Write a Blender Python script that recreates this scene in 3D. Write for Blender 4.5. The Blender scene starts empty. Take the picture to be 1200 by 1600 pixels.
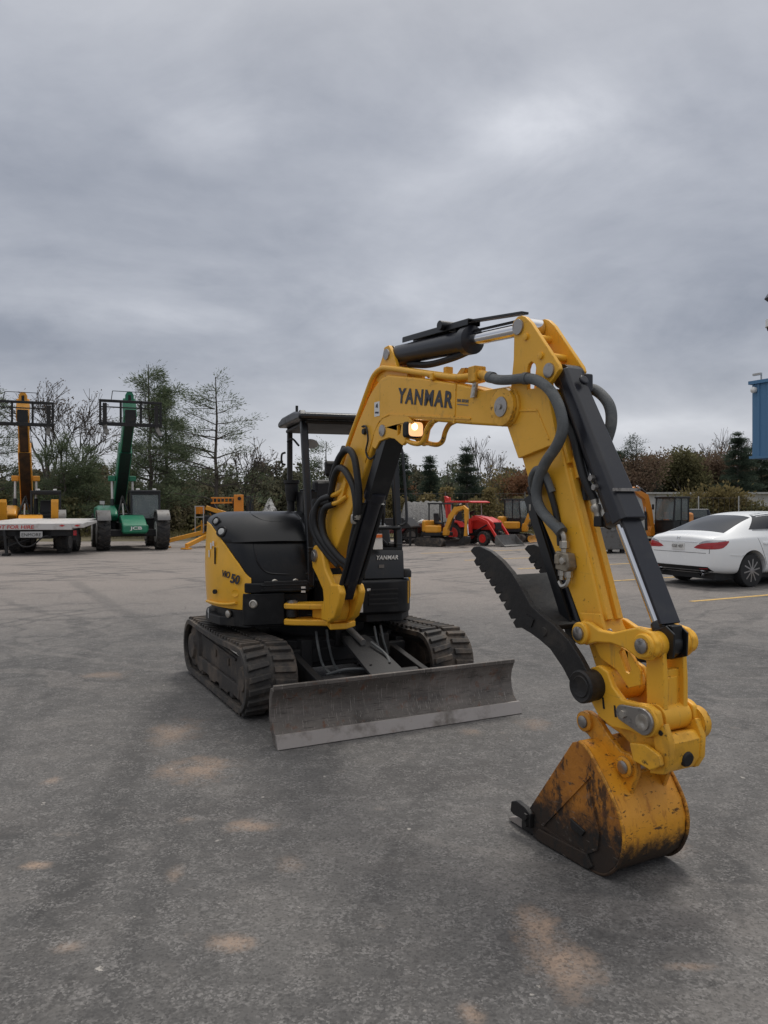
import bpy, bmesh, math, random
import numpy as np
from mathutils import Vector, Matrix
from mathutils.geometry import tessellate_polygon

SC = bpy.context.scene
COL = SC.collection
rnd = random.Random(11)
PI = math.pi
rad = math.radians

# ------------------------------------------------------------------ materials
def _mix(nt, fac, a, b):
    m = nt.nodes.new('ShaderNodeMix'); m.data_type = 'RGBA'
    for sock, v in ((m.inputs[0], fac), (m.inputs[6], a), (m.inputs[7], b)):
        if hasattr(v, 'links'): nt.links.new(v, sock)
        elif isinstance(v, (int, float)): sock.default_value = v
        else: sock.default_value = (*v, 1)
    return m.outputs[2]

def _math(nt, op, a, b=None, c=None, clamp=False):
    m = nt.nodes.new('ShaderNodeMath'); m.operation = op; m.use_clamp = clamp
    for i, v in enumerate((a, b, c)):
        if v is None: continue
        if hasattr(v, 'links'): nt.links.new(v, m.inputs[i])
        else: m.inputs[i].default_value = v
    return m.outputs[0]

def _range(nt, v, lo, hi, a=0.0, b=1.0):
    m = nt.nodes.new('ShaderNodeMapRange'); m.interpolation_type = 'SMOOTHSTEP'
    nt.links.new(v, m.inputs[0])
    for i, x in zip((1, 2, 3, 4), (lo, hi, a, b)): m.inputs[i].default_value = x
    return m.outputs[0]

def _coord(nt, scale=(1, 1, 1), rot=(0, 0, 0), loc=(0, 0, 0), kind='Object'):
    t = nt.nodes.new('ShaderNodeTexCoord'); mp = nt.nodes.new('ShaderNodeMapping')
    nt.links.new(t.outputs[kind], mp.inputs[0])
    mp.inputs[1].default_value = loc; mp.inputs[2].default_value = rot; mp.inputs[3].default_value = scale
    return mp.outputs[0]

def _noise(nt, vec, scale, detail=4, rough=.6, dist=0.0):
    n = nt.nodes.new('ShaderNodeTexNoise'); nt.links.new(vec, n.inputs['Vector'])
    n.inputs['Scale'].default_value = scale; n.inputs['Detail'].default_value = detail
    n.inputs['Roughness'].default_value = rough; n.inputs['Distortion'].default_value = dist
    return n.outputs['Fac']

def mat(name, col, rough=.5, metal=0.0, layers=(), bump=None, emit=None, coat=0.0, spec=None, island=None, edge=None):
    """layers: (colour, scale, lo, hi, strength[, stretch]) noise masks; ('z', colour, z0, z1, wobble, strength)"""
    m = bpy.data.materials.new(name); m.use_nodes = True
    nt = m.node_tree; bs = nt.nodes['Principled BSDF']
    bs.inputs['Roughness'].default_value = rough; bs.inputs['Metallic'].default_value = metal
    if coat: bs.inputs['Coat Weight'].default_value = coat; bs.inputs['Coat Roughness'].default_value = .08
    if spec is not None: bs.inputs['Specular IOR Level'].default_value = spec
    c = nt.nodes.new('ShaderNodeRGB'); c.outputs[0].default_value = (*col, 1); cur = c.outputs[0]
    if island:
        g = nt.nodes.new('ShaderNodeNewGeometry'); cur = _mix(nt, g.outputs['Random Per Island'], cur, island)
    rsock = None
    for i, L in enumerate(layers):
        if L[0] == 'z':
            _, lc, z0, z1, wob, st = L
            s = nt.nodes.new('ShaderNodeSeparateXYZ'); nt.links.new(_coord(nt), s.inputs[0])
            n = _noise(nt, _coord(nt, loc=(i * 3.1, 0, 0)), 11, 8, .75)
            zz = _math(nt, 'ADD', s.outputs[2], _math(nt, 'MULTIPLY', _math(nt, 'SUBTRACT', n, .5), wob))
            f = _range(nt, zz, z1, z0)
        else:
            lc, sc, lo, hi, st = L[:5]
            stretch = L[5] if len(L) > 5 else (1, 1, 1)
            n = _noise(nt, _coord(nt, scale=stretch, loc=(i * 2.7 + .3, i * 1.3, i * .7)), sc, 6, .65)
            f = _range(nt, n, lo, hi)
        f = _math(nt, 'MULTIPLY', f, st)
        cur = _mix(nt, f, cur, lc)
        rsock = f if rsock is None else _math(nt, 'MAXIMUM', rsock, f)
    if edge:      # paint rubbed off along the edges
        bv = nt.nodes.new('ShaderNodeBevel'); bv.samples = 4; bv.inputs[0].default_value = edge[1]; ge = nt.nodes.new('ShaderNodeNewGeometry')
        dt = nt.nodes.new('ShaderNodeVectorMath'); dt.operation = 'DOT_PRODUCT'; nt.links.new(bv.outputs[0], dt.inputs[0]); nt.links.new(ge.outputs['Normal'], dt.inputs[1])
        ew = _math(nt, 'SUBTRACT', 1.0, dt.outputs['Value']); n = _noise(nt, _coord(nt), 28, 6, .7)
        f = _math(nt, 'MULTIPLY', _range(nt, ew, .01, .10), _range(nt, n, edge[2], edge[2] + .10))
        cur = _mix(nt, f, cur, edge[0]); rsock = f if rsock is None else _math(nt, 'MAXIMUM', rsock, f)
    nt.links.new(cur, bs.inputs['Base Color'])
    if rsock is not None:
        nt.links.new(_math(nt, 'MULTIPLY_ADD', rsock, max(0, .85 - rough), rough), bs.inputs['Roughness'])
    if bump:
        b = nt.nodes.new('ShaderNodeBump'); b.inputs['Strength'].default_value = bump[1]; b.inputs['Distance'].default_value = bump[2] if len(bump) > 2 else .01
        nt.links.new(_noise(nt, _coord(nt), bump[0], 5, .6), b.inputs['Height']); nt.links.new(b.outputs[0], bs.inputs['Normal'])
    if emit:
        bs.inputs['Emission Color'].default_value = (*emit[0], 1); bs.inputs['Emission Strength'].default_value = emit[1]
    return m

MUD = (.10, .075, .05); SOOT = (.012, .011, .010); RUST = (.16, .055, .018); DUST = (.24, .21, .18)
YEL = (.83, .43, .034)
M = {}
M['yellow'] = mat('yellow_paint', YEL, .36, 0, [((.62, .33, .04), 2.2, .45, .7, .5), ((.46, .28, .09), 9, .58, .74, .55), ((.30, .19, .07), 30, .60, .70, .4, (1, 1, .12)), ((.30, .18, .06), 26, .62, .72, .35, (.12, 1, 1)), (SOOT, 44, .66, .71, .8), (RUST, 18, .67, .73, .7), (SOOT, 7, .68, .80, .5)], bump=(60, .06), spec=.4, edge=((.10, .055, .02), .008, .53))
M['yellow_clean'] = mat('yellow_cover_paint', (.83, .43, .025), .3, 0, [((.52, .30, .05), 3, .5, .75, .5), (DUST, 14, .62, .8, .25)], bump=(25, .03))
M['yellow_worn'] = mat('worn_yellow_paint', (.80, .41, .028), .4, 0, [((.42, .21, .03), 5, .45, .65, .6), (SOOT, 24, .58, .68, .85), (RUST, 13, .62, .74, .7), (SOOT, 6, .6, .74, .7)], bump=(60, .08), edge=((.05, .03, .018), .010, .48))
M['bucket'] = mat('bucket_paint', (.70, .31, .02), .4, 0, [((.50, .19, .016), 4, .42, .65, .6), ((.34, .12, .02), 22, .54, .66, .6, (1, 1, .3)), (RUST, 9, .58, .72, .6), (SOOT, 34, .60, .66, .85, (1, .35, 1)), (SOOT, 30, .61, .66, .85, (.4, 1, 2.2)), ('z', SOOT, .10, .22, .34, .96), (DUST, 16, .66, .74, .45)], bump=(40, .2), edge=((.06, .03, .015), .012, .44))
M['bucket_side'] = mat('bucket_side_paint', (.44, .165, .016), .48, 0, [((.30, .11, .014), 5, .40, .6, .8), (SOOT, 12, .52, .62, .85, (1.6, 1, .7)), (RUST, 16, .55, .68, .6), (SOOT, 40, .58, .64, .8, (.3, 1, 1)), ('z', SOOT, .14, .33, .5, .96), ((.17, .15, .13), 10, .62, .72, .7), ((.22, .19, .16), 60, .60, .68, .5, (.2, 1, 1))], bump=(40, .35))
M['black'] = mat('black_paint', (.007, .008, .010), .34, 0, [((.05, .048, .045), 5, .5, .8, .5), (DUST, 20, .66, .8, .3)], bump=(60, .03))
M['plastic'] = mat('black_plastic', (.006, .0065, .008), .30, 0, [((.035, .034, .033), 3.5, .5, .75, .5), (DUST, 30, .68, .82, .2)], bump=(150, .02), spec=.32)
M['cyl'] = mat('cylinder_black', (.011, .012, .018), .33, 0, [((.06, .058, .055), 6, .5, .8, .5), (DUST, 45, .68, .76, .4)], bump=(40, .04))
M['matte'] = mat('dark_chassis', (.007, .007, .008), .65, 0, [((.05, .04, .03), 6, .5, .75, .5)], bump=(40, .2))
M['rubber'] = mat('track_rubber', (.034, .031, .029), .7, 0, [((.16, .125, .095), 5, .44, .68, .75), ((.10, .085, .07), 22, .5, .7, .5)], bump=(50, .4))
M['trackframe'] = mat('muddy_frame', (.035, .03, .027), .75, 0, [((.13, .10, .075), 6, .42, .66, .7)], bump=(40, .4))
M['steel'] = mat('worn_blade_steel', (.105, .092, .082), .48, .3, [((.25, .22, .20), 2.6, .42, .68, .7, (1, .5, 2)), (SOOT, 3.6, .52, .70, .45), (RUST, 11, .56, .70, .6), ((.36, .33, .30), 26, .58, .66, .6, (1, 5, .25)), ((.04, .035, .03), 30, .58, .66, .7, (1, .25, 4)), ((.32, .28, .25), 60, .62, .70, .6)], bump=(35, .25))
M['edge'] = mat('bright_cutting_edge', (.33, .30, .28), .45, .4, [((.1, .085, .07), 5, .45, .7, .7), (RUST, 14, .62, .78, .4)], bump=(40, .2))
M['iron'] = mat('dark_iron', (.014, .013, .013), .55, .2, [((.055, .047, .040), 7, .5, .75, .7), (RUST, 12, .64, .8, .35)], bump=(40, .25))
M['chrome'] = mat('chrome_rod', (.75, .75, .76), .12, 1, [((.4, .38, .36), 18, .62, .8, .3, (1, 1, .2))])
M['pin'] = mat('steel_pin', (.36, .34, .32), .35, .9, [(SOOT, 16, .52, .7, .7)])
M['zinc'] = mat('zinc_fitting', (.50, .47, .42), .35, .85, [((.2, .17, .13), 20, .5, .7, .6)])
M['valve'] = mat('dusty_valve', (.30, .26, .20), .5, .5, [((.14, .11, .08), 14, .45, .65, .7)])
M['hose'] = mat('hose_rubber', (.010, .010, .011), .55, 0, [((.045, .042, .04), 12, .55, .75, .5)], bump=(120, .2))
M['sleeve'] = mat('grey_hose_sleeve', (.105, .112, .115), .7, 0, [((.20, .20, .19), 10, .45, .7, .6), ((.04, .04, .04), 20, .58, .7, .5)], bump=(160, .5))
M['white'] = mat('white_decal', (.72, .72, .70), .5, 0, [((.4, .39, .36), 12, .6, .75, .4)])
M['decal'] = mat('navy_lettering', (.028, .028, .040), .45, 0, [((.35, .25, .08), 60, .66, .74, .4)])
M['decalgrey'] = mat('grey_lettering', (.16, .15, .14), .5, 0)
M['orange_decal'] = mat('orange_decal', (.75, .16, .02), .5, 0)
M['lens'] = mat('lit_lamp_lens', (1, .75, .5), .2, 0, emit=((1, .50, .22), .85))
M['glow'] = mat('lamp_filament', (1, .8, .6), .2, 0, emit=((1, .80, .52), 3))
M['chromelamp'] = mat('lamp_reflector', (.6, .6, .6), .2, .9)
M['seat'] = mat('seat_vinyl', (.016, .016, .018), .55, 0, [((.06, .055, .05), 8, .5, .75, .4)])
M['glass'] = mat('tinted_glass', (.020, .022, .025), .10, 0, spec=.35)
M['cabglass'] = mat('cab_glass', (.16, .19, .19), .06, 0, [((.26, .29, .28), 2, .4, .7, .6)], coat=.5)
_b = M['cabglass'].node_tree.nodes['Principled BSDF']; _b.inputs['Alpha'].default_value = .5
M['tyre'] = mat('tyre_rubber', (.022, .021, .021), .75, 0, [((.10, .085, .07), 6, .45, .7, .6)], bump=(50, .3))
M['cartyre'] = mat('car_tyre', (.016, .016, .017), .7, 0)
M['alloy'] = mat('alloy_rim', (.38, .37, .37), .3, .8, [((.15, .14, .13), 9, .5, .7, .5)])
M['carwhite'] = mat('white_car_paint', (.84, .85, .85), .26, 0, [((.72, .71, .69), 3, .55, .8, .25)], coat=.4)
M['red_lens'] = mat('red_tail_lens', (.42, .008, .014), .14, 0, [((.22, .004, .008), 1, .4, .6, .7, (1, 1, 26))], coat=.6)
M['clear_lens'] = mat('clear_lens', (.34, .34, .36), .14, .3, coat=.6)
M['green'] = mat('green_paint', (.008, .165, .085), .36, 0, [((.03, .12, .07), 4, .5, .75, .5), (DUST, 9, .62, .8, .3)])
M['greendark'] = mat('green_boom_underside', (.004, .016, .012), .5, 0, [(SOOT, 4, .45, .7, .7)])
M['orange'] = mat('orange_machine_paint', (.66, .225, .016), .4, 0, [((.45, .17, .03), 3, .5, .75, .5), (MUD, 9, .64, .8, .5)])
M['amber'] = mat('amber_machine_paint', (.68, .30, .02), .4, 0, [((.45, .20, .03), 3, .5, .75, .5), (MUD, 9, .62, .8, .6)])
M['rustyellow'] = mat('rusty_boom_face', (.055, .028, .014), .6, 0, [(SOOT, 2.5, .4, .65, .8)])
M['red'] = mat('red_tractor_paint', (.60, .03, .022), .34, 0, [((.40, .03, .02), 3, .5, .75, .5)])
M['maroon'] = mat('maroon_paint', (.12, .018, .018), .5, 0, [(MUD, 5, .5, .75, .6)])
M['grey'] = mat('grey_steel', (.17, .165, .16), .5, .3, [(MUD, 6, .5, .72, .6)])
M['lightgrey'] = mat('light_grey_steel', (.42, .42, .41), .5, .1, [((.22, .2, .18), 5, .5, .72, .5)])
M['bedwhite'] = mat('pale_bed_paint', (.55, .53, .51), .45, 0, [((.32, .29, .26), 3, .48, .7, .6)])
M['redtext'] = mat('red_lettering', (.50, .035, .03), .5, 0)
M['navy'] = mat('navy_panel', (.018, .022, .034), .4, 0, [((.05, .05, .055), 4, .5, .7, .4)])
M['bluemetal'] = mat('blue_cladding', (.075, .185, .33), .42, .1, [((.11, .20, .30), 2, .45, .7, .4, (1, 1, .15))])
M['bark'] = mat('tree_bark', (.065, .055, .047), .9, 0, [((.13, .12, .11), 7, .5, .7, .5, (1, 1, .3))], bump=(25, .5, .02))
M['barkpale'] = mat('pale_bark', (.16, .15, .14), .9, 0, [((.06, .05, .045), 7, .5, .7, .6, (1, 1, .3))])
M['gravel'] = mat('grey_gravel', (.17, .165, .16), .9, 0, [((.07, .068, .066), 9, .45, .65, .8), ((.3, .29, .27), 22, .58, .7, .6)], bump=(12, 1, .1))
M['palerubble'] = mat('pale_rubble', (.55, .54, .52), .9, 0, [((.10, .095, .09), 4.5, .48, .58, .9)], bump=(8, 1, .1))
M['wallwhite'] = mat('pale_wall', (.50, .50, .49), .6, 0, [((.36, .36, .35), 1.5, .45, .7, .5, (1, 1, .2))])
M['linepaint'] = mat('yellow_line_paint', (.58, .36, .09), .7, 0, [((.11, .105, .10), 9, .5, .66, .85), ((.11, .105, .10), 60, .5, .7, .6)])
for nm, a, b in (('needle', (.065, .095, .052), (.17, .20, .12)), ('needledark', (.034, .054, .040), (.085, .11, .075)), ('leafgreen', (.085, .085, .042), (.19, .175, .085)),
                 ('leafolive', (.12, .10, .045), (.25, .20, .09)), ('leafrust', (.15, .075, .04), (.25, .135, .075)), ('leafmauve', (.13, .085, .06), (.22, .16, .11)),
                 ('brush', (.085, .075, .045), (.19, .165, .10)), ('farwood', (.06, .065, .045), (.15, .14, .09)), ('grass', (.10, .095, .04), (.22, .19, .09)), ('twig', (.09, .07, .058), (.17, .14, .115))):
    M[nm] = mat(nm + '_foliage', a, .8, 0, island=b, spec=.2); _n = M[nm].node_tree; _b = _n.nodes['Principled BSDF']
    _t = _n.nodes.new('ShaderNodeBsdfTranslucent'); _n.links.new(_b.inputs['Base Color'].links[0].from_socket, _t.inputs[0]); _x = _n.nodes.new('ShaderNodeMixShader'); _x.inputs[0].default_value = .38
    _n.links.new(_b.outputs[0], _x.inputs[1]); _n.links.new(_t.outputs[0], _x.inputs[2]); _n.links.new(_x.outputs[0], _n.nodes['Material Output'].inputs[0])

# ------------------------------------------------------------------ mesh builder
class MB:
    def __init__(s): s.v = []; s.f = []; s.m = []; s.mi = 0
    def _add(s, vs, fs):
        b = len(s.v); s.v += [tuple(x) for x in vs]; s.f += [tuple(i + b for i in f) for f in fs]; s.m += [s.mi] * len(fs); return s
    def box(s, c, d, rot=None, taper=None):
        x, y, z = (k / 2 for k in d); t = taper or (1, 1)
        vs = [Vector(p) for p in ((-x, -y, -z), (x, -y, -z), (x, y, -z), (-x, y, -z), (-x * t[0], -y * t[1], z), (x * t[0], -y * t[1], z), (x * t[0], y * t[1], z), (-x * t[0], y * t[1], z))]
        if rot is not None: vs = [rot @ p for p in vs]
        return s._add([p + Vector(c) for p in vs], [(3, 2, 1, 0), (4, 5, 6, 7), (0, 1, 5, 4), (1, 2, 6, 5), (2, 3, 7, 6), (3, 0, 4, 7)])
    def span(s, x0, x1, y0, y1, z0, z1): return s.box(((x0 + x1) / 2, (y0 + y1) / 2, (z0 + z1) / 2), (abs(x1 - x0), abs(y1 - y0), abs(z1 - z0)))
    def bar(s, p, q, w, h, up=(0, 0, 1)):
        """square bar from p to q: w across, h along 'up'"""
        p, q = Vector(p), Vector(q); d = q - p; L = d.length; d.normalize(); up = Vector(up)
        sd = d.cross(up)
        if sd.length < 1e-4: sd = d.cross(Vector((1, 0, 0)))
        sd.normalize(); u = sd.cross(d)
        R = Matrix((sd, d, u)).transposed()
        return s.box((p + q) / 2, (w, L, h), R)
    def cyl(s, p, q, r, r2=None, n=18, cap=True):
        p, q = Vector(p), Vector(q); r2 = r if r2 is None else r2
        d = (q - p).normalized(); a = d.orthogonal().normalized(); b = d.cross(a)
        vs = []
        for c, rr in ((p, r), (q, r2)):
            for i in range(n):
                t = 2 * PI * i / n; vs.append(c + a * (rr * math.cos(t)) + b * (rr * math.sin(t)))
        fs = [(i, (i + 1) % n, n + (i + 1) % n, n + i) for i in range(n)]
        if cap: fs += [tuple(range(n - 1, -1, -1)), tuple(range(n, 2 * n))]
        return s._add(vs, fs)
    def lathe(s, p, axis, prof, n=24):
        """prof: (distance along axis, radius)"""
        p = Vector(p); d = Vector(axis).normalized(); a = d.orthogonal().normalized(); b = d.cross(a); vs = []; k = len(prof)
        for t, r in prof:
            for i in range(n):
                w = 2 * PI * i / n; vs.append(p + d * t + a * (r * math.cos(w)) + b * (r * math.sin(w)))
        fs = [(j * n + i, j * n + (i + 1) % n, (j + 1) * n + (i + 1) % n, (j + 1) * n + i) for j in range(k - 1) for i in range(n)]
        fs += [tuple(range(n - 1, -1, -1)), tuple(range((k - 1) * n, k * n))]
        return s._add(vs, fs)
    def tube(s, pts, r, n=8, sub=6, rs=None, cap=True):
        P = [Vector(p) for p in pts]
        if sub > 1 and len(P) > 2:
            Q = [P[0] * 2 - P[1]] + P + [P[-1] * 2 - P[-2]]; C = []
            for i in range(1, len(Q) - 2):
                a, b, c, d = Q[i - 1:i + 3]
                for k in range(sub):
                    t = k / sub; C.append(.5 * ((2 * b) + (c - a) * t + (2 * a - 5 * b + 4 * c - d) * t * t + (3 * b - a - 3 * c + d) * t ** 3))
            P = C + [P[-1]]
        vs = []; m = len(P); u = None
        for i, p in enumerate(P):
            t = (P[min(i + 1, m - 1)] - P[max(i - 1, 0)]).normalized()
            u = t.orthogonal().normalized() if u is None else (u - t * u.dot(t)).normalized()
            w = t.cross(u); rr = rs(i / (m - 1)) if rs else r
            for k in range(n):
                a = 2 * PI * k / n; vs.append(p + u * (rr * math.cos(a)) + w * (rr * math.sin(a)))
        fs = [(j * n + i, j * n + (i + 1) % n, (j + 1) * n + (i + 1) % n, (j + 1) * n + i) for j in range(m - 1) for i in range(n)]
        if cap: fs += [tuple(range(n - 1, -1, -1)), tuple(range((m - 1) * n, m * n))]
        return s._add(vs, fs)
    def prism(s, prof, a0, a1, plane='xz', holes=()):
        """extrude a 2D outline (with holes) from a0 to a1 along the axis normal to 'plane'"""
        def area(q): return sum(q[i - 1][0] * q[i][1] - q[i][0] * q[i - 1][1] for i in range(len(q)))
        loops = [list(prof) if area(prof) > 0 else list(prof)[::-1]]
        loops += [list(h) if area(h) < 0 else list(h)[::-1] for h in holes]
        put = {'xz': lambda u, v, a: (u, a, v), 'xy': lambda u, v, a: (u, v, a), 'yz': lambda u, v, a: (a, u, v)}[plane]
        flat = [p for l in loops for p in l]; N = len(flat)
        vs = [put(p[0], p[1], a0) for p in flat] + [put(p[0], p[1], a1) for p in flat]
        fs = []; b = 0
        for l in loops:
            n = len(l); fs += [(b + i, b + (i + 1) % n, N + b + (i + 1) % n, N + b + i) for i in range(n)]; b += n
        if holes:
            for t in tessellate_polygon([[Vector((p[0], p[1], 0)) for p in l] for l in loops]): fs += [tuple(t[::-1]), tuple(N + i for i in t)]
        else: fs += [tuple(range(N - 1, -1, -1)), tuple(range(N, 2 * N))]
        return s._add(vs, fs)
    def grid(s, rows, close=False):
        n = len(rows[0]); k = len(rows); vs = [p for r in rows for p in r]
        fs = [(j * n + i, j * n + (i + 1) % n, (j + 1) * n + (i + 1) % n, (j + 1) * n + i) for j in range(k - 1) for i in range(n if close else n - 1)]
        return s._add(vs, fs)

WM = {}
def frame(ox, oy, deg, oz=0.0): return Matrix.Translation((ox, oy, oz)) @ Matrix.Rotation(rad(deg - 90), 4, 'Z')
I4 = Matrix.Identity(4)

def link(o, parent, mw):
    COL.objects.link(o)
    if parent is not None:
        o.parent = parent; o.matrix_basis = WM[parent.name].inverted() @ mw
    else: o.matrix_basis = mw
    WM[o.name] = mw; return o

def tag(o, label, cat=None, group=None, kind=None):
    if label: o['label'] = label
    if cat: o['category'] = cat
    if group: o['group'] = group
    if kind: o['kind'] = kind
    return o

def thing(name, label, cat, mw=I4, group=None):
    o = bpy.data.objects.new(name, None); o.empty_display_size = .3
    return tag(link(o, None, mw), label, cat, group)

def mk(name, mb, mats, parent=None, mw=None, bevel=0.0, seg=2, smooth=38, label=None):
    me = bpy.data.meshes.new(name); me.from_pydata(mb.v, [], mb.f)
    mats = mats if isinstance(mats, (list, tuple)) else [mats]
    for m in mats: me.materials.append(M[m] if isinstance(m, str) else m)
    if len(mats) > 1: me.polygons.foreach_set('material_index', mb.m)
    bm = bmesh.new(); bm.from_mesh(me); bmesh.ops.recalc_face_normals(bm, faces=bm.faces); bm.to_mesh(me); bm.free()
    if smooth:
        me.polygons.foreach_set('use_smooth', [True] * len(me.polygons)); me.set_sharp_from_angle(angle=rad(smooth))
    o = bpy.data.objects.new(name, me)
    if mw is None: mw = WM[parent.name] if parent is not None else I4
    link(o, parent, mw)
    if bevel:
        b = o.modifiers.new('edge', 'BEVEL'); b.width = bevel; b.segments = seg; b.limit_method = 'ANGLE'; b.angle_limit = rad(40); b.harden_normals = True
    if label: o['label'] = label
    return o

def copy_tree(o, mw, parent=None):
    """a copy of a thing with copies of its parts and sub-parts"""
    c = o.copy(); COL.objects.link(c); c.parent = parent
    if parent is None: c.matrix_basis = mw; WM[c.name] = mw
    for ch in list(o.children): copy_tree(ch, None, c)
    return c

def text(name, body, m, parent, origin, xdir, updir, height, width=None, bold=.02, shear=0.0, mw=None, depth=.002, space=1.0):
    """raised lettering as a mesh; origin = lower left corner, in the frame mw"""
    cu = bpy.data.curves.new(name, 'FONT'); cu.body = body; cu.size = 1; cu.extrude = .01; cu.offset = bold; cu.shear = shear; cu.space_character = space; cu.resolution_u = 3
    t = bpy.data.objects.new(name, cu); COL.objects.link(t); bpy.context.view_layer.update()
    me = bpy.data.meshes.new_from_object(t.evaluated_get(bpy.context.evaluated_depsgraph_get()))
    bpy.data.objects.remove(t); bpy.data.curves.remove(cu)
    co = np.empty(len(me.vertices) * 3); me.vertices.foreach_get('co', co); co = co.reshape(-1, 3)
    lo, hi = co.min(0), co.max(0); k = height / (hi[1] - lo[1]); kx = k if width is None else width / (hi[0] - lo[0])
    X = Vector(xdir).normalized(); Z = X.cross(Vector(updir)).normalized(); Y = Z.cross(X)
    Rm = np.array([X, Y, Z])
    co = (co - [lo[0], lo[1], 0]) * [kx, k, depth / .01]
    co = co @ Rm + np.array(origin)
    me.vertices.foreach_set('co', co.ravel()); me.materials.clear(); me.materials.append(M[m])
    me.name = name
    o = bpy.data.objects.new(name, me)
    return link(o, parent, mw if mw is not None else WM[parent.name])

def quad_cloud(name, C, size, m, parent=None, mw=None, aspect=1.0, seed=0, up=0.0, D=None):
    """many leaf-sized faces; C (N,3) centres, D optional leaf axis"""
    g = np.random.default_rng(seed); N = len(C)
    a = g.normal(size=(N, 3)) if D is None else D + g.normal(size=(N, 3)) * .45
    a /= np.linalg.norm(a, axis=1)[:, None]
    b = np.cross(a, g.normal(size=(N, 3)) + [0, 0, up]); b /= np.linalg.norm(b, axis=1)[:, None] + 1e-9
    sz = size * g.uniform(.6, 1.3, N)[:, None]
    a = a * sz; b = b * sz * aspect
    V = np.stack([C - a, C - b * .9 + a * .1, C + a, C + b * .9 - a * .1], 1).reshape(-1, 3)
    me = bpy.data.meshes.new(name)
    me.vertices.add(N * 4); me.vertices.foreach_set('co', V.ravel())
    me.loops.add(N * 4); me.loops.foreach_set('vertex_index', np.arange(N * 4, dtype=np.int32))
    me.polygons.add(N); me.polygons.foreach_set('loop_start', np.arange(0, N * 4, 4, dtype=np.int32))
    me.update(calc_edges=True)
    for k in (m if isinstance(m, (list, tuple)) else [m]): me.materials.append(M[k])
    o = bpy.data.objects.new(name, me)
    return link(o, parent, mw if mw is not None else (WM[parent.name] if parent is not None else I4))

# ------------------------------------------------------------------ camera, world, sun
cam = bpy.data.cameras.new('camera'); cam.sensor_fit = 'VERTICAL'; cam.sensor_height = 36; cam.lens = 36 * 1200 / 1600
cam.shift_y = -12 / 1600; cam.clip_end = 3000; cam.clip_start = .05
co = bpy.data.objects.new('camera', cam); COL.objects.link(co); co.location = (0, 0, 1.6); co.rotation_euler = (PI / 2, 0, 0)
SC.camera = co

SUN_EL, SUN_AZ = 60, 20          # azimuth to the right of the view direction (+Y)
wd = bpy.data.worlds.new('World'); SC.world = wd; wd.use_nodes = True
nt = wd.node_tree; nt.nodes.clear()
out = nt.nodes.new('ShaderNodeOutputWorld')
sky = nt.nodes.new('ShaderNodeTexSky'); sky.sky_type = 'NISHITA'; sky.sun_disc = False; sky.sun_elevation = rad(SUN_EL); sky.sun_rotation = rad(SUN_AZ)
sky.air_density = 1; sky.dust_density = 2
b1 = nt.nodes.new('ShaderNodeBackground'); b1.inputs[1].default_value = .1; nt.links.new(sky.outputs[0], b1.inputs[0])
tc = nt.nodes.new('ShaderNodeTexCoord'); sp = nt.nodes.new('ShaderNodeSeparateXYZ'); nt.links.new(tc.outputs['Generated'], sp.inputs[0])
el = sp.outputs[2]; elc = _math(nt, 'MAXIMUM', el, 0.0)
den = _math(nt, 'ADD', elc, .34)
cx = nt.nodes.new('ShaderNodeCombineXYZ')
nt.links.new(_math(nt, 'DIVIDE', sp.outputs[0], den), cx.inputs[0]); nt.links.new(_math(nt, 'DIVIDE', sp.outputs[1], den), cx.inputs[1])
def cl(scale, detail, rough, dist, off, sx=1.0):
    mp = nt.nodes.new('ShaderNodeMapping'); nt.links.new(cx.outputs[0], mp.inputs[0]); mp.inputs[1].default_value = off; mp.inputs[3].default_value = (sx, 1, 1)
    return _noise(nt, mp.outputs[0], scale, detail, rough, dist)
n1 = cl(1.05, 7, .55, .5, (3.3, 1.7, 0), .75)
n2 = cl(2.8, 7, .58, .4, (0.4, 5.2, 0), .8)
n3 = cl(7.5, 6, .60, .3, (5.4, 2.2, 0), .8)
dens = _math(nt, 'ADD', _math(nt, 'ADD', _math(nt, 'MULTIPLY', n1, .66), _math(nt, 'MULTIPLY', n2, .25)), _math(nt, 'MULTIPLY', n3, .09))
br = _math(nt, 'MULTIPLY_ADD', dens, 2.6, -.93)
def blob(px, py, sx, sy, amp):          # thin places in the cloud deck, each a direction of the sky
    X, Z = (px - 600) / 1200, (788 - py) / 1200
    ax = _math(nt, 'DIVIDE', sp.outputs[0], _math(nt, 'MAXIMUM', sp.outputs[1], .05)); az = _math(nt, 'DIVIDE', el, _math(nt, 'MAXIMUM', sp.outputs[1], .05))
    dx = _math(nt, 'DIVIDE', _math(nt, 'SUBTRACT', ax, X), sx / 1200); dz = _math(nt, 'DIVIDE', _math(nt, 'SUBTRACT', az, Z), sy / 1200)
    r2 = _math(nt, 'ADD', _math(nt, 'MULTIPLY', dx, dx), _math(nt, 'MULTIPLY', dz, dz))
    front = _math(nt, 'GREATER_THAN', sp.outputs[1], 0.0)
    return _math(nt, 'MULTIPLY', _math(nt, 'MULTIPLY', _math(nt, 'EXPONENT', _math(nt, 'MULTIPLY', r2, -1.0)), _math(nt, 'MULTIPLY', _math(nt, 'MULTIPLY_ADD', n2, 3.0, -.5), amp)), front)
for b in ((845, 185, 140, 60, .36), (800, 200, 280, 110, .22), (355, 190, 110, 70, .28), (700, 60, 420, 90, .10), (640, 380, 600, 60, -.12), (1050, 340, 260, 60, -.08), (480, 455, 260, 40, .12), (250, 495, 260, 26, .22), (1000, 664, 330, 20, .28), (500, 700, 500, 60, .14), (150, 300, 320, 70, -.10), (900, 590, 400, 40, -.06)):
    br = _math(nt, 'ADD', br, blob(*b))
br = _math(nt, 'MINIMUM', _math(nt, 'MAXIMUM', br, 0.0), 1.0)
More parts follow.
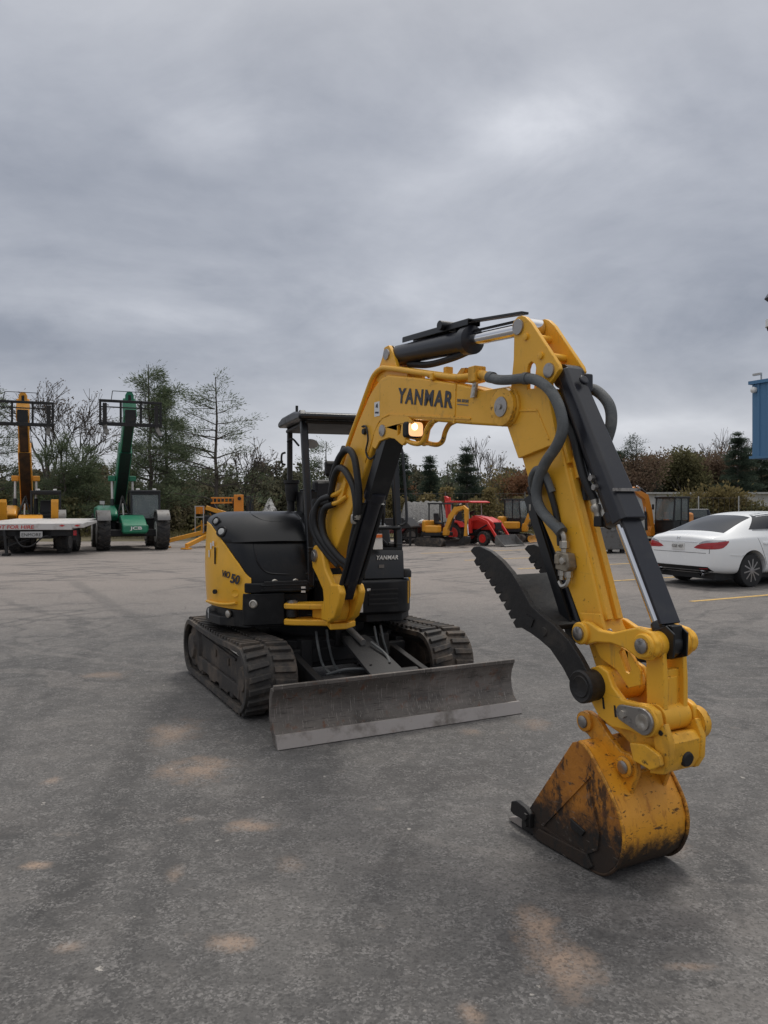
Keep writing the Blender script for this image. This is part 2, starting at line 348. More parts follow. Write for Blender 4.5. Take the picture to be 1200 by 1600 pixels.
ccol = _mix(nt, br, (.238, .260, .312), (.63, .648, .695))
hz = _range(nt, elc, 0.02, .22, .55, 0.0)
ccol = _mix(nt, hz, ccol, (.555, .565, .60))
ccol = _mix(nt, _range(nt, elc, .42, .8), ccol, (.50, .495, .49))
up = _range(nt, elc, .45, 1.0, 1.0, 2.3)
mulc = nt.nodes.new('ShaderNodeVectorMath'); mulc.operation = 'SCALE'; nt.links.new(ccol, mulc.inputs[0]); nt.links.new(up, mulc.inputs['Scale'])
b2 = nt.nodes.new('ShaderNodeBackground'); b2.inputs[1].default_value = 1.0; nt.links.new(mulc.outputs[0], b2.inputs[0])
ms = nt.nodes.new('ShaderNodeMixShader'); ms.inputs[0].default_value = .94
nt.links.new(b1.outputs[0], ms.inputs[1]); nt.links.new(b2.outputs[0], ms.inputs[2]); nt.links.new(ms.outputs[0], out.inputs[0])
sl = bpy.data.lights.new('sun', 'SUN'); sl.energy = 1.25; sl.angle = rad(13); sl.color = (1, .95, .88)
so = bpy.data.objects.new('sun', sl); COL.objects.link(so)
sd = Vector((math.sin(rad(SUN_AZ)) * math.cos(rad(SUN_EL)), math.cos(rad(SUN_AZ)) * math.cos(rad(SUN_EL)), math.sin(rad(SUN_EL))))
so.rotation_euler = sd.to_track_quat('Z', 'Y').to_euler(); so.location = sd * 60
SC.view_settings.view_transform = 'Standard'; SC.view_settings.look = 'None'; SC.view_settings.exposure = .18; SC.view_settings.gamma = 1

# ------------------------------------------------------------------ ground
def asphalt():
    m = bpy.data.materials.new('worn_asphalt'); m.use_nodes = True; nt = m.node_tree; bs = nt.nodes['Principled BSDF']
    P = _coord(nt)
    big = _noise(nt, P, .22, 5, .6); mid = _noise(nt, P, 1.3, 7, .7); mid2 = _noise(nt, _coord(nt, loc=(7, 3, 0)), 3.6, 7, .72); fine = _noise(nt, P, 60, 4, .8); grit = _noise(nt, P, 190, 3, .8)
    vo = nt.nodes.new('ShaderNodeTexVoronoi'); nt.links.new(P, vo.inputs['Vector']); vo.inputs['Scale'].default_value = 120
    vs = nt.nodes.new('ShaderNodeSeparateColor'); nt.links.new(vo.outputs['Color'], vs.inputs[0]); agg = vs.outputs[0]
    vp = nt.nodes.new('ShaderNodeTexVoronoi'); nt.links.new(P, vp.inputs['Vector']); vp.inputs['Scale'].default_value = 70
    vq = nt.nodes.new('ShaderNodeSeparateColor'); nt.links.new(vp.outputs['Color'], vq.inputs[0]); agg2 = vq.outputs[0]
    cur = _mix(nt, _range(nt, big, .35, .65), (.086, .083, .081), (.134, .128, .123))
    cur = _mix(nt, _math(nt, 'MULTIPLY', _range(nt, mid, .45, .72), .55), cur, (.185, .172, .16))
    cur = _mix(nt, _math(nt, 'MULTIPLY', _range(nt, mid, .44, .28), .5), cur, (.085, .081, .079))
    cur = _mix(nt, _math(nt, 'MULTIPLY', _range(nt, mid2, .60, .74), .75), cur, (.25, .22, .195))
    cur = _mix(nt, _math(nt, 'MULTIPLY', _range(nt, mid2, .40, .28), .4), cur, (.075, .073, .072))
    # dusty far lane
    s = nt.nodes.new('ShaderNodeSeparateXYZ'); nt.links.new(P, s.inputs[0])
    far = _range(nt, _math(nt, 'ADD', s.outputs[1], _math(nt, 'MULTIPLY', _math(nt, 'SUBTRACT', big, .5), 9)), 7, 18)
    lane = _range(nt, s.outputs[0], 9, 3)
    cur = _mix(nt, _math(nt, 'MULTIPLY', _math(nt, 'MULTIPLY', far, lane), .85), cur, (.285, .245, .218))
    # tyre tracks swirling round the yard: rings about turning centres, broken by noise
    def rings(cx_, cy_, freq, amp):
        d = nt.nodes.new('ShaderNodeVectorMath'); d.operation = 'DISTANCE'; nt.links.new(P, d.inputs[0]); d.inputs[1].default_value = (cx_, cy_, 0)
        w = _noise(nt, P, .5, 3, .6)
        q = _math(nt, 'MULTIPLY', _math(nt, 'ADD', d.outputs[1], _math(nt, 'MULTIPLY', w, 1.6)), freq)
        n = nt.nodes.new('ShaderNodeTexNoise'); n.noise_dimensions = '1D'; nt.links.new(q, n.inputs['W']); n.inputs['Scale'].default_value = 1; n.inputs['Detail'].default_value = 3
        brk = _range(nt, _noise(nt, P, .35, 3, .6), .42, .6)
        return _math(nt, 'MULTIPLY', _math(nt, 'MULTIPLY', _range(nt, n.outputs[0], .52, .68), brk), amp)
    cur = _mix(nt, rings(14, 2, 3.2, .55), cur, (.05, .049, .049))
    cur = _mix(nt, rings(-9, 30, 2.6, .6), cur, (.07, .066, .064))
    cur = _mix(nt, rings(-14, 4, 2.2, .5), cur, (.052, .05, .05))
    cur = _mix(nt, rings(6, 24, 3.6, .3), cur, (.23, .21, .195))
    # two darker wheel streaks running out from the lower left
    def streak(x0, y0, x1, y1, wdt, amp, colr):
        nonlocal cur
        dx, dy = x1 - x0, y1 - y0; L = math.hypot(dx, dy); nx, ny = -dy / L, dx / L
        dist = _math(nt, 'ADD', _math(nt, 'MULTIPLY', s.outputs[0], nx), _math(nt, 'MULTIPLY', s.outputs[1], ny))
        dist = _math(nt, 'ADD', dist, _math(nt, 'MULTIPLY', _math(nt, 'SUBTRACT', _noise(nt, P, 1.1, 4, .6), .5), wdt * 1.4))
        dist = _math(nt, 'ABSOLUTE', _math(nt, 'SUBTRACT', dist, x0 * nx + y0 * ny))
        tt = _math(nt, 'ADD', _math(nt, 'MULTIPLY', s.outputs[0], dx / L), _math(nt, 'MULTIPLY', s.outputs[1], dy / L)); t0 = x0 * dx / L + y0 * dy / L
        e = _math(nt, 'MULTIPLY', _range(nt, tt, t0 - .4, t0 + .6), _range(nt, tt, t0 + L + .8, t0 + L - .8))
        f = _math(nt, 'MULTIPLY', _math(nt, 'MULTIPLY', _range(nt, dist, wdt, wdt * .25), e), amp)
        cur = _mix(nt, f, cur, colr)
    streak(-1.15, 2.2, -1.75, 6.0, .16, .42, (.045, .044, .044)); streak(-.85, 2.1, -1.1, 4.6, .10, .4, (.05, .049, .049))
    streak(-3.0, 5.0, -8.5, 13, .22, .4, (.055, .053, .053)); streak(.2, 2.2, .6, 3.1, .09, .35, (.052, .05, .05)); streak(-.5, 2.3, -.1, 4.2, .25, .25, (.19, .18, .17))
    for q in ((-2.2, 3.0, -4.2, 7.5, .12, .35), (-1.9, 3.2, -3.6, 8.0, .10, .3), (.9, 2.4, 2.6, 5.2, .12, .3), (1.7, 3.0, 3.3, 6.5, .10, .3), (-.2, 2.5, .35, 4.6, .10, .3), (-4.0, 6.0, -9.0, 10.5, .2, .4), (2.2, 6.0, 3.2, 12, .16, .35), (1.6, 7.5, 2.2, 14, .18, .3), (-2.5, 9.0, -6.5, 16, .2, .35)): streak(*q, (.052, .051, .051))
    for q in ((.5, 3.2, 1.2, 5.0, .14, .25), (-2.8, 4.5, -5.5, 9.0, .25, .35), (1.2, 2.6, 1.9, 3.6, .12, .3)): streak(*q, (.22, .205, .19))
    # dry earth patches
    def patch(x, y, sx, sy, amp, colr=(.36, .262, .195)):
        nonlocal cur
        dx = _math(nt, 'DIVIDE', _math(nt, 'SUBTRACT', s.outputs[0], x), sx); dy = _math(nt, 'DIVIDE', _math(nt, 'SUBTRACT', s.outputs[1], y), sy)
        r = _math(nt, 'SQRT', _math(nt, 'ADD', _math(nt, 'MULTIPLY', dx, dx), _math(nt, 'MULTIPLY', dy, dy)))
        r = _math(nt, 'ADD', r, _math(nt, 'MULTIPLY', _math(nt, 'SUBTRACT', _noise(nt, P, 4.5, 6, .75), .5), 2.6))
        cur = _mix(nt, _math(nt, 'MULTIPLY', _range(nt, r, 1.1, -.1), amp * .85), cur, colr)
    for p in ((.62, 2.70, .15, .24, 1.15), (.57, 2.95, .10, .16, .8), (-1.47, 5.38, .20, .38, .6), (-1.11, 4.65, .22, .30, .75), (-1.30, 4.62, .12, .2, .5), (-.66, 3.82, .16, .10, .85), (-1.54, 3.40, .07, .05, .9), (-1.93, 4.45, .06, .08, .8), (-1.94, 3.62, .10, .14, .7), (-.55, 2.80, .11, .07, .8), (-.42, 3.42, .08, .10, .6), (-1.15, 2.78, .07, .05, .6), (-.90, 3.32, .05, .10, .5), (.27, 2.42, .05, .08, .8), (1.1, 5.6, .14, .2, .5), (.62, 5.4, .1, .1, .5), (1.06, 2.66, .12, .03, .6), (1.35, 3.55, .10, .12, .5), (-1.0, 3.9, .07, .07, .5), (-2.6, 7.2, .3, .2, .5), (-1.5, 8.9, .3, .3, .4), (-2.2, 10.5, .5, .3, .5)): patch(*p)
    for p in ((1.10, 2.56, .035, .03, .85), (.98, 2.95, .02, .015, .8), (-1.05, 2.55, .05, .12, .6), (1.35, 2.5, .04, .05, .7), (-1.35, 3.0, .03, .1, .5)): patch(*p, colr=(.02, .02, .02))
    # fine cracks
    vc = nt.nodes.new('ShaderNodeTexVoronoi'); vc.feature = 'DISTANCE_TO_EDGE'; vc.inputs['Scale'].default_value = .42
    wv = nt.nodes.new('ShaderNodeTexNoise'); nt.links.new(P, wv.inputs['Vector']); wv.inputs['Scale'].default_value = 1.6; wv.inputs['Detail'].default_value = 6
    va = nt.nodes.new('ShaderNodeVectorMath'); va.operation = 'MULTIPLY_ADD'; nt.links.new(wv.outputs['Color'], va.inputs[0]); va.inputs[1].default_value = (1.1, 1.1, 0); nt.links.new(P, va.inputs[2]); nt.links.new(va.outputs[0], vc.inputs['Vector'])
    cur = _mix(nt, _math(nt, 'MULTIPLY', _math(nt, 'MULTIPLY', _range(nt, vc.outputs[0], .006, .001), _range(nt, _noise(nt, _coord(nt, loc=(4, 4, 0)), .5, 3, .6),   .56, .66)), .5), cur, (.035, .034, .034))
    # aggregate: pale and dark stones, dust in the pores, a scatter of small pale chips
    clump = _range(nt, _noise(nt, P, 9, 5, .7), .38, .62)
    cur = _mix(nt, _math(nt, 'MULTIPLY', _math(nt, 'MULTIPLY', _range(nt, agg, .50, 1.0), clump), .50), cur, (.28, .268, .258))
    cur = _mix(nt, _math(nt, 'MULTIPLY', _range(nt, agg, .42, 0.0), .42), cur, (.035, .034, .034))
    cur = _mix(nt, _math(nt, 'MULTIPLY', _math(nt, 'MULTIPLY', _range(nt, agg2, .70, 1.0), clump), .32), cur, (.26, .248, .238))
    cur = _mix(nt, _math(nt, 'MULTIPLY', _range(nt, agg2, .25, 0.0), .34), cur, (.045, .044, .043))
    chip = _noise(nt, _coord(nt, loc=(2, 9, 0)), 13, 4, .6)
    cur = _mix(nt, _math(nt, 'MULTIPLY', _range(nt, chip, .69, .74), .75), cur, (.45, .42, .38))
    nt.links.new(cur, bs.inputs['Base Color']); bs.inputs['Roughness'].default_value = .82; bs.inputs['Specular IOR Level'].default_value = .35
    b = nt.nodes.new('ShaderNodeBump'); b.inputs['Strength'].default_value = .4; b.inputs['Distance'].default_value = .004
    nt.links.new(_math(nt, 'ADD', _math(nt, 'MULTIPLY', agg, .6), _math(nt, 'MULTIPLY', agg2, .8)), b.inputs['Height']); nt.links.new(b.outputs[0], bs.inputs['Normal'])
    return m
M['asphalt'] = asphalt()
M['earth'] = mat('rough_verge', (.12, .10, .055), .95, 0, [((.20, .17, .09), .5, .4, .65, .8), ((.06, .055, .035), 2, .5, .7, .7)], bump=(4, .8, .1))
g = MB(); g.grid([[(-900, -60, -.004), (900, -60, -.004)], [(-900, 1800, -.004), (900, 1800, -.004)]])
tag(mk('ground', g, 'earth', smooth=0), 'rough earth and grass verge around the yard', kind='structure')
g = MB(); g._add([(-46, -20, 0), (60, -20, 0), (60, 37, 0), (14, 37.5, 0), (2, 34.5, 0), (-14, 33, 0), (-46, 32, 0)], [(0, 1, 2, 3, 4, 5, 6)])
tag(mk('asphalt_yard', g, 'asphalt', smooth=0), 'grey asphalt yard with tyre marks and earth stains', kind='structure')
# ------------------------------------------------------------------ the excavator
UF = frame(-.61, 6.98, 27); HF = frame(-.61, 6.98, 17)
_a = rad(17); BF = frame(-.61 + .85 * math.sin(_a), 6.98 - .85 * math.cos(_a), 28.8)
EX = thing('excavator', 'large yellow mini excavator with dozer blade and thumb in the middle of the yard', 'excavator', UF)

# --- tracks
def track(y0, y1):
    c0, c1, r = (-.74, .275), (.83, .275), .235
    L = c1[0] - c0[0]; per = 2 * L + 2 * PI * r
    def at(d):
        d %= per
        if d < L: return (c0[0] + d, c0[1] - r), (1, 0)
        d -= L
        if d < PI * r: a = d / r; return (c1[0] + r * math.sin(a), c1[1] - r * math.cos(a)), (math.cos(a), math.sin(a))
        d -= PI * r
        if d < L:
            sag = .018 * math.sin(PI * d / L); return (c1[0] - d, c1[1] + r - sag), (-1, 0)
        d -= L; a = d / r; return (c0[0] - r * math.sin(a), c0[1] + r * math.cos(a)), (-math.cos(a), -math.sin(a))
    b = MB(); n = 120; rows = []
    for i in range(n):
        (x, z), (tx, tz) = at(per * i / n); nx, nz = tz, -tx
        rows.append([(x + nx * o, y, z + nz * o) for o, y in ((.010, y0), (.014, y0 + .02), (.014, y1 - .02), (.010, y1), (-.030, y1), (-.030, y1 - .03), (-.016, y1 - .05), (-.016, y0 + .05), (-.030, y0 + .03), (-.030, y0))])
    rows.append(rows[0]); b.grid(rows, close=True)
    t = mk('track', b, 'rubber', EX, smooth=30)
    w = y1 - y0; lugs = MB(); N = 56
    for i in range(N):
        for h in (0, 1):
            ya, yb = (y0 + .018, y0 + w * .46) if h == 0 else (y0 + w * .54, y1 - .018)
            d = per * (i + .5 * h) / N
            bl = .026; vs = []
            for dd, yy in ((-bl, ya), (bl, ya), (bl * 1.15, yb), (-bl * .6, yb)):
                k = dd + (.018 if (yy in (yb,)) == (h == 0) else -.006)
                for o, sh in ((.008, 1), (.040, .7)):
                    (x, z), (tx, tz) = at(d + k * sh); vs.append((x + tz * o, yy, z - tx * o))
            lugs._add(vs, [(0, 2, 4, 6), (1, 7, 5, 3), (0, 1, 3, 2), (2, 3, 5, 4), (4, 5, 7, 6), (6, 7, 1, 0)])
    mk('track_lug', lugs, 'rubber', t, bevel=.005, seg=1)
    yo = y0 if abs(y0) > abs(y1) else y1; s = 1 if yo > 0 else -1; ym = (y0 + y1) / 2
    f = MB(); pf = [(-.62, .16), (.72, .16), (.80, .24), (.76, .34), (.60, .40), (-.50, .43), (-.70, .36), (-.72, .22)]
    f.prism(pf, ym - .10, yo - .075 * s)
    f.prism([(-.60, .085), (-.48, .075), (-.42, .10), (-.20, .10), (-.14, .075), (.0, .075), (.06, .10), (.14, .10), (.22, .075), (.40, .075), (.46, .10), (.60, .10), (.72, .09), (.76, .20), (-.66, .21)], yo - .074 * s, yo - .045 * s); f.bar((-.5, yo - .07 * s, .405), (.58, yo - .07 * s, .375), .03, .02)
    for x in (-.05, .35): f.box((x, yo - .07 * s, .32), (.05, .02, .06))
    mk('track_frame', f, 'trackframe', t, bevel=.008)
    for x, z, r2 in ((-.46, .105, .062), (-.15, .105, .062), (.17, .105, .062), (.50, .105, .062)):
        q = MB(); q.lathe((x, yo - .05 * s, z), (0, -s, 0), [(0, .03), (0, r2 * .7), (.02, r2), (.09, r2), (.1, r2 * .6), (.2, r2 * .6), (.21, r2), (.3, r2)], 20)
        mk('roller', q, 'trackframe', t)
    q = MB(); q.lathe((.83, yo - .05 * s, .275), (0, -s, 0), [(-.02, .04), (-.02, .09), (.0, .1), (.0, .20), (.03, .205), (.2, .205)], 28); mk('idler', q, 'trackframe', t)
    q = MB(); q.lathe((-.74, yo - .05 * s, .275), (0, -s, 0), [(-.035, .05), (-.035, .11), (-.01, .125), (.0, .18), (.03, .205), (.2, .205)], 28)
    for k in range(8): q.cyl((-.74 + .085 * math.cos(k * PI / 4), yo - .03 * s, .275 + .085 * math.sin(k * PI / 4)), (-.74 + .085 * math.cos(k * PI / 4), yo - .06 * s, .275 + .085 * math.sin(k * PI / 4)), .012, n=6)
    mk('sprocket', q, 'trackframe', t)
track(-.985, -.585); track(.585, .985)

# --- undercarriage
b = MB(); b.prism([(-.62, -.30), (-.30, -.58), (.35, -.58), (.62, -.34), (.62, .34), (.35, .58), (-.30, .58), (-.62, .30)], .26, .48, 'xy')
b.cyl((0, 0, .47), (0, 0, .60), .43, n=40); b.span(.55, .66, -.40, -.30, .2, .5); b.span(.55, .66, .30, .40, .2, .5)
b.span(.58, .64, -.57, .57, .30, .42)
for y in (-.56, .56): b.span(-.5, .55, y - .04, y + .04, .2, .44)
uc = mk('undercarriage', b, 'matte', EX, bevel=.012)
for pts in [[(xx - .05, y, .56), (xx + .02, y - .01, .45), (xx + .05, y + .02, .30), (xx + .16, y * .8, .24)] for y, xx in ((-.27, .70), (-.16, .66), (.27, .68), (.34, .66))] + [[(.95, -.30, .27), (1.1, -.2, .33), (1.22, -.05, .34), (1.3, .02, .33)], [(1.0, .06, .50), (1.18, .10, .43), (1.3, .08, .36)]]:
    b = MB(); b.tube(pts, .011); mk('blade_hose', b, 'sleeve', uc)

# --- dozer blade
b = MB()
prof = [(1.735, .004), (1.70, .075), (1.655, .115), (1.622, .18), (1.612, .25), (1.622, .31), (1.652, .368), (1.630, .385), (1.590, .375), (1.565, .30), (1.562, .2), (1.585, .11), (1.64, .03), (1.70, .002)]
b.prism(prof, -.978, .978)
bl = mk('dozer_blade', b, 'steel', EX, bevel=.006)
b = MB(); b.prism([(1.728, .002), (1.752, .004), (1.715, .092), (1.690, .088)], -.980, .980); mk('cutting_edge', b, 'edge', bl, bevel=.004)
b = MB(); b.bar((1.648, -.975, .388), (1.648, .975, .388), .03, .03); mk('top_lip', b, 'steel', bl, bevel=.006)
b = MB()
for y in (-.45, .45):
    b.prism([(.45, .30), (.60, .40), (1.15, .30), (1.60, .26), (1.60, .08), (1.50, .06), (1.0, .17), (.5, .22)], y - .03, y + .03)
b.cyl((1.10, -.48, .22), (1.10, .48, .22), .075, n=20); b.span(1.3, 1.58, -.28, .28, .16, .20)
mk('push_arm', b, 'matte', bl, bevel=.008)
b = MB(); b.prism([(.80, -.10), (.88, -.125), (1.62, -.15), (1.62, .15), (.88, .125), (.80, .10)], -.012, .012, 'xy')
Rg = Matrix.Translation((.80, 0, .52)) @ Matrix.Rotation(rad(17), 4, 'Y') @ Matrix.Translation((-.80, 0, 0))
b.v = [tuple(Rg @ Vector(p)) for p in b.v]
for x, y in ((1.3, -.08), (1.3, .08), (1.5, -.1), (1.5, .1)):
    p = Rg @ Vector((x, y, .012)); b.cyl(p, p + Vector((.0, 0, .01)), .012, n=6)
mk('cylinder_guard', b, 'matte', bl, bevel=.005)
b = MB(); b.cyl((.62, 0, .50), (1.5, 0, .22), .05, n=18); b.span(.52, .64, -.09, -.05, .42, .58); b.span(.52, .64, .05, .09, .42, .58); mk('blade_cylinder', b, 'matte', EX)
b = MB(); b.cyl((.60, 0, .60), (.98, 0, .50), .026, n=14); b.lathe((.60, -.05, .60), (0, 1, 0), [(0, .045), (.1, .045)], 16); mk('blade_rod', b, 'grey', EX)

# --- upper house (frame HF)
b = MB()
plan = [(.60, -.70), (.42, -.86)] + [(.985 * math.cos(a), .985 * math.sin(a)) for a in [rad(t) for t in range(-66, -270, -12)]] + [(.05, .86), (.35, .76), (.58, .62), (.60, .30), (.5, .2), (.5, -.2), (.60, -.28)]
b.prism(plan, .60, .675, 'xy'); hb = mk('house_base', b, 'matte', EX, HF, bevel=.01)
b = MB(); b.prism([(-.1, .04)] + [(.93 * math.cos(a), .93 * math.sin(a)) for a in [rad(t) for t in range(92, 268, 10)]] + [(-.35, .0)], .68, .96, 'xy')
cw = mk('counterweight', b, 'yellow_clean', EX, HF, bevel=.05, seg=4)
b = MB(); b.prism([(.5, .16), (.5, .66), (.3, .76), (-.5, .78), (-.6, .1), (-.1, -.1), (.3, -.1)], .676, .95, 'xy'); mk('cab_floor', b, 'matte', EX, HF, bevel=.02)

# engine hood: a dome over a plan outline whose rim height varies
RIM = [((.63, -.20), .97), ((.635, -.45), .97), ((.605, -.66), .985), ((.52, -.765), 1.115), ((.36, -.865), 1.275), ((.15, -.94), 1.405), ((-.08, -.96), 1.44), ((-.34, -.89), 1.445),
       ((-.60, -.74), 1.44), ((-.80, -.50), 1.42), ((-.88, -.20), 1.38), ((-.80, .02), 1.35), ((-.45, .10), 1.30), ((-.10, .02), 1.20), ((.22, -.06), 1.06), ((.50, -.13), .97)]
def rim(t):
    n = len(RIM); i = int(math.floor(t)) % n; f = t - math.floor(t)
    a, b_, c, d = (np.array([*RIM[(i + k) % n][0], RIM[(i + k) % n][1]]) for k in (-1, 0, 1, 2))
    return .5 * ((2 * b_) + (c - a) * f + (2 * a - 5 * b_ + 4 * c - d) * f * f + (3 * b_ - a - 3 * c + d) * f ** 3)
def dome(t, k, grow=0.0, ztop=1.53):
    p = rim(t); c = np.array([-.20, -.46])
    s_ = c + (p[:2] - c) * np.array([.42, .62])
    ww = math.sin(k * PI / 2) ** .92; hh = 1 - math.cos(k * PI / 2)
    xy = p[:2] + (s_ - p[:2]) * hh; z = p[2] + (ztop - p[2]) * ww
    o = (p[:2] - c); o /= np.linalg.norm(o)
    return (xy[0] + o[0] * grow, xy[1] + o[1] * grow, z + grow * .6)
def shell(k0, k1, grow, bottom=None, nt_=96, nk=12, top=True):
    rows = []
    for j in range(nk + 1):
        k = k0 + (k1 - k0) * j / nk; rows.append([dome(16 * i / nt_, k, grow) for i in range(nt_)])
    if bottom is not None: rows = [[(p[0], p[1], bottom) for p in rows[0]]] + rows
    b = MB(); b.grid(rows, close=True)
    if top: b._add(rows[-1], [tuple(range(len(rows[-1])))])
    return b
hood = mk('engine_hood', shell(0, 1, 0.0, bottom=.90), 'plastic', EX, HF, smooth=60)
def k_at(t, z=1.275):
    rz = rim(t)[2]; return 0.0 if rz >= z else (2 / PI) * math.asin(((z - rz) / (1.53 - rz)) ** (1 / .92))
ks = [k_at(16 * i / 96) for i in range(96)]
lip = lambda t: .022 * max(0, 1 - abs(((t - .9 + 8) % 16) - 8) / 2.6)        # the cowl overhangs at the front only
rows = [[dome(16 * i / 96, ks[i], -.006) for i in range(96)]] + [[dome(16 * i / 96, ks[i] + (1 - ks[i]) * f, .007 + lip(16 * i / 96) * (1 - f) ** 2) for i in range(96)] for f in np.linspace(.02, 1, 12)]
b = MB(); b.grid(rows, close=True); b._add(rows[-1], [tuple(range(96))])
cowl = mk('hood_cowl', b, 'plastic', hood, smooth=50)
def along(pts, grow, r, n=6):
    b = MB(); b.tube([dome(t, k, grow) for t, k in pts], r, n, sub=6); return b
mk('hood_crease', along([(15.2, .95), (15.4, .76), (15.9, .66), (.7, .64), (1.4, .66), (2.0, .78), (2.4, .95)], .008, .006), 'plastic', cowl)
mk('hood_rib', along([(15.3, .33), (15.6, .12), (.0, .06), (1.0, .06), (1.5, .09), (1.85, .20), (2.0, .38)], -.003, .009), 'plastic', hood)
b = MB(); p = dome(.75, 0, 0); b.box((p[0] + .012, p[1] - .01, .945), (.03, .36, .07))
mk('lamp_recess', b, 'matte', hood, bevel=.01)
for y in (-.485, -.315):
    b = MB(); b.lathe((.640, y, .965), (1, 0, .1), [(0, .028), (.012, .028), (.016, .02), (.012, .016)], 16); mk('bolt_cap', b, 'zinc', hood)
for t, k, r in ((4.7, .30, .042), (4.15, .17, .05)):
    p = Vector(dome(t, k, .008)); q = Vector(dome(t, k, .03)); d = (q - p).normalized(); d = Vector((d.x * .9, d.y, .35)).normalized()
    b = MB(); b.lathe(p, d, [(0, r), (.014, r * .95), (.016, r * .8), (.004, r * .7)], 20); h = mk('fuel_port', b, 'matte', hood)
    b = MB(); b.lathe(p + d * .006, d, [(0, r * .62), (.008, r * .58), (.012, r * .3)], 16); mk('port_cap', b, 'lightgrey', h)

# yellow right-hand cover: a skin following the house outline, its top edge the hood's rim
def cover(t0, t1, zb, grow, n=40, drop=0.0, th=.03):
    rows = []
    for i in range(n + 1):
        t = t0 + (t1 - t0) * i / n; p = rim(t); c = np.array([-.20, -.46]); o = p[:2] - c; o /= np.linalg.norm(o)
        zt = p[2] + .012 - drop; lo = zb(t) if callable(zb) else zb
        bulge = lambda f: grow + .018 * math.sin(PI * min(1, f * 1.05))
        row = [(p[0] + o[0] * (bulge(f)), p[1] + o[1] * (bulge(f)), lo + (zt - lo) * f) for f in np.linspace(0, 1, 12)]
        row += [(p[0] + o[0] * (grow - .03), p[1] + o[1] * (grow - .03), zt + .004), (p[0] + o[0] * (grow - .05), p[1] + o[1] * (grow - .05), lo)]
        rows.append(row)
    b = MB(); b.grid(rows); b._add(rows[0] + rows[-1], [tuple(range(14)), tuple(range(27, 13, -1))]); return b
sc = mk('side_cover', cover(2.05, 5.45, lambda t: .745 if t > 2.1 else .755, .012), 'yellow_clean', EX, HF, bevel=.006, smooth=45)
mk('rear_cover', cover(5.48, 10.6, .745, .010), 'yellow_clean', EX, HF, bevel=.006, smooth=45)
b = MB(); p0, p1 = rim(3.0), rim(3.8)
def side_pt(t, z, g=.036):
    p = rim(t); c = np.array([-.20, -.46]); o = p[:2] - c; o /= np.linalg.norm(o); return Vector((p[0] + o[0] * g, p[1] + o[1] * g, z))
b.tube([side_pt(3.05, .80), side_pt(3.5, .785), side_pt(4.2, .775), side_pt(5.3, .77)], .012); mk('cover_ridge', b, 'yellow_clean', sc)
b = MB(); b.lathe(side_pt(3.1, .88), side_pt(3.1, .88, .1) - side_pt(3.1, .88), [(0, .032), (.008, .03), (.004, .018)], 16); mk('cover_lock', b, 'yellow_clean', sc)
b = MB(); b.cyl(side_pt(4.45, .87), side_pt(4.45, .87, .05), .02, n=12); mk('cover_knob', b, 'matte', sc); b = MB(); b.bar(side_pt(4.5, 1.10, .033), side_pt(4.5, 1.24, .033), .012, .012); mk('cover_latch', b, 'matte', sc)
a0, a1 = side_pt(3.95, .985, .040), side_pt(3.1, .965, .040)
text('model_lettering', 'ViO', 'decal', sc, a0 + Vector((0, 0, .02)), a1 - a0, (0, 0, 1), .055, .10, .02, .2)
text('model_lettering', '50', 'decal', sc, a0 + (a1 - a0).normalized() * .105 + Vector((0, 0, -.012)), a1 - a0, (0, 0, 1), .08, .12, .03, .2)
for t, z, h in ((4.9, 1.25, .05), (5.1, 1.18, .06), (4.7, 1.27, .04)):
    q = side_pt(t, z, .034); q2 = side_pt(t - .12, z, .034); b = MB(); b.bar(q, q2, .002, h); mk('warning_decal', b, 'white', sc)

# black lower bodywork at the front right, with the mouth for the swing cylinder
b = MB(); out1 = [(.655, -.20), (.66, -.60), (.645, -.69), (.61, -.725), (.45, -.70), (.45, -.20)]
b.prism(out1, .885, .965, 'xy')
b.prism([(.645, -.40), (.650, -.62), (.632, -.690), (.600, -.735), (.50, -.74), (.3, -.40)], .62, .884, 'xy'); b.prism([(.62, -.66), (.60, -.72), (.53, -.775), (.36, -.865), (.05, -.945), (.02, -.7), (.3, -.5)], .60, .742, 'xy')
fb = mk('front_skirt', b, 'plastic', EX, HF, bevel=.012, seg=3)
b = MB(); b.bar((.667, -.60, .905), (.667, -.22, .905), .012, .018); b.bar((.667, -.60, .945), (.667, -.22, .945), .012, .012); mk('skirt_rib', b, 'plastic', fb, bevel=.004)
b = MB(); b.lathe((.648, -.655, .80), (.85, -.4, 0), [(0, .034), (.016, .034), (.02, .026), (.008, .02)], 16); mk('tie_down_cap', b, 'zinc', fb); b = MB(); b.lathe((.45, -.83, .70), (.5, -.85, 0), [(0, .03), (.016, .03), (.02, .02)], 14); mk('tie_down_cap', b, 'zinc', fb)
b = MB(); b.box((.669, -.255, .905), (.004, .035, .05)); mk('safety_decal', b, 'white', fb)
b = MB(); b.box((.10, -.972, .665), (.05, .004, .08)); mk('data_plate', b, 'white', fb)
b = MB(); b.span(.2, .56, -.46, -.2, .64, .86); mk('swing_cylinder_mouth', b, 'matte', EX, HF)

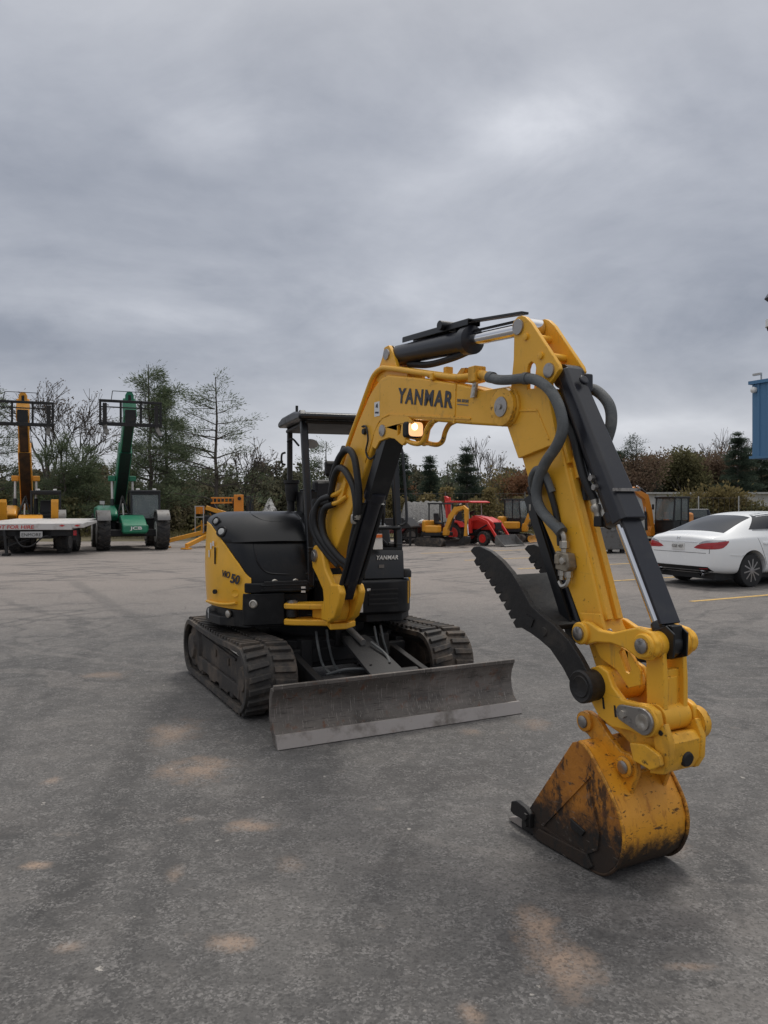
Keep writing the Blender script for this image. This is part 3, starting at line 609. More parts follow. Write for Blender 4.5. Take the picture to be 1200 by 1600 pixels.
# left front: skirt with louvres, console panel with lettering
b = MB(); b.prism([(.655, .19), (.66, .55), (.635, .635), (.56, .70), (.35, .76), (.35, .19)], .67, .965, 'xy')
fl = mk('front_skirt', b, 'plastic', EX, HF, bevel=.03, seg=3)
b = MB()
for z in (.76, .80, .84, .88): b.bar((.664, .30, z), (.664, .56, z), .012, .016)
mk('louvre', b, 'matte', fl, bevel=.003)
for c_, d_ in (((.668, .225, .735), (.004, .05, .075)), ((.668, .30, .885), (.004, .03, .02))):
    b = MB(); b.box(c_, d_); mk('safety_decal', b, 'white', fl)
b = MB(); b.box((.668, .23, .86), (.012, .03, .03)); mk('skirt_bolt', b, 'zinc', fl)
b = MB(); b.prism([(.60, .675), (.45, .735), (.2, .79), (.2, .76), (.44, .71), (.58, .65)], .745, .945, 'xy'); mk('side_cover', b, 'yellow_clean', EX, HF, bevel=.008)
b = MB(); b.prism([(.56, .965), (.63, .965), (.60, 1.20), (.575, 1.225), (.53, 1.22)], .27, .63)
cp = mk('front_panel', b, 'black', EX, HF, bevel=.012)
nrm = Vector((.235, 0, .03)).normalized()
text('panel_lettering', 'YANMAR', 'white', cp, (.6165, .385, 1.13), (0, 1, 0), (-.13, 0, 1), .036, .19, .025, .28, space=1.12)
b = MB(); b.box((.624, .425, 1.075), (.004, .045, .028)); mk('panel_badge', b, 'decalgrey', cp)
b = MB(); b.lathe((.58, .655, .975), (0, 0, 1), [(0, .05), (.05, .05), (.07, .035)], 18); mk('floor_boss', b, 'matte', EX, HF)
b = MB(); b.box((.640, .385, 1.285), (.006, .085, .13), Matrix.Rotation(rad(-8), 3, 'Y')); lb = mk('safety_notice', b, 'white', EX, HF)
b = MB(); b.box((.6395, .385, 1.332), (.010, .080, .026), Matrix.Rotation(rad(-8), 3, 'Y')); mk('notice_heading', b, 'orange_decal', lb)

# canopy with four posts
b = MB(); b.prism([(.56, 2.305), (.585, 2.335), (.56, 2.365), (.3, 2.40), (-.3, 2.41), (-.50, 2.385), (-.52, 2.345), (-.48, 2.33), (.45, 2.31)], -.275, .70)
cn = mk('canopy_roof', b, 'black', EX, HF, bevel=.02, seg=3)
b = MB(); b.span(-.5, .46, -.2, .62, 2.285, 2.315); mk('roof_liner', b, 'seat', cn, bevel=.01)
def post(pts, w, h):
    b = MB()
    for p, q in zip(pts[:-1], pts[1:]):
        d = (Vector(q) - Vector(p)).normalized() * w * .45; b.bar(Vector(p) - d, Vector(q) + d, h, w, (1, 0, 0))
    return b
mk('canopy_post', post([(.60, -.185, .95), (.60, -.185, 1.22), (.43, -.20, 2.20), (.40, -.20, 2.31), (.33, -.20, 2.37)], .07, .06), 'black', EX, HF, bevel=.014)
mk('canopy_post', post([(.545, .60, .98), (.545, .60, 1.24), (.41, .60, 2.20), (.37, .60, 2.32)], .07, .06), 'black', EX, HF, bevel=.014)
mk('canopy_post', post([(-.5, -.16, 1.2), (-.5, -.16, 2.33)], .05, .05), 'black', EX, HF, bevel=.01)
mk('canopy_post', post([(-.5, .60, 1.1), (-.5, .60, 2.33)], .05, .05), 'black', EX, HF, bevel=.01)
b = MB(); b.tube([(.58, .31, 1.40), (.585, .45, 1.40), (.585, .60, 1.40)], .018); b.tube([(.60, .30, 1.20), (.60, .28, 1.38), (.585, .31, 1.40)], .018)
b.bar((.58, .62, 1.22), (.575, .30, 1.22), .03, .02); mk('guard_rail', b, 'black', EX, HF)
b = MB(); b.tube([(.44, .62, 2.12), (.46, .66, 2.08), (.5, .665, 1.9), (.58, .665, 1.5), (.585, .64, 1.43), (.575, .605, 1.42)], .012); mk('grab_handle', b, 'black', EX, HF)
b = MB(); b.tube([(-.45, -.19, 2.2), (-.36, -.16, 2.22), (-.25, -.12, 2.15)], .010); mr = mk('mirror', b, 'matte', EX, HF)
b = MB(); b.lathe((.36, -.13, 2.12), (.8, -.45, -.35), [(-.02, .05), (0, .068), (.006, .066)], 24)
b.v = [(x, y, 2.12 + (z - 2.12) * .62) for x, y, z in b.v]; mk('mirror_glass', b, 'lightgrey', mr)
b = MB(); b.tube([(-.51, -.20, 2.10), (-.51, -.235, 2.08), (-.51, -.235, 2.0), (-.51, -.20, 1.98)], .010); mk('roof_hook', b, 'matte', EX, HF)
b = MB(); b.cyl((.3, -.24, 2.39), (.3, -.24, 2.45), .012, n=8); mk('roof_stud', b, 'matte', cn, HF)

# seat, consoles, levers
b = MB(); b.prism([(-.42, 1.20), (.10, 1.18), (.13, 1.23), (.08, 1.29), (-.36, 1.30)], .02, .50)
st = mk('operator_seat', b, 'seat', EX, HF, bevel=.04, seg=3)
b = MB(); b.prism([(-.36, 1.26), (-.44, 1.42), (-.47, 1.78), (-.42, 1.86), (-.36, 1.80), (-.33, 1.50), (-.25, 1.30)], .04, .48); mk('seat_back', b, 'seat', st, bevel=.05, seg=3)
b = MB(); b.prism([(-.40, 1.86), (-.44, 2.0), (-.40, 2.03), (-.35, 1.98), (-.35, 1.88)], .16, .36); mk('headrest', b, 'seat', st, bevel=.03, seg=3)
b = MB(); b.span(-.35, .05, .0, .54, .94, 1.19); mk('seat_box', b, 'matte', EX, HF, bevel=.02)
for y in (-.06, .57):
    b = MB(); b.prism([(-.30, 1.15), (.22, 1.12), (.28, 1.22), (.20, 1.40), (-.05, 1.47), (-.28, 1.42)], y - .06, y + .06); cs = mk('arm_console', b, 'plastic', EX, HF, bevel=.03, seg=3)
    b = MB(); b.tube([(.17, y, 1.38), (.20, y, 1.50), (.19, y, 1.60)], .014, rs=lambda f: .012 + .012 * f); b.lathe((.19, y, 1.57), (0, 0, 1), [(0, .022), (.05, .028), (.08, .02)], 12); mk('joystick', b, 'hose', cs)
b = MB(); b.lathe((-.40, -.16, 1.63), (0, 0, 1), [(0, .05), (.12, .065), (.16, .062), (.17, .075), (.20, .075), (.20, .05)], 18); b.cyl((-.40, -.16, 1.3), (-.40, -.16, 1.64), .03, n=12); mk('air_intake', b, 'matte', EX, HF)
for y in (.36, .48):
    b = MB(); b.tube([(.46, y, 1.15), (.42, y, 1.30), (.36, y, 1.45)], .013); b.lathe((.36, y, 1.44), (-.1, 0, 1), [(0, .02), (.1, .022), (.12, .012)], 12); mk('travel_lever', b, 'hose', EX, HF)
b = MB(); b.tube([(.52, .40, 1.36), (.50, .47, 1.28), (.50, .54, 1.22)], .02); b.cyl((.50, .52, 1.245), (.50, .575, 1.235), .03, n=12); mk('pedal_link', b, 'matte', EX, HF)
b = MB(); b.span(-.36, -.05, -.12, .02, 1.50, 1.72); b.span(-.34, -.07, -.10, .0, 1.72, 1.74); mk('monitor_box', b, 'plastic', EX, HF, bevel=.03, seg=3)

# --- boom bracket (frame BF)
b = MB()
sideP = [(-.09, 1.27), (.03, 1.285), (.07, 1.22), (.13, 1.10), (.25, .99), (.37, 1.0), (.41, .94), (.38, .86), (.30, .74), (.20, .69), (.05, .69), (.06, .80), (.10, .86), (.085, .93), (-.02, 1.02), (-.115, 1.09), (-.14, 1.19)]
b.prism(sideP, -.185, -.13); b.prism([(.12, 1.0), (.25, .99), (.37, 1.0), (.41, .94), (.38, .86), (.30, .74), (.20, .69), (.05, .69), (.06, .80), (.10, .90)], -.022, .034); b.prism([(-.09, 1.27), (.03, 1.285), (.07, 1.22), (.13, 1.10), (.16, .98), (.10, .86), (.085, .93), (-.02, 1.02), (-.115, 1.09), (-.14, 1.19)], .048, .085)
b.prism([(.02, .70), (.20, .70), (.25, .78), (.24, .88), (.20, .97), (.14, 1.06), (.06, 1.0), (.12, .9), (.06, .8)], -.132, -.02); b.span(.03, .15, -.03, .06, .72, .99)
bk = mk('boom_bracket', b, 'yellow', EX, BF, bevel=.018, seg=3)
b = MB(); fork = [(-.02, -.10), (.17, -.16), (.19, -.02), (.10, .10), (-.10, .12), (-.22, .0), (-.30, -.22), (-.30, -.34), (-.24, -.38), (-.17, -.32)]
b.prism(fork, .755, .80, 'xy'); b.prism([(p[0] * 1.0, p[1]) for p in fork], .625, .675, 'xy'); b.prism([(-.02, -.1), (.16, -.12), (.1, .1), (-.08, .1), (-.17, -.05), (-.18, -.16)], .676, .754, 'xy')
mk('swing_fork', b, 'yellow', bk, bevel=.012)
b = MB(); b.lathe((-.25, -.30, .80), (0, 0, 1), [(0, .045), (.014, .045), (.016, .03), (.022, .03)], 18); mk('fork_pin', b, 'pin', bk)
for y, s in ((-.185, -1), (.085, 1)):
    b = MB(); b.lathe((-.055, y, 1.19), (0, s, 0), [(0, .052), (.014, .05), (.016, .034), (.022, .032)], 20); mk('bracket_pin', b, 'pin', bk)
for y in (-.168, -.042):
    b = MB(); b.lathe((.30, y - .005, .93), (0, 1, 0), [(0, .05), (.003, .065), (.045, .065), (.05, .05)], 20); mk('pin_boss', b, 'yellow', bk)
b = MB(); b.cyl((-.30, -.28, .715), (-.72, -.12, .715), .035, n=14); b.lathe((-.25, -.30, .69), (0, 0, 1), [(0, .05), (.06, .05)], 16); mk('swing_rod', b, 'hose', EX, BF)

# --- boom
bo_out = [(-.055, 1.085), (-.13, 1.11), (-.155, 1.19), (-.12, 1.31), (.05, 1.555), (.33, 1.905), (.58, 2.20), (.76, 2.375), (.84, 2.425), (.93, 2.468), (1.03, 2.478), (1.477, 2.392), (1.919, 2.290), (2.12, 2.232)]
bo_out += [(2.306 + .118 * math.cos(rad(t)), 2.118 + .112 * math.sin(rad(t))) for t in range(75, -100, -25)]
bo_out += [(2.0, 2.052), (1.62, 2.105), (1.30, 2.152), (1.08, 2.172), (.97, 2.15), (.87, 2.08), (.712, 1.865), (.465, 1.543), (.209, 1.25), (.06, 1.10)]
b = MB(); b.prism(bo_out, -.125, .045)
bm_ = mk('boom', b, 'yellow', EX, BF, bevel=.016, seg=3)
lug = [(.80, 2.01), (.85, 2.12), (.95, 2.185), (1.08, 2.20), (1.30, 2.175), (1.36, 2.13), (1.30, 2.09), (1.265, 2.00), (1.235, 1.985), (1.20, 2.00), (1.13, 2.035), (1.05, 2.05), (.92, 2.035), (.86, 1.985)]
for y0, y1 in ((-.130, -.105), (.025, .050)):
    b = MB(); b.prism(lug, y0, y1, holes=[[(1.17, 2.055), (1.205, 2.065), (1.22, 2.12), (1.17, 2.125)]]); mk('cylinder_lug', b, 'yellow', bm_, bevel=.005)
b = MB(); b.lathe((.969, -.130, 2.105), (0, -1, 0), [(0, .042), (.01, .04), (.012, .02)], 18); b.cyl((.969, -.1, 2.105), (.969, .06, 2.105), .03); mk('boom_pin', b, 'pin', bm_)
b = MB(); b.bar((1.06, -.127, 2.205), (2.0, -.127, 2.085), .008, .010); b.tube([(1.06, -.127, 2.205), (.95, -.127, 2.185), (.86, -.127, 2.12), (.70, -.127, 1.90)], .006, 6)
b.bar((1.845, -.1265, 2.305), (1.83, -.1265, 2.075), .006, .02, (1, 0, 0)); mk('weld_seam', b, 'yellow', bm_)
for y, s in ((-.127, -1), (.047, 1)):
    b = MB(); b.lathe((2.306, y, 2.118), (0, s, 0), [(0, .105), (.018, .10), (.020, .07)], 28); h = mk('boom_tip_boss', b, 'yellow_worn', bm_)
    b = MB(); b.lathe((2.306, y + s * .018, 2.118), (0, s, 0), [(0, .055), (.008, .053), (.010, .016), (.018, .014)], 22); mk('tip_pin', b, 'pin', h)
# steel pipes along the boom's back, near side and middle
for y, o in ((-.112, .030), (-.072, .030), (.02, .03)):
    b = MB(); P = [(-.02, y, 1.52), (.14, y, 1.70), (.40, y, 2.05), (.60, y, 2.28), (.72, y, 2.42), (.80, y, 2.50), (.90, y, 2.535), (1.02, y, 2.525), (1.477, y, 2.392 + o), (1.82, y, 2.318 + o), (2.0, y, 2.30 + o)]
    b.tube(P, .019, 10); mk('hydraulic_pipe', b, 'yellow', bm_)
b = MB(); b.span(1.58, 1.615, -.14, .12, 2.36, 2.405); b.box((1.58, 0, 2.43), (.04, .05, .05)); mk('pipe_clamp', b, 'yellow', bm_, bevel=.006)
b = MB(); b.tube([(2.0, -.11, 2.335), (2.10, -.13, 2.32), (2.2, -.14, 2.29)], .026, 10); b.span(2.03, 2.10, -.17, -.09, 2.28, 2.37); mk('pipe_union', b, 'yellow_worn', bm_, bevel=.008)
b = MB(); b.prism([(2.02, 2.20), (2.06, 2.20), (2.08, 2.28), (2.05, 2.30)], -.145, -.13); mk('clamp_bracket', b, 'zinc', bm_)
b = MB(); b.prism([(1.66, 2.36), (1.75, 2.42), (1.80, 2.415), (1.72, 2.34)], -.02, .12); b.tube([(1.3, .03, 2.44), (1.5, .04, 2.42), (1.66, .03, 2.36)], .012); mk('pipe_guard', b, 'yellow_worn', bm_)
ax = Vector((1.803 - 1.151, 0, 2.258 - 2.366)).normalized()
text('boom_lettering', 'YANMAR', 'decal', bm_, (1.163, -.1262, 2.272), ax, (0, 0, 1), .100, .66, .032, space=1.16)
text('decal_lettering', 'DIAL BEFORE', 'decalgrey', bm_, (1.865, -.1262, 2.197), ax, (0, 0, 1), .018, .115, .01)
b = MB(); b.bar((1.865, -.1262, 2.183), (1.975, -.1262, 2.165), .002, .006); mk('decal_rule', b, 'decalgrey', bm_)
b = MB(); b.box((.878, -.1258, 2.262), (.075, .002, .10)); d_ = mk('warning_decal', b, 'white', bm_)
b = MB(); b.prism([(.86, 2.275), (.895, 2.27), (.89, 2.30), (.87, 2.295)], -.1280, -.1270); b.bar((.852, -.1275, 2.24), (.905, -.1275, 2.235), .001, .012); mk('decal_symbol', b, 'decal', d_)
# work light under the knee, inside a bent bar guard
b = MB(); b.box((1.285, -.085, 2.085), (.075, .115, .105)); wl = mk('work_light', b, 'matte', bm_, bevel=.02, seg=3)
b = MB(); b.prism([(-.050 * c_, -.046 * s_) for c_, s_ in [(math.copysign(abs(math.cos(t)) ** .45, math.cos(t)), math.copysign(abs(math.sin(t)) ** .45, math.sin(t))) for t in np.linspace(0, 2 * PI, 28)[:-1]]], 1.325, 1.338, 'yz'); b.v = [(x, y - .085, z + 2.085) for x, y, z in b.v]; ln = mk('lamp_lens', b, 'lens', wl)
b = MB(); b.lathe((1.340, -.098, 2.10), (1, 0, 0), [(0, .022), (.003, .008)], 16); mk('lamp_bulb', b, 'glow', ln)
b = MB()
for y in (-.112, .028):
    b.tube([(1.25, y, 2.02), (1.33, y, 1.995), (1.42, y, 1.985), (1.475, y, 2.005), (1.505, y, 2.06), (1.55, y, 2.10), (1.62, y, 2.115)], .016, 8)
b.bar((1.42, -.112, 1.985), (1.42, .028, 1.985), .02, .02)
mk('light_guard', b, 'yellow_worn', bm_)
b = MB(); b.tube([(.66, -.13, 2.16), (.74, -.14, 2.15), (.77, -.14, 2.06), (.74, -.14, 1.97), (.80, -.13, 1.92), (.9, -.1, 2.0)], .007, 6); b.lathe((.70, -.125, 2.12), (0, -1, 0), [(0, .025), (.02, .02)], 10); mk('lamp_cable', b, 'hose', bm_)

# --- boom cylinder
b = MB(); A, T = Vector((.30, -.080, .93)), Vector((.965, -.04, 2.10)); dr = (T - A).normalized()
def on(f): return A + (T - A) * f
b.cyl(on(.07), on(.62), .062, n=22); b.lathe(on(.60), dr, [(0, .062), (.01, .078), (.07, .078), (.08, .05)], 22); b.lathe((.30, -.118, .93), (0, 1, 0), [(0, .06), (.075, .06)], 18); b.bar(on(-.02), on(.1), .07, .12, (1, 0, 0))
bc = mk('boom_cylinder', b, 'cyl', EX, BF)
b = MB(); b.cyl(on(.62), on(.99), .034, n=16); mk('cylinder_rod', b, 'chrome', bc)
up_ = Vector((dr.z, 0, -dr.x))
b = MB(); b.bar(on(.62) + up_ * .045, on(1.03) + up_ * .045, .145, .012, up_)
for y in (-.072, .072): b.bar(on(.62) + Vector((0, y, 0)) + up_ * .005, on(1.03) + Vector((0, y, 0)) + up_ * .005, .006, .09, up_)
mk('rod_guard', b, 'black', bc, bevel=.004)
b = MB()
for y in (-.075, .075): b.tube([on(.06) + up_ * .02 + Vector((0, y, 0)), on(.3) + up_ * .02 + Vector((0, y * 1.1, 0)), on(.58) + up_ * .01 + Vector((0, y, 0))], .018, 8)
mk('cylinder_hose', b, 'hose', bc)

# --- hoses looping from the house to the boom
def hose(pts, r, name='hydraulic_hose', m='hose', par=None, mw=BF):
    b = MB(); b.tube(pts, r, 10, 8); return mk(name, b, m, par or EX, mw)
hose([(.224, -.17, 1.665), (.07, -.19, 1.63), (.0, -.21, 1.54), (.0, -.20, 1.41), (.09, -.17, 1.29), (.20, -.13, 1.19), (.30, -.08, 1.12)], .026)
hose([(.25, -.165, 1.60), (.13, -.18, 1.57), (.085, -.185, 1.47), (.11, -.18, 1.36), (.19, -.16, 1.27), (.27, -.12, 1.19), (.34, -.08, 1.14)], .026)
hose([(.19, -.16, 1.63), (-.02, -.19, 1.58), (-.07, -.21, 1.46), (-.02, -.19, 1.33), (.08, -.15, 1.22), (.20, -.10, 1.12)], .024)
hose([(.10, .0, 2.05), (.20, -.15, 1.80), (.30, -.18, 1.86), (.40, -.18, 1.96), (.53, -.18, 2.0), (.63, -.18, 1.94), (.68, -.18, 1.81), (.69, -.17, 1.67), (.665, -.165, 1.55), (.60, -.16, 1.48)], .026)
hose([(.05, .0, 1.95), (.17, -.15, 1.66), (.29, -.18, 1.80), (.38, -.185, 1.868), (.47, -.185, 1.858), (.556, -.185, 1.80), (.63, -.18, 1.71), (.655, -.175, 1.59), (.64, -.17, 1.50)], .026)
hose([(.60, -.15, 1.48), (.52, -.14, 1.36), (.43, -.12, 1.24), (.38, -.10, 1.14)], .02)
b = MB()
for z, x in ((1.665, .225), (1.60, .25)): b.tube([(x - .02, -.168, z), (x + .08, -.155, z + .02), (x + .16, -.13, z + .06)], .018, 8)
b.prism([(.27, 1.63), (.36, 1.64), (.43, 1.76), (.40, 1.80), (.33, 1.72)], -.15, -.12); mk('hose_manifold', b, 'yellow', bm_, bevel=.005)
for x, z in ((.60, 1.46), (.645, 1.49)):
    b = MB(); b.lathe((x, -.165, z), (.1, .05, 1), [(0, .022), (.02, .029), (.06, .029), (.07, .02), (.1, .02)], 10); mk('hose_coupling', b, 'zinc', bm_)

# --- arm cylinder on top of the boom
b = MB(); A, T = Vector((.965, -.015, 2.628)), Vector((2.385, -.018, 2.535)); dr = (T - A).normalized(); up_ = Vector((-dr.z, 0, dr.x))
b.lathe((.965, -.062, 2.628), (0, 1, 0), [(0, .065), (.095, .065)], 20); b.cyl(on(.02), on(.60), .068, n=22); b.lathe(on(.585), dr, [(0, .068), (.01, .085), (.07, .085), (.085, .05)], 22)
ac = mk('arm_cylinder', b, 'cyl', EX, BF)
b = MB(); b.cyl(on(.6), on(.96), .036, n=18); b.lathe((2.39, -.075, 2.535), (0, 1, 0), [(0, .05), (.115, .05)], 18); mk('cylinder_rod', b, 'chrome', ac)
b = MB(); b.bar(on(.10) + up_ * .10, on(.64) + up_ * .115, .085, .012, up_)
for y in (-.042, .042): b.bar(on(.10) + up_ * .085 + Vector((0, y, 0)), on(.64) + up_ * .10 + Vector((0, y, 0)), .006, .035, up_)
b.bar(on(.60) + up_ * .112, on(.97) + up_ * .085, .05, .014, up_); b.lathe(on(.46) + up_ * .11 - Vector((0, .08, 0)), (0, 1, 0), [(0, .03), (.16, .03)], 14)
mk('rod_guard', b, 'black', ac, bevel=.004)
b = MB(); b.tube([on(.12) - up_ * .075, on(.3) - up_ * .10, on(.5) - up_ * .085, on(.62) - up_ * .06], .022, 8); b.tube([on(.60) + up_ * .05, on(.80) + up_ * .05, on(.95) + up_ * .05], .008, 6); mk('cylinder_hose', b, 'hose', ac)
for y in (-.095, .015):
    b = MB(); b.prism([(.83, 2.455), (.80, 2.50), (.895, 2.62), (.925, 2.685), (.985, 2.69), (1.04, 2.63), (1.10, 2.52), (1.24, 2.465), (1.24, 2.43)], y, y + .03); h = mk('cylinder_lug', b, 'yellow', bm_, bevel=.005)
    s = -1 if y < 0 else 1; yy = y if s < 0 else y + .03
    b = MB(); b.lathe((.965, yy, 2.63), (0, s, 0), [(0, .04), (.01, .038), (.012, .02)], 18); mk('lug_pin', b, 'pin', h)

# --- arm
arm_out = [(2.300, 2.10), (2.29, 2.03), (2.401, 1.828), (2.503, 1.593), (2.625, 1.402), (2.763, 1.162), (2.872, .962), (2.95, .80), (2.985, .745), (3.06, .74), (3.09, .80), (3.045, .97), (2.985, 1.05), (2.914, 1.267), (2.829, 1.503), (2.741, 1.749), (2.696, 1.876), (2.66, 2.05), (2.62, 2.18), (2.45, 2.20), (2.33, 2.16)]
b = MB(); b.prism(arm_out, -.080, .045); ar = mk('arm', b, 'yellow', EX, BF, bevel=.012, seg=3)
head = [(2.348, 2.543), (2.361, 2.565), (2.395, 2.582), (2.43, 2.580), (2.461, 2.566), (2.503, 2.53), (2.569, 2.449), (2.707, 2.284), (2.717, 2.258), (2.699, 2.24), (2.645, 2.197), (2.634, 2.15), (2.661, 2.047), (2.70, 1.90), (2.40, 1.84), (2.30, 2.03), (2.353, 2.135), (2.335, 2.19), (2.343, 2.249), (2.361, 2.36), (2.365, 2.477)]
slot = [(2.473, 2.19), (2.473, 2.293), (2.485, 2.318), (2.510, 2.328), (2.535, 2.310), (2.543, 2.285), (2.543, 2.19)]
for y0, y1, s in ((-.108, -.082, -1), (.047, .073, 1)):
    b = MB(); b.prism(head, y0, y1, holes=[slot]); hd = mk('arm_head_plate', b, 'yellow', ar, bevel=.005)
    yy = y0 if s < 0 else y1
    for x, z, r, mm in ((2.405, 2.525, .042, 'pin'), (2.645, 2.262, .038, 'pin'), (2.468, 2.462, .018, 'yellow'), (2.583, 2.345, .018, 'yellow')):
        q = MB(); q.lathe((x, yy, z), (0, s, 0), [(0, r), (.010, r * .96), (.012, r * .4)], 18); mk('head_pin' if mm == 'pin' else 'head_bolt', q, mm, hd)
b = MB(); b.cyl((2.583, -.085, 2.345), (2.583, .05, 2.345), .02, n=12); mk('spacer_tube', b, 'yellow', ar); b = MB(); b.cyl((2.468, -.085, 2.462), (2.468, .05, 2.462), .02, n=12); mk('spacer_tube', b, 'yellow', ar)
b = MB()
for y in (-.052, .010):
    b.bar((2.685, y, 1.95), (2.735, y, 1.80), .035, .02, (1, 0, 0)); b.bar((2.74, y, 1.775), (2.99, y, 1.07), .035, .022, (1, 0, 0))
b.bar((2.505, -.083, 2.02), (2.66, -.083, 1.93), .008, .012); b.bar((2.345, -.110, 2.095), (2.55, -.110, 2.075), .006, .012); b.bar((2.55, -.11, 2.075), (2.64, -.11, 1.92), .006, .012)
mk('arm_rail', b, 'yellow', ar, bevel=.005)
b = MB(); b.prism([(2.86, 1.09), (2.985, 1.10), (3.03, 1.0), (3.17, .955), (3.225, .885), (3.225, .825), (3.16, .80), (3.09, .865), (2.99, .90)], -.109, -.091, holes=[[(3.105, .945), (3.118, .965), (3.138, .96), (3.172, .885), (3.162, .862), (3.142, .868)]])
b.prism([(3.0, 1.0), (3.10, .93), (3.14, .84), (3.07, .88), (2.98, .94)], -.0905, -.0805); pl = mk('stop_plate', b, 'yellow', ar, bevel=.004)
b = MB(); b.cyl((3.055, -.110, 1.03), (3.055, -.119, 1.03), .014, n=8); mk('plate_bolt', b, 'pin', pl)
b = MB(); b.lathe((3.02, -.125, .79), (0, 1, 0), [(0, .068), (.003, .08), (.187, .08), (.19, .068)], 26); mk('arm_foot_boss', b, 'yellow_worn', ar)
# hoses down the arm
hose([(2.20, -.14, 2.29), (2.28, -.150, 2.265), (2.378, -.150, 2.25), (2.50, -.148, 2.24), (2.60, -.148, 2.215), (2.70, -.148, 2.15), (2.762, -.148, 2.06), (2.785, -.148, 1.97), (2.75, -.148, 1.89), (2.655, -.145, 1.80), (2.592, -.135, 1.715), (2.572, -.128, 1.64), (2.600, -.125, 1.575), (2.672, -.122, 1.515), (2.732, -.118, 1.475)], .027, 'sleeved_hose', 'sleeve', ar)
for p, q in (((2.50, -.148, 2.24), (2.53, -.148, 2.236)), ((2.19, -.14, 2.293), (2.23, -.14, 2.283)), ((2.715, -.118, 1.49), (2.745, -.118, 1.465))):
    b = MB(); b.cyl(p, q, .031, n=16); mk('hose_clamp', b, 'sleeve', ar)
hose([(2.62, .12, 2.19), (2.72, .125, 2.17), (2.81, .125, 2.09), (2.83, .12, 1.99), (2.79, .11, 1.87)], .028, 'sleeved_hose', 'sleeve', ar)
b = MB(); b.tube([(2.735, -.115, 1.47), (2.755, -.115, 1.45), (2.757, -.112, 1.42)], .014, 8); b.lathe((2.757, -.112, 1.425), (0, 0, -1), [(0, .018), (.005, .024), (.035, .024), (.04, .016), (.06, .016)], 6); mk('hose_fitting', b, 'zinc', ar)
b = MB(); b.prism([(2.715, 1.375), (2.80, 1.365), (2.815, 1.30), (2.79, 1.275), (2.715, 1.285)], -.135, -.082); b.box((2.735, -.12, 1.335), (.035, .05, .05)); vl = mk('shutoff_valve', b, 'valve', ar, bevel=.008)
b = MB(); b.lathe((2.775, -.135, 1.33), (0, -1, 0), [(0, .02), (.012, .018), (.014, .008)], 6); mk('valve_cap', b, 'zinc', vl); b = MB(); b.lathe((2.735, -.11, 1.285), (0, 0, -1), [(0, .018), (.03, .018), (.032, .012), (.05, .012)], 6); b.lathe((2.785, -.11, 1.28), (0, 0, -1), [(0, .02), (.03, .02), (.032, .012), (.045, .012)], 6)
b.tube([(2.785, -.11, 1.24), (2.775, -.115, 1.215), (2.745, -.115, 1.205), (2.72, -.11, 1.225)], .011, 6); mk('valve_fitting', b, 'zinc', vl)
hose([(2.53, -.11, 1.65), (2.565, -.12, 1.74), (2.62, -.12, 1.74), (2.66, -.10, 1.62), (2.69, -.09, 1.50), (2.715, -.10, 1.40)], .016, 'thumb_hose', 'hose', ar)
hose([(2.475, -.06, 1.66), (2.50, -.10, 1.73), (2.56, -.115, 1.775), (2.62, -.118, 1.75), (2.655, -.10, 1.66)], .02, 'thumb_hose', 'sleeve', ar)
hose([(2.62, .0, 2.12), (2.735, .0, 1.98), (2.79, -.01, 1.80), (2.80, -.02, 1.62)], .02, 'bucket_hose', 'hose', ar)
hose([(2.60, -.05, 2.14), (2.74, -.05, 1.95), (2.79, -.05, 1.82), (2.83, -.05, 1.72), (2.88, -.035, 1.62)], .022, 'bucket_hose', 'hose', ar)
b = MB(); b.lathe((2.735, -.03, 1.87), (.3, 0, -1), [(0, .014), (.04, .014), (.05, .022), (.15, .022)], 10); mk('pipe_fitting', b, 'yellow_worn', ar)
b = MB(); b.lathe((2.88, -.035, 1.62), (.28, 0, -.9), [(0, .024), (.02, .02), (.03, .028), (.05, .028), (.06, .02), (.09, .02)], 10); mk('pipe_fitting', b, 'zinc', ar)
b = MB(); b.box((2.92, -.03, 1.52), (.05, .06, .05)); b.cyl((2.90, -.03, 1.53), (2.97, -.02, 1.50), .022, n=10); mk('hose_elbow', b, 'matte', ar, bevel=.006)

# --- thumb cylinder in front of the arm
b = MB(); A, T = Vector((2.475, 0, 1.66)), Vector((2.86, 0, .86)); dr = (T - A).normalized(); off = Vector((-.035, 0, -.02))
b.cyl(A + off, T + off + dr * -.12, .042, n=18); b.lathe(A + off, -dr, [(0, .042), (.02, .05), (.06, .05), (.07, .02)], 18)
tcyl = mk('thumb_cylinder', b, 'cyl', EX, BF)
b = MB(); b.bar(A + off + Vector((.0, -.075, .0)), T + off + Vector((0, -.075, .0)) - dr * .1, .012, .055, (1, 0, 0)); mk('cylinder_guard', b, 'black', tcyl)
b = MB(); b.tube([(2.47, -.05, 1.62), (2.46, -.06, 1.52)], .02, 8); b.lathe((2.462, -.062, 1.60), (0, 0, -1), [(0, .022), (.03, .022), (.04, .016), (.07, .016)], 8); mk('hose_fitting', b, 'zinc', tcyl)

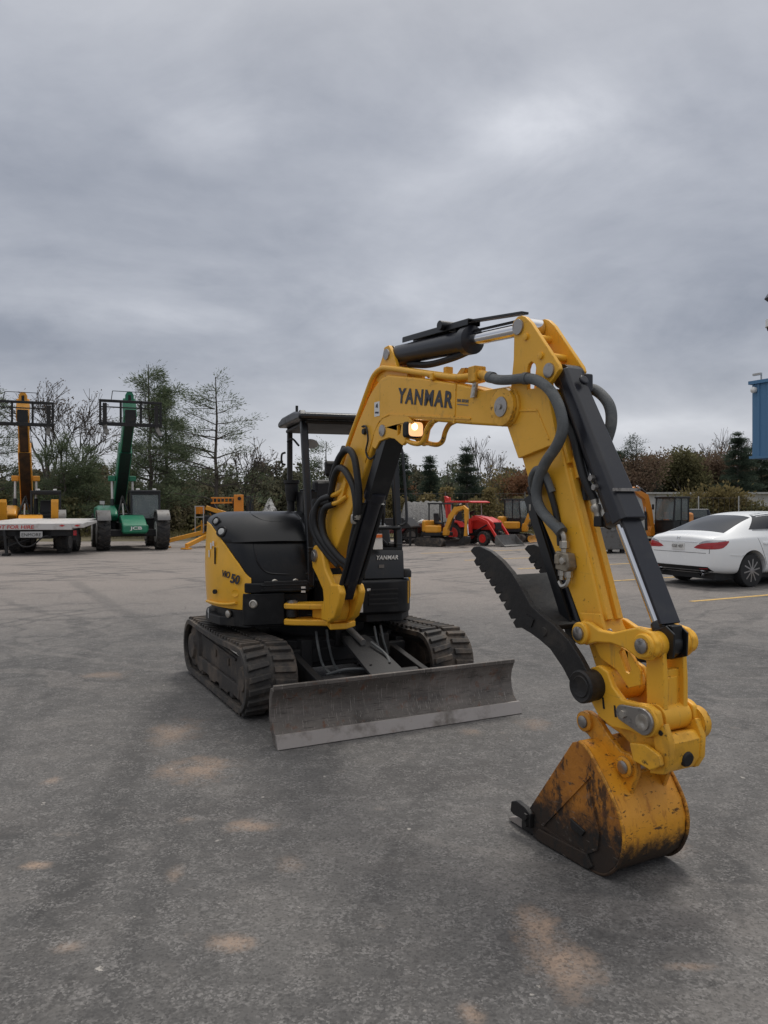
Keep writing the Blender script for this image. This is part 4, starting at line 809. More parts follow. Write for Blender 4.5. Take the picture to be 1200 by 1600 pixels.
# --- thumb
outl = [(2.120, 1.345), (2.150, 1.368), (2.203, 1.375), (2.305, 1.352), (2.40, 1.308), (2.48, 1.255), (2.56, 1.180), (2.63, 1.105), (2.70, 1.070), (2.80, 1.030), (2.902, .972), (2.97, .91), (3.03, .84)]
inn = [(2.935, .755), (2.859, .842), (2.771, .915), (2.70, .945), (2.632, .968), (2.56, .985)]
teeth = []
for i in range(9):      # saw teeth along the gripping edge
    f = i / 9; P_ = Vector((2.535, 1.0)).lerp(Vector((2.150, 1.318)), f); bow = .045 * math.sin(PI * f); P_ += Vector((.25, .3)) * bow
    Q_ = Vector((2.535, 1.0)).lerp(Vector((2.150, 1.318)), (i + .62) / 9) + Vector((.25, .3)) * .045 * math.sin(PI * (i + .62) / 9)
    teeth += [(P_.x - .020, P_.y - .022), (P_.x - .044, P_.y + .004), (Q_.x + .006, Q_.y + .004)]
b = MB()
for y0, y1 in ((-.215, -.185), (.160, .190)): b.prism(outl + [(3.045, .79), (3.03, .745), (2.985, .725)] + inn + teeth, y0, y1)
th_ = mk('thumb', b, 'iron', EX, BF, bevel=.004)
b = MB(); b.prism([(2.47, 1.245), (2.53, 1.190), (2.60, 1.110), (2.68, 1.065), (2.78, 1.025), (2.775, 1.0), (2.66, 1.035), (2.575, 1.085), (2.505, 1.16), (2.45, 1.215)], -.185, .160); mk('thumb_web', b, 'matte', th_, bevel=.006)
b = MB(); b.cyl((2.60, -.184, 1.07), (2.60, .159, 1.07), .032, n=14); mk('thumb_tube', b, 'iron', th_)
b = MB(); b.prism([(2.56, 1.02), (2.64, 1.0), (2.66, 1.04), (2.60, 1.06)], -.222, -.214); b.lathe((2.73, -.214, .99), (0, -1, 0), [(0, .024), (.008, .02)], 14); mk('thumb_stop', b, 'iron', th_)
for s in (-1, 1):
    b = MB(); b.lathe((2.995, -.10 if s < 0 else .055, .785), (0, s, 0), [(0, .062), (.02, .068), (.08, .070), (.10, .074), (.13, .074), (.138, .066), (.134, .05), (.138, .046), (.132, .03)], 30); mk('thumb_hub', b, 'iron', th_)

# --- bucket linkage
lk = [(2.865, 1.003), (2.875, 1.04), (2.91, 1.062), (2.955, 1.06), (3.02, 1.035), (3.10, 1.035), (3.17, 1.058), (3.24, 1.078), (3.31, 1.068), (3.342, 1.03), (3.342, .985), (3.305, .945), (3.24, .945), (3.17, .975), (3.09, .985), (3.0, .975), (2.93, .952), (2.88, .965)]
for y0, y1 in ((-.145, -.112), (.075, .108)):
    b = MB(); b.prism(lk, y0, y1); l_ = mk('side_link', b, 'yellow', EX, BF, bevel=.01)
    s = -1 if y0 < 0 else 1; yy = y0 if s < 0 else y1
    for x, z in ((2.91, 1.005), (3.285, 1.008)):
        b = MB(); b.lathe((x, yy - s * .05, z), (0, s, 0), [(0, .052), (.062, .052), (.068, .046)], 22); mk('link_boss', b, 'yellow', l_)
        b = MB(); b.lathe((x, yy + s * .015, z), (0, s, 0), [(0, .032), (.014, .032), (.018, .026)], 18); mk('link_pin', b, 'pin', l_)
b = MB()
for y in (-.078, .042):
    b.cyl((3.285, y - .022, 1.008), (3.285, y + .022, 1.008), .055, n=22)
    b.prism([(3.24, .99), (3.33, .99), (3.338, .86), (3.338, .70), (3.245, .70), (3.24, .86)], y - .013, y + .013)
b.span(3.275, 3.312, -.068, .032, .68, .90); b.span(3.309, 3.319, -.048, .012, .74, .87)
b.cyl((3.295, -.098, .70), (3.295, .062, .70), .060, n=26)
hl = mk('power_link', b, 'yellow', EX, BF, bevel=.008)

# --- bucket cylinder
b = MB(); A, T = Vector((2.665, -.012, 2.235)), Vector((3.285, -.018, 1.012)); dr = (T - A).normalized(); up_ = Vector((-dr.z, 0, dr.x))
b.lathe((2.665, -.05, 2.235), (0, 1, 0), [(0, .06), (.1, .06)], 18); b.cyl(on(.03), on(.56), .056, n=22); b.lathe(on(.54), dr, [(0, .056), (.01, .07), (.06, .07), (.07, .04)], 22)
bcy = mk('bucket_cylinder', b, 'cyl', EX, BF)
b = MB(); b.cyl(on(.58), on(.955), .030, n=18); mk('cylinder_rod', b, 'chrome', bcy)
b = MB(); b.lathe(on(.93), dr, [(0, .03), (.01, .038), (.05, .038), (.055, .03), (.08, .03)], 14); b.lathe((3.285, -.05, 1.010), (0, 1, 0), [(0, .064), (.065, .064)], 22); b.box((3.30, -.018, 1.06), (.09, .06, .06)); b.prism([(3.27, .93), (3.36, .96), (3.365, 1.06), (3.32, 1.09), (3.25, 1.06)], .018, .028); b.prism([(3.27, .93), (3.36, .96), (3.365, 1.06), (3.32, 1.09), (3.25, 1.06)], -.062, -.052)
mk('rod_eye', b, 'black', bcy, bevel=.005)
b = MB(); b.prism([(-.075, -.0), (.075, 0), (.075, .055), (.055, .075), (-.055, .075), (-.075, .055)], 0, 1, 'xy')
def along_cyl(f0, f1, k0=1.0, k1=1.0, o0=0.0, o1=0.0):
    r = []
    for x, y, z in b.v:
        f = f0 + (f1 - f0) * z; k = k0 + (k1 - k0) * z; r.append(tuple(on(f) + Vector((0, x * k, 0)) + up_ * (y * k + o0 + (o1 - o0) * z)))
    return r
v0 = b.v; b.v = along_cyl(-.01, .60, .8, 1.05, .0, .012); mk('cylinder_guard', b, 'cyl', bcy, bevel=.006)
b = MB(); b.prism([(-.058, .045), (.058, .045), (.058, .062), (-.058, .062)], 0, 1, 'xy'); b.v = along_cyl(.52, .955, 1, 1, 0, .0); mk('rod_guard', b, 'cyl', bcy, bevel=.004)
b = MB(); b.bar(on(.50) + up_ * .095 + Vector((0, -.08, 0)), on(.50) + up_ * .095 + Vector((0, .08, 0)), .014, .014); b.lathe(on(.42) + Vector((0, -.075, 0)), (0, -1, 0), [(0, .016), (.02, .014)], 8); b.lathe(on(.455) + Vector((0, -.075, 0)), (0, -1, 0), [(0, .016), (.02, .014)], 8); mk('guard_clip', b, 'pin', bcy)
b = MB(); b.box(on(.05) + up_ * .05 + Vector((0, .055, 0)), (.05, .05, .09)); b.cyl(on(.06) + up_ * .08, on(.06) + up_ * .10, .025, n=10); mk('hose_port', b, 'cyl', bcy, bevel=.008)

# --- quick coupler
b = MB()
cs_ = [(2.945, .80), (2.965, .855), (3.02, .878), (3.075, .86), (3.105, .80), (3.16, .755), (3.235, .757), (3.30, .765), (3.352, .745), (3.365, .695), (3.345, .645), (3.29, .62), (3.20, .628), (3.10, .618), (3.02, .645), (2.965, .71)]
for y0, y1 in ((-.150, -.118), (.068, .096)): b.prism(cs_, y0, y1)
cpl = mk('quick_coupler', b, 'yellow', EX, BF, bevel=.01)
b = MB(); b.prism([(3.00, .68), (3.12, .665), (3.30, .635), (3.375, .655), (3.40, .62), (3.395, .54), (3.365, .49), (3.28, .475), (3.22, .53), (3.12, .585), (3.02, .61)], -.116, .066); mk('coupler_body', b, 'yellow_worn', cpl, bevel=.016, seg=3)
for y in (-.136, .054):
    b = MB(); b.prism([(3.31, .66), (3.375, .70), (3.405, .63), (3.40, .54), (3.37, .49), (3.30, .475), (3.30, .52), (3.33, .57)], y, y + .032); mk('coupler_cheek', b, 'yellow_worn', cpl, bevel=.006)
b = MB(); b.prism([(3.215, .585), (3.30, .60), (3.375, .575), (3.385, .535), (3.33, .50), (3.235, .515)], -.165, -.14); mk('coupler_hook', b, 'yellow_worn', cpl, bevel=.006); b = MB(); b.lathe((3.385, -.02, .545), (1, 0, -.2), [(0, .035), (.02, .03)], 14); mk('coupler_plug', b, 'matte', cpl, bevel=.006)
for s in (-1, 1):
    b = MB(); b.lathe((3.295, -.135 if s < 0 else .08, .695), (0, s, 0), [(0, .066), (.025, .064), (.028, .05)], 24); mk('coupler_boss', b, 'yellow', cpl)
b = MB(); b.prism([(3.185 + .036 * math.cos(t), .705 + .036 * math.sin(t)) for t in np.linspace(PI * .55, PI * 1.45, 8)] + [(3.295 + .056 * math.cos(t), .695 + .056 * math.sin(t)) for t in np.linspace(-PI * .5, PI * .5, 10)], -.176, -.160)
kp = mk('pin_keeper', b, 'pin', cpl, bevel=.004)
b = MB(); b.lathe((3.30, -.176, .695), (0, -1, 0), [(0, .034), (.006, .034), (.007, .02), (.002, .012)], 20); mk('keeper_bolt', b, 'zinc', kp); b = MB(); b.lathe((3.195, -.176, .703), (0, -1, 0), [(0, .018), (.012, .017)], 6); mk('keeper_bolt', b, 'zinc', kp)
b = MB(); b.lathe((3.33, .085, .665), (0, 1, 0), [(0, .072), (.04, .07), (.052, .055)], 26); mk('coupler_boss', b, 'yellow_worn', cpl)
b = MB()
for x, z in ((3.12, .70), (3.05, .72)): b.prism([(x, z - .03), (x + .012, z - .03), (x + .004, z + .02), (x - .006, z + .02)], -.1515, -.149)
b.lathe((3.36, -.138, .66), (0, -1, 0), [(0, .012), (.002, .01)], 10); mk('coupler_slot', b, 'matte', cpl)

# --- bucket
side = [(2.960, .530), (3.0, .545), (3.051, .522), (3.109, .465), (3.184, .378), (3.235, .300), (3.258, .230), (3.254, .155), (3.221, .078), (3.170, .028), (3.128, .010), (3.071, .004), (2.958, .004), (2.739, .004), (2.690, .012), (2.672, .075), (2.664, .133)]
YN, YF = -.250, .150
def inset(pr, d):
    r = []
    for i in range(len(pr)):
        a, c = Vector(pr[max(0, i - 1)]), Vector(pr[min(len(pr) - 1, i + 1)]); t = (c - a).normalized(); r.append((pr[i][0] - t.y * -d * -1, pr[i][1] + t.x * -d))
    return r
back = side[1:15]; inner = [(x - (.018 if z > .03 else .0), z + (.018 if z < .06 else -.004)) for x, z in back]
b = MB(); b.prism(back + inner[::-1], YN + .012, YF - .012)
bu = mk('bucket', b, 'bucket', EX, BF, bevel=.003, smooth=50)
for y0, y1 in ((YN, YN + .016), (YF - .016, YF)):
    b = MB(); b.prism(side, y0, y1); sp_ = mk('bucket_side', b, 'bucket_side', bu, bevel=.005, smooth=50)
    if y0 < 0:
        b = MB(); b.prism([(2.70, .012), (2.74, .062), (3.06, .072), (3.10, .03), (3.07, .006), (2.74, .006)], y0 - .014, y0); mk('wear_plate', b, 'bucket_side', sp_, bevel=.005)
        b = MB()
        for p, q in (((2.765, .085), (3.075, .415)), ((2.76, .083), (3.02, .05)), ((3.02, .05), (3.12, .115)), ((3.12, .115), (3.13, .19)), ((3.13, .19), (3.06, .37))): b.bar((p[0], y0 - .003, p[1]), (q[0], y0 - .003, q[1]), .010, .012, (1, 0, 0))
        mk('side_rib', b, 'bucket_side', sp_)
        b = MB(); b.prism([(2.955, .19), (2.96, .145), (3.03, .135), (3.05, .165)], y0 - .010, y0); mk('side_badge', b, 'iron', sp_, bevel=.004)
b = MB()
b.tube([(x + .004, YN + .006, z) for x, z in side[1:12]], .008, 8, 3); mk('side_bead', b, 'bucket', bu)
b = MB(); b.tube([(x + .004, YF - .006, z) for x, z in side[1:12]], .008, 8, 3); mk('side_bead', b, 'bucket', bu)
ear = [(2.885, .60), (2.892, .63), (2.915, .648), (2.95, .652), (2.985, .642), (3.02, .62), (3.075, .57), (3.145, .525), (3.19, .527), (3.228, .505), (3.24, .46), (3.225, .42), (3.20, .36), (3.185, .30), (3.14, .34), (3.06, .43), (2.99, .51), (2.94, .545), (2.905, .555), (2.89, .575)]
for y0, y1 in ((-.140, -.112), (.060, .086)):
    b = MB(); b.prism(ear, y0, y1); e_ = mk('bucket_ear', b, 'bucket', bu, bevel=.006)
    s = -1 if y0 < 0 else 1; yy = y0 if s < 0 else y1
    for x, z in ((2.932, .603), (3.175, .468)):
        q = MB(); q.lathe((x, yy - s * .02, z), (0, s, 0), [(0, .046), (.034, .046), (.038, .040)], 22); mk('ear_boss', q, 'bucket', e_)
        q = MB(); q.lathe((x, yy + s * .014, z), (0, s, 0), [(0, .028), (.010, .028), (.013, .022)], 16); mk('bucket_pin', q, 'pin', e_)
b = MB(); b.cyl((2.932, -.13, .603), (2.932, .08, .603), .028); mk('pin_shaft', b, 'pin', bu); b = MB(); b.cyl((3.175, -.13, .468), (3.175, .08, .468), .028); mk('pin_shaft', b, 'pin', bu)
b = MB(); b.prism([(3.0, .545), (3.05, .53), (3.12, .47), (3.16, .42), (3.14, .40), (3.06, .48)], -.112, .060); mk('ear_plate', b, 'bucket', bu, bevel=.006)
for y in (-.218, -.11, .01, .118):
    b = MB(); b.prism([(2.78, .006), (2.78, .045), (2.62, .055), (2.60, .05), (2.60, .008)], y - .03, y + .03); t_ = mk('tooth', b, 'iron', bu, bevel=.005)
    b = MB(); b.prism([(2.625, .010), (2.615, .060), (2.57, .055), (2.49, .022), (2.48, .010)], y - .028, y + .028); b.v = [(x, y + (yy - y) * (1 if x > 2.55 else .7), z) for x, yy, z in b.v]; mk('tooth_tip', b, 'edge', t_, bevel=.004)
for y0, y1 in ((-.280, -.251), (.151, .180)):
    b = MB(); b.prism([(2.552, .085), (2.56, .135), (2.60, .15), (2.665, .14), (2.705, .12), (2.70, .05), (2.655, .045), (2.64, .075), (2.58, .075)], y0, y1); c_ = mk('side_cutter', b, 'iron', bu, bevel=.005)
    s = -1 if y0 < 0 else 1
    b = MB()
    for x, z in ((2.68, .105), (2.678, .068)): b.cyl((x, y0 if s < 0 else y1, z), (x, (y0 - .014) if s < 0 else (y1 + .014), z), .016, n=6)
    mk('cutter_bolt', b, 'iron', c_)
b = MB(); b.span(2.672, 2.70, YN + .017, YF - .017, .006, .03); mk('bucket_lip', b, 'iron', bu, bevel=.004)
# ------------------------------------------------------------------ parking lines
dv = Vector((.885, .466, 0)); nv = Vector((-.466, .885, 0))
for i, (x, y, L_) in enumerate(((5.05, 12.63, 5.5), (3.95, 15.58, 5.5), (3.32, 19.0, 5.5), (2.3, 21.9, 5.5), (1.2, 25.0, 5.5), (6.4, 9.7, 4.5))):
    p = Vector((x, y, .004)); q = p + dv * L_; w = nv * .055
    g = MB(); g._add([p - w, q - w, q + w, p + w], [(0, 1, 2, 3)]); tag(mk('parking_line', g, 'linepaint', smooth=0), 'faded yellow parking bay line on the asphalt', kind='structure', group='parking bay lines')

# ------------------------------------------------------------------ sedan
def sedan(mw):
    S = thing('sedan', 'white four-door sedan parked at the right edge, seen from behind', 'car', mw)
    # x from the rear axle (0); stations: x, half width, sill z, belt z, deck/roof z, roof half width, glass?
    st = [(-1.00, .62, .42, .80, .915, .52), (-.985, .74, .34, .86, .985, .60), (-.90, .84, .29, .90, 1.020, .66), (-.74, .895, .27, .935, 1.040, .69), (-.56, .915, .255, .955, 1.065, .69), (-.30, .925, .25, .97, 1.165, .66), (.08, .925, .245, .98, 1.315, .615),
          (.52, .925, .24, .98, 1.425, .59), (1.05, .925, .24, .965, 1.462, .585), (1.6, .925, .24, .95, 1.46, .59), (2.05, .92, .24, .94, 1.42, .60), (2.55, .92, .24, .93, 1.22, .64), (3.0, .915, .24, .92, 1.02, .68), (3.4, .90, .25, .86, .93, .64), (3.65, .85, .27, .78, .84, .58), (3.80, .72, .34, .66, .72, .5)]
    def sec(s):
        x, w, z0, zb, zt, wr = s
        return [(x, 0, z0 - .02), (x, w * .80, z0 - .01), (x, w * .965, z0 + .05), (x, w * .99, z0 + (zb - z0) * .35), (x, w, z0 + (zb - z0) * .72), (x, w * .975, zb - .02), (x, w * .945, zb), (x, w * .945 + (wr - w * .945) * .5, zb + (zt - zb) * .55), (x, wr, zt - .035), (x, wr * .55, zt - .006), (x, 0, zt)]
    rows = [[Vector(p) for p in sec(s)] for s in st]
    full = [r + [Vector((p.x, -p.y, p.z)) for p in r[-2:0:-1]] for r in rows]
    b = MB(); b.grid(full, close=True); n = len(full[0]); b._add(full[0], [tuple(range(n))]); b._add(full[-1], [tuple(range(n - 1, -1, -1))])
    me = bpy.data.meshes.new('tmp'); me.from_pydata(b.v, [], b.f); bm = bmesh.new(); bm.from_mesh(me); bmesh.ops.remove_doubles(bm, verts=bm.verts, dist=1e-5); bmesh.ops.recalc_face_normals(bm, faces=bm.faces); bm.to_mesh(me); bm.free()
    tmp = bpy.data.objects.new('tmp', me); COL.objects.link(tmp); sb = tmp.modifiers.new('s', 'SUBSURF'); sb.levels = 2; sb.render_levels = 2
    cut = []
    for xw in (0, 2.775):
        c = MB(); c.cyl((xw, -1.2, .335), (xw, 1.2, .335), .385, n=40); m2 = bpy.data.meshes.new('cut'); m2.from_pydata(c.v, [], c.f); o2 = bpy.data.objects.new('cut', m2); COL.objects.link(o2); cut.append(o2)
        bo_ = tmp.modifiers.new('b', 'BOOLEAN'); bo_.operation = 'DIFFERENCE'; bo_.object = o2; bo_.solver = 'EXACT'
    bpy.context.view_layer.update(); dg = bpy.context.evaluated_depsgraph_get(); ev = tmp.evaluated_get(dg)
    bme = bpy.data.meshes.new_from_object(ev); bme.name = 'body'
    from mathutils.bvhtree import BVHTree
    bvh = BVHTree.FromPolygons([v.co.copy() for v in bme.vertices], [tuple(p.vertices) for p in bme.polygons])
    for o in cut + [tmp]: bpy.data.objects.remove(o)
    bme.materials.clear(); bme.materials.append(M['carwhite']); bme.polygons.foreach_set('use_smooth', [True] * len(bme.polygons)); bme.set_sharp_from_angle(angle=rad(50))
    body = link(bpy.data.objects.new('body', bme), S, mw)
    def patch(name, corners, d, mm, off=.004, nu=14, nv_=8, par=body, lift=None):
        """a panel laid on the body: bilinear grid of rays cast along d"""
        P = [Vector(c) for c in corners]; d = Vector(d).normalized(); R_ = []
        for i in range(nv_ + 1):
            f = i / nv_; a_, b_ = P[0].lerp(P[3], f), P[1].lerp(P[2], f); row = []
            for j in range(nu + 1):
                p = a_.lerp(b_, j / nu); h = bvh.ray_cast(p - d * 3, d, 6)
                row.append((h[0] - d * off) if h[0] is not None else p)
            R_.append(row)
        q = MB(); q.grid(R_); q.grid([[v + d * (off + .003) for v in (R_[0])], R_[0]]); q.grid([R_[-1], [v + d * (off + .003) for v in R_[-1]]]); q.grid([[r[0] + d * (off + .003), r[0]] for r in R_]); q.grid([[r[-1], r[-1] + d * (off + .003)] for r in R_])
        return mk(name, q, mm, par, smooth=45)
    # glass
    mkp = patch
    mkp('rear_window', [(-.53, .66, 0), (-.53, -.66, 0), (.36, -.555, 0), (.36, .555, 0)], (0, 0, -1), 'glass', .004, 16, 12)
    mkp('windscreen', [(2.95, .60, 0), (2.95, -.60, 0), (2.15, -.54, 0), (2.15, .54, 0)], (0, 0, -1), 'glass', .004, 12, 8)
    for s in (-1, 1):
        d = (0, -s, -.15)
        mkp('side_window', [(.04, 0, .995), (.93, 0, .995), (.93, 0, 1.365), (.50, 0, 1.325)], d, 'glass', .004)
        mkp('side_window', [(.97, 0, .995), (1.85, 0, .985), (1.85, 0, 1.385), (.97, 0, 1.372)], d, 'glass', .004)
        mkp('side_window', [(1.90, 0, .985), (2.75, 0, .975), (2.15, 0, 1.36), (1.90, 0, 1.375)], d, 'glass', .004)
        for c in ([(.12, 0, .975), (2.80, 0, .957), (2.80, 0, .966), (.12, 0, .986)], [(.935, 0, .99), (.962, 0, .99), (.962, 0, 1.37), (.935, 0, 1.365)]): mkp('window_trim', c, d, 'plastic', .006, 20, 1)
        mkp('door_seam', [(.40, 0, .42), (.408, 0, .42), (.15, 0, .95), (.142, 0, .95)], (0, -s, 0), 'matte', .002, 1, 10)
        mkp('door_seam', [(1.0, 0, .33), (1.008, 0, .33), (.955, 0, .95), (.947, 0, .95)], (0, -s, 0), 'matte', .002, 1, 10)
        mkp('door_handle', [(.28, 0, .83), (.50, 0, .835), (.50, 0, .865), (.28, 0, .86)], (0, -s, 0), 'carwhite', .028, 6, 2)
        mkp('body_crease', [(-.62, 0, .635), (-.1, 0, .60), (-.1, 0, .615), (-.62, 0, .648)], (0, -s, 0), 'carwhite', .008, 10, 1)
        # tail lamps: wrap lens seen from behind and from the side
        def wrap(name, spec, mm, off=.006, par=body):
            R_ = []
            for ph, zl, zh in spec:
                d_ = Vector((math.cos(rad(ph)), math.sin(rad(ph)) * -s, 0)); row = []
                for k in range(5):
                    p = Vector((-.35, s * .35, zl + (zh - zl) * k / 4)); h_ = bvh.ray_cast(p + d_ * 3, -d_, 4); row.append(h_[0] + d_ * off)
                R_.append((row, d_))
            q = MB(); q.grid([r for r, _ in R_]); q.grid([[r[0] - d_ * (off + .003) for r, d_ in R_], [r[0] for r, _ in R_]]); q.grid([[r[-1] for r, _ in R_], [r[-1] - d_ * (off + .003) for r, d_ in R_]])
            return mk(name, q, mm, par, smooth=50)
        t = wrap('tail_light', [(183, .765, .775), (189, .752, .815), (197, .748, .848), (206, .746, .866), (212, .747, .872), (218, .750, .878), (224, .758, .886), (230, .775, .894), (236, .825, .902), (241, .885, .905)], 'red_lens')
        wrap('lens_band', [(193, .842, .858), (199, .858, .892), (206, .870, .912), (212, .876, .922), (218, .882, .925), (224, .890, .924), (230, .898, .922), (236, .905, .916)], 'clear_lens', .006, t)
        mkp('trunk_seam', [(0, s * .715, .67), (0, s * .722, .67), (0, s * .722, .77), (0, s * .715, .77)], (1, 0, 0), 'matte', .003, 1, 6)
        mkp('reflector', [(0, s * .50, .36), (0, s * .68, .37), (0, s * .68, .385), (0, s * .50, .375)], (1, 0, 0), 'red_lens', .014, 4, 1)
    mkp('trim_strip', [(0, .44, .872), (0, -.44, .872), (0, -.46, .885), (0, .46, .885)], (1, 0, 0), 'chrome', .010, 10, 1)
    mkp('trunk_seam', [(0, .72, .665), (0, -.72, .665), (0, -.72, .672), (0, .72, .672)], (1, 0, 0), 'matte', .003, 14, 1)
    pn = mkp('number_plate', [(0, .155, .715), (0, -.155, .715), (0, -.155, .85), (0, .155, .85)], (1, 0, 0), 'white', .016, 2, 2)
    h = bvh.ray_cast(Vector((-3, 0, .80)), Vector((1, 0, 0)), 6)[0]
    text('plate_lettering', 'GSE 407', 'decalgrey', pn, (h.x - .034, .135, .755), (0, -1, 0), (.08, 0, 1), .060, .27, .01)
    h = bvh.ray_cast(Vector((-3, 0, .94)), Vector((1, 0, 0)), 6)[0]
    q = MB(); q.bar((h.x - .012, .03, .915), (h.x + .006, .035, .975), .008, .008); q.bar((h.x - .012, -.03, .915), (h.x + .006, -.035, .975), .008, .008); q.bar((h.x - .004, .03, .945), (h.x - .004, -.03, .945), .008, .008); mk('badge', q, 'chrome', body)
    text('model_badge', 'V6', 'chrome', body, (h.x - .006, -.46, .72), (0, -1, 0), (.1, 0, 1), .024, None, .01, .1)
    mkp('rear_valance', [(0, .80, .255), (0, -.80, .255), (0, -.68, .41), (0, .68, .41)], (1, 0, 0), 'plastic', .012, 16, 4)
    mkp('valance_trim', [(0, .62, .325), (0, -.62, .325), (0, -.62, .337), (0, .62, .337)], (1, 0, 0), 'chrome', .020, 12, 1)
    for s in (-1, 1):
        q = MB(); q.lathe((-.80, s * .52, .27), (-1, 0, 0), [(0, .04), (.18, .045), (.19, .042), (.15, .036), (.02, .034)], 18); mk('exhaust_tip', q, 'chrome', body)
    q = MB(); q.span(-.85, 3.5, -.74, .74, .17, .28); mk('underbody', q, 'matte', body)
    for xw in (0, 2.775):
        for s in (-1, 1):
            c = (xw, s * .80, .325)
            q = MB(); q.lathe((xw, s * .66, .325), (0, s, 0), [(0, .23), (.0, .31), (.03, .325), (.19, .325), (.215, .31), (.222, .24)], 36); wl_ = mk('wheel', q, 'cartyre', S)
            q = MB(); q.lathe((xw, s * .845, .325), (0, s, 0), [(.035, .238), (.030, .222), (-.03, .212)], 36)
            for k in range(10):
                a = k * PI / 5 + .1; o_ = .16
                p1 = Vector((xw + .03 * math.cos(a), s * .875, .325 + .03 * math.sin(a))); p2 = Vector((xw + .222 * math.cos(a + .07), s * .868, .325 + .222 * math.sin(a + .07))); q.bar(p1, p2, .026, .03, (0, 1, 0))
            q.lathe((xw, s * .85, .325), (0, s, 0), [(0, .05), (.032, .045), (.036, .02)], 16); mk('rim', q, 'alloy', wl_)
            q = MB(); q.lathe((xw, s * .80, .325), (0, s, 0), [(0, .215), (.01, .215)], 30); mk('wheel_shade_disc', q, 'matte', wl_)  # dark disc added to stand for the shade behind the spokes
    return S
ang = math.degrees(math.atan2(.452, .894))
sedan(Matrix.Translation((6.70, 15.60, 0)) @ Matrix.Rotation(rad(ang), 4, 'Z'))

# ------------------------------------------------------------------ big lugged wheel
def big_wheel(par, x, y, r, w, rim='matte', s=1, lugs=18, name='wheel'):
    q = MB(); q.lathe((x, y - w / 2, r), (0, 1, 0), [(0, r * .55), (.0, r * .88), (w * .12, r * .95), (w * .88, r * .95), (w, r * .88), (w, r * .55)], 28)
    for k in range(lugs):
        for h in (-1, 1):
            a = 2 * PI * (k + .25 * h) / lugs
            p1 = Vector((x + r * .955 * math.cos(a), y + h * w * .02, r + r * .955 * math.sin(a))); a2 = a + .16; p2 = Vector((x + r * .94 * math.cos(a2), y + h * w * .50, r + r * .94 * math.sin(a2)))
            q.bar(p1, p2, r * .075, r * .10, (math.cos(a), 0, math.sin(a)))
    o = mk(name, q, 'tyre', par, smooth=30)
    q = MB(); hf = [(.48, r * .60), (.53, r * .57), (.50, r * .45), (.51, r * .20), (.55, r * .18)]
    q.lathe((x, y, r), (0, 1, 0), [(-a * w, c) for a, c in hf[::-1]] + [(a * w, c) for a, c in hf], 20)
    mk('rim', q, rim, o); return o

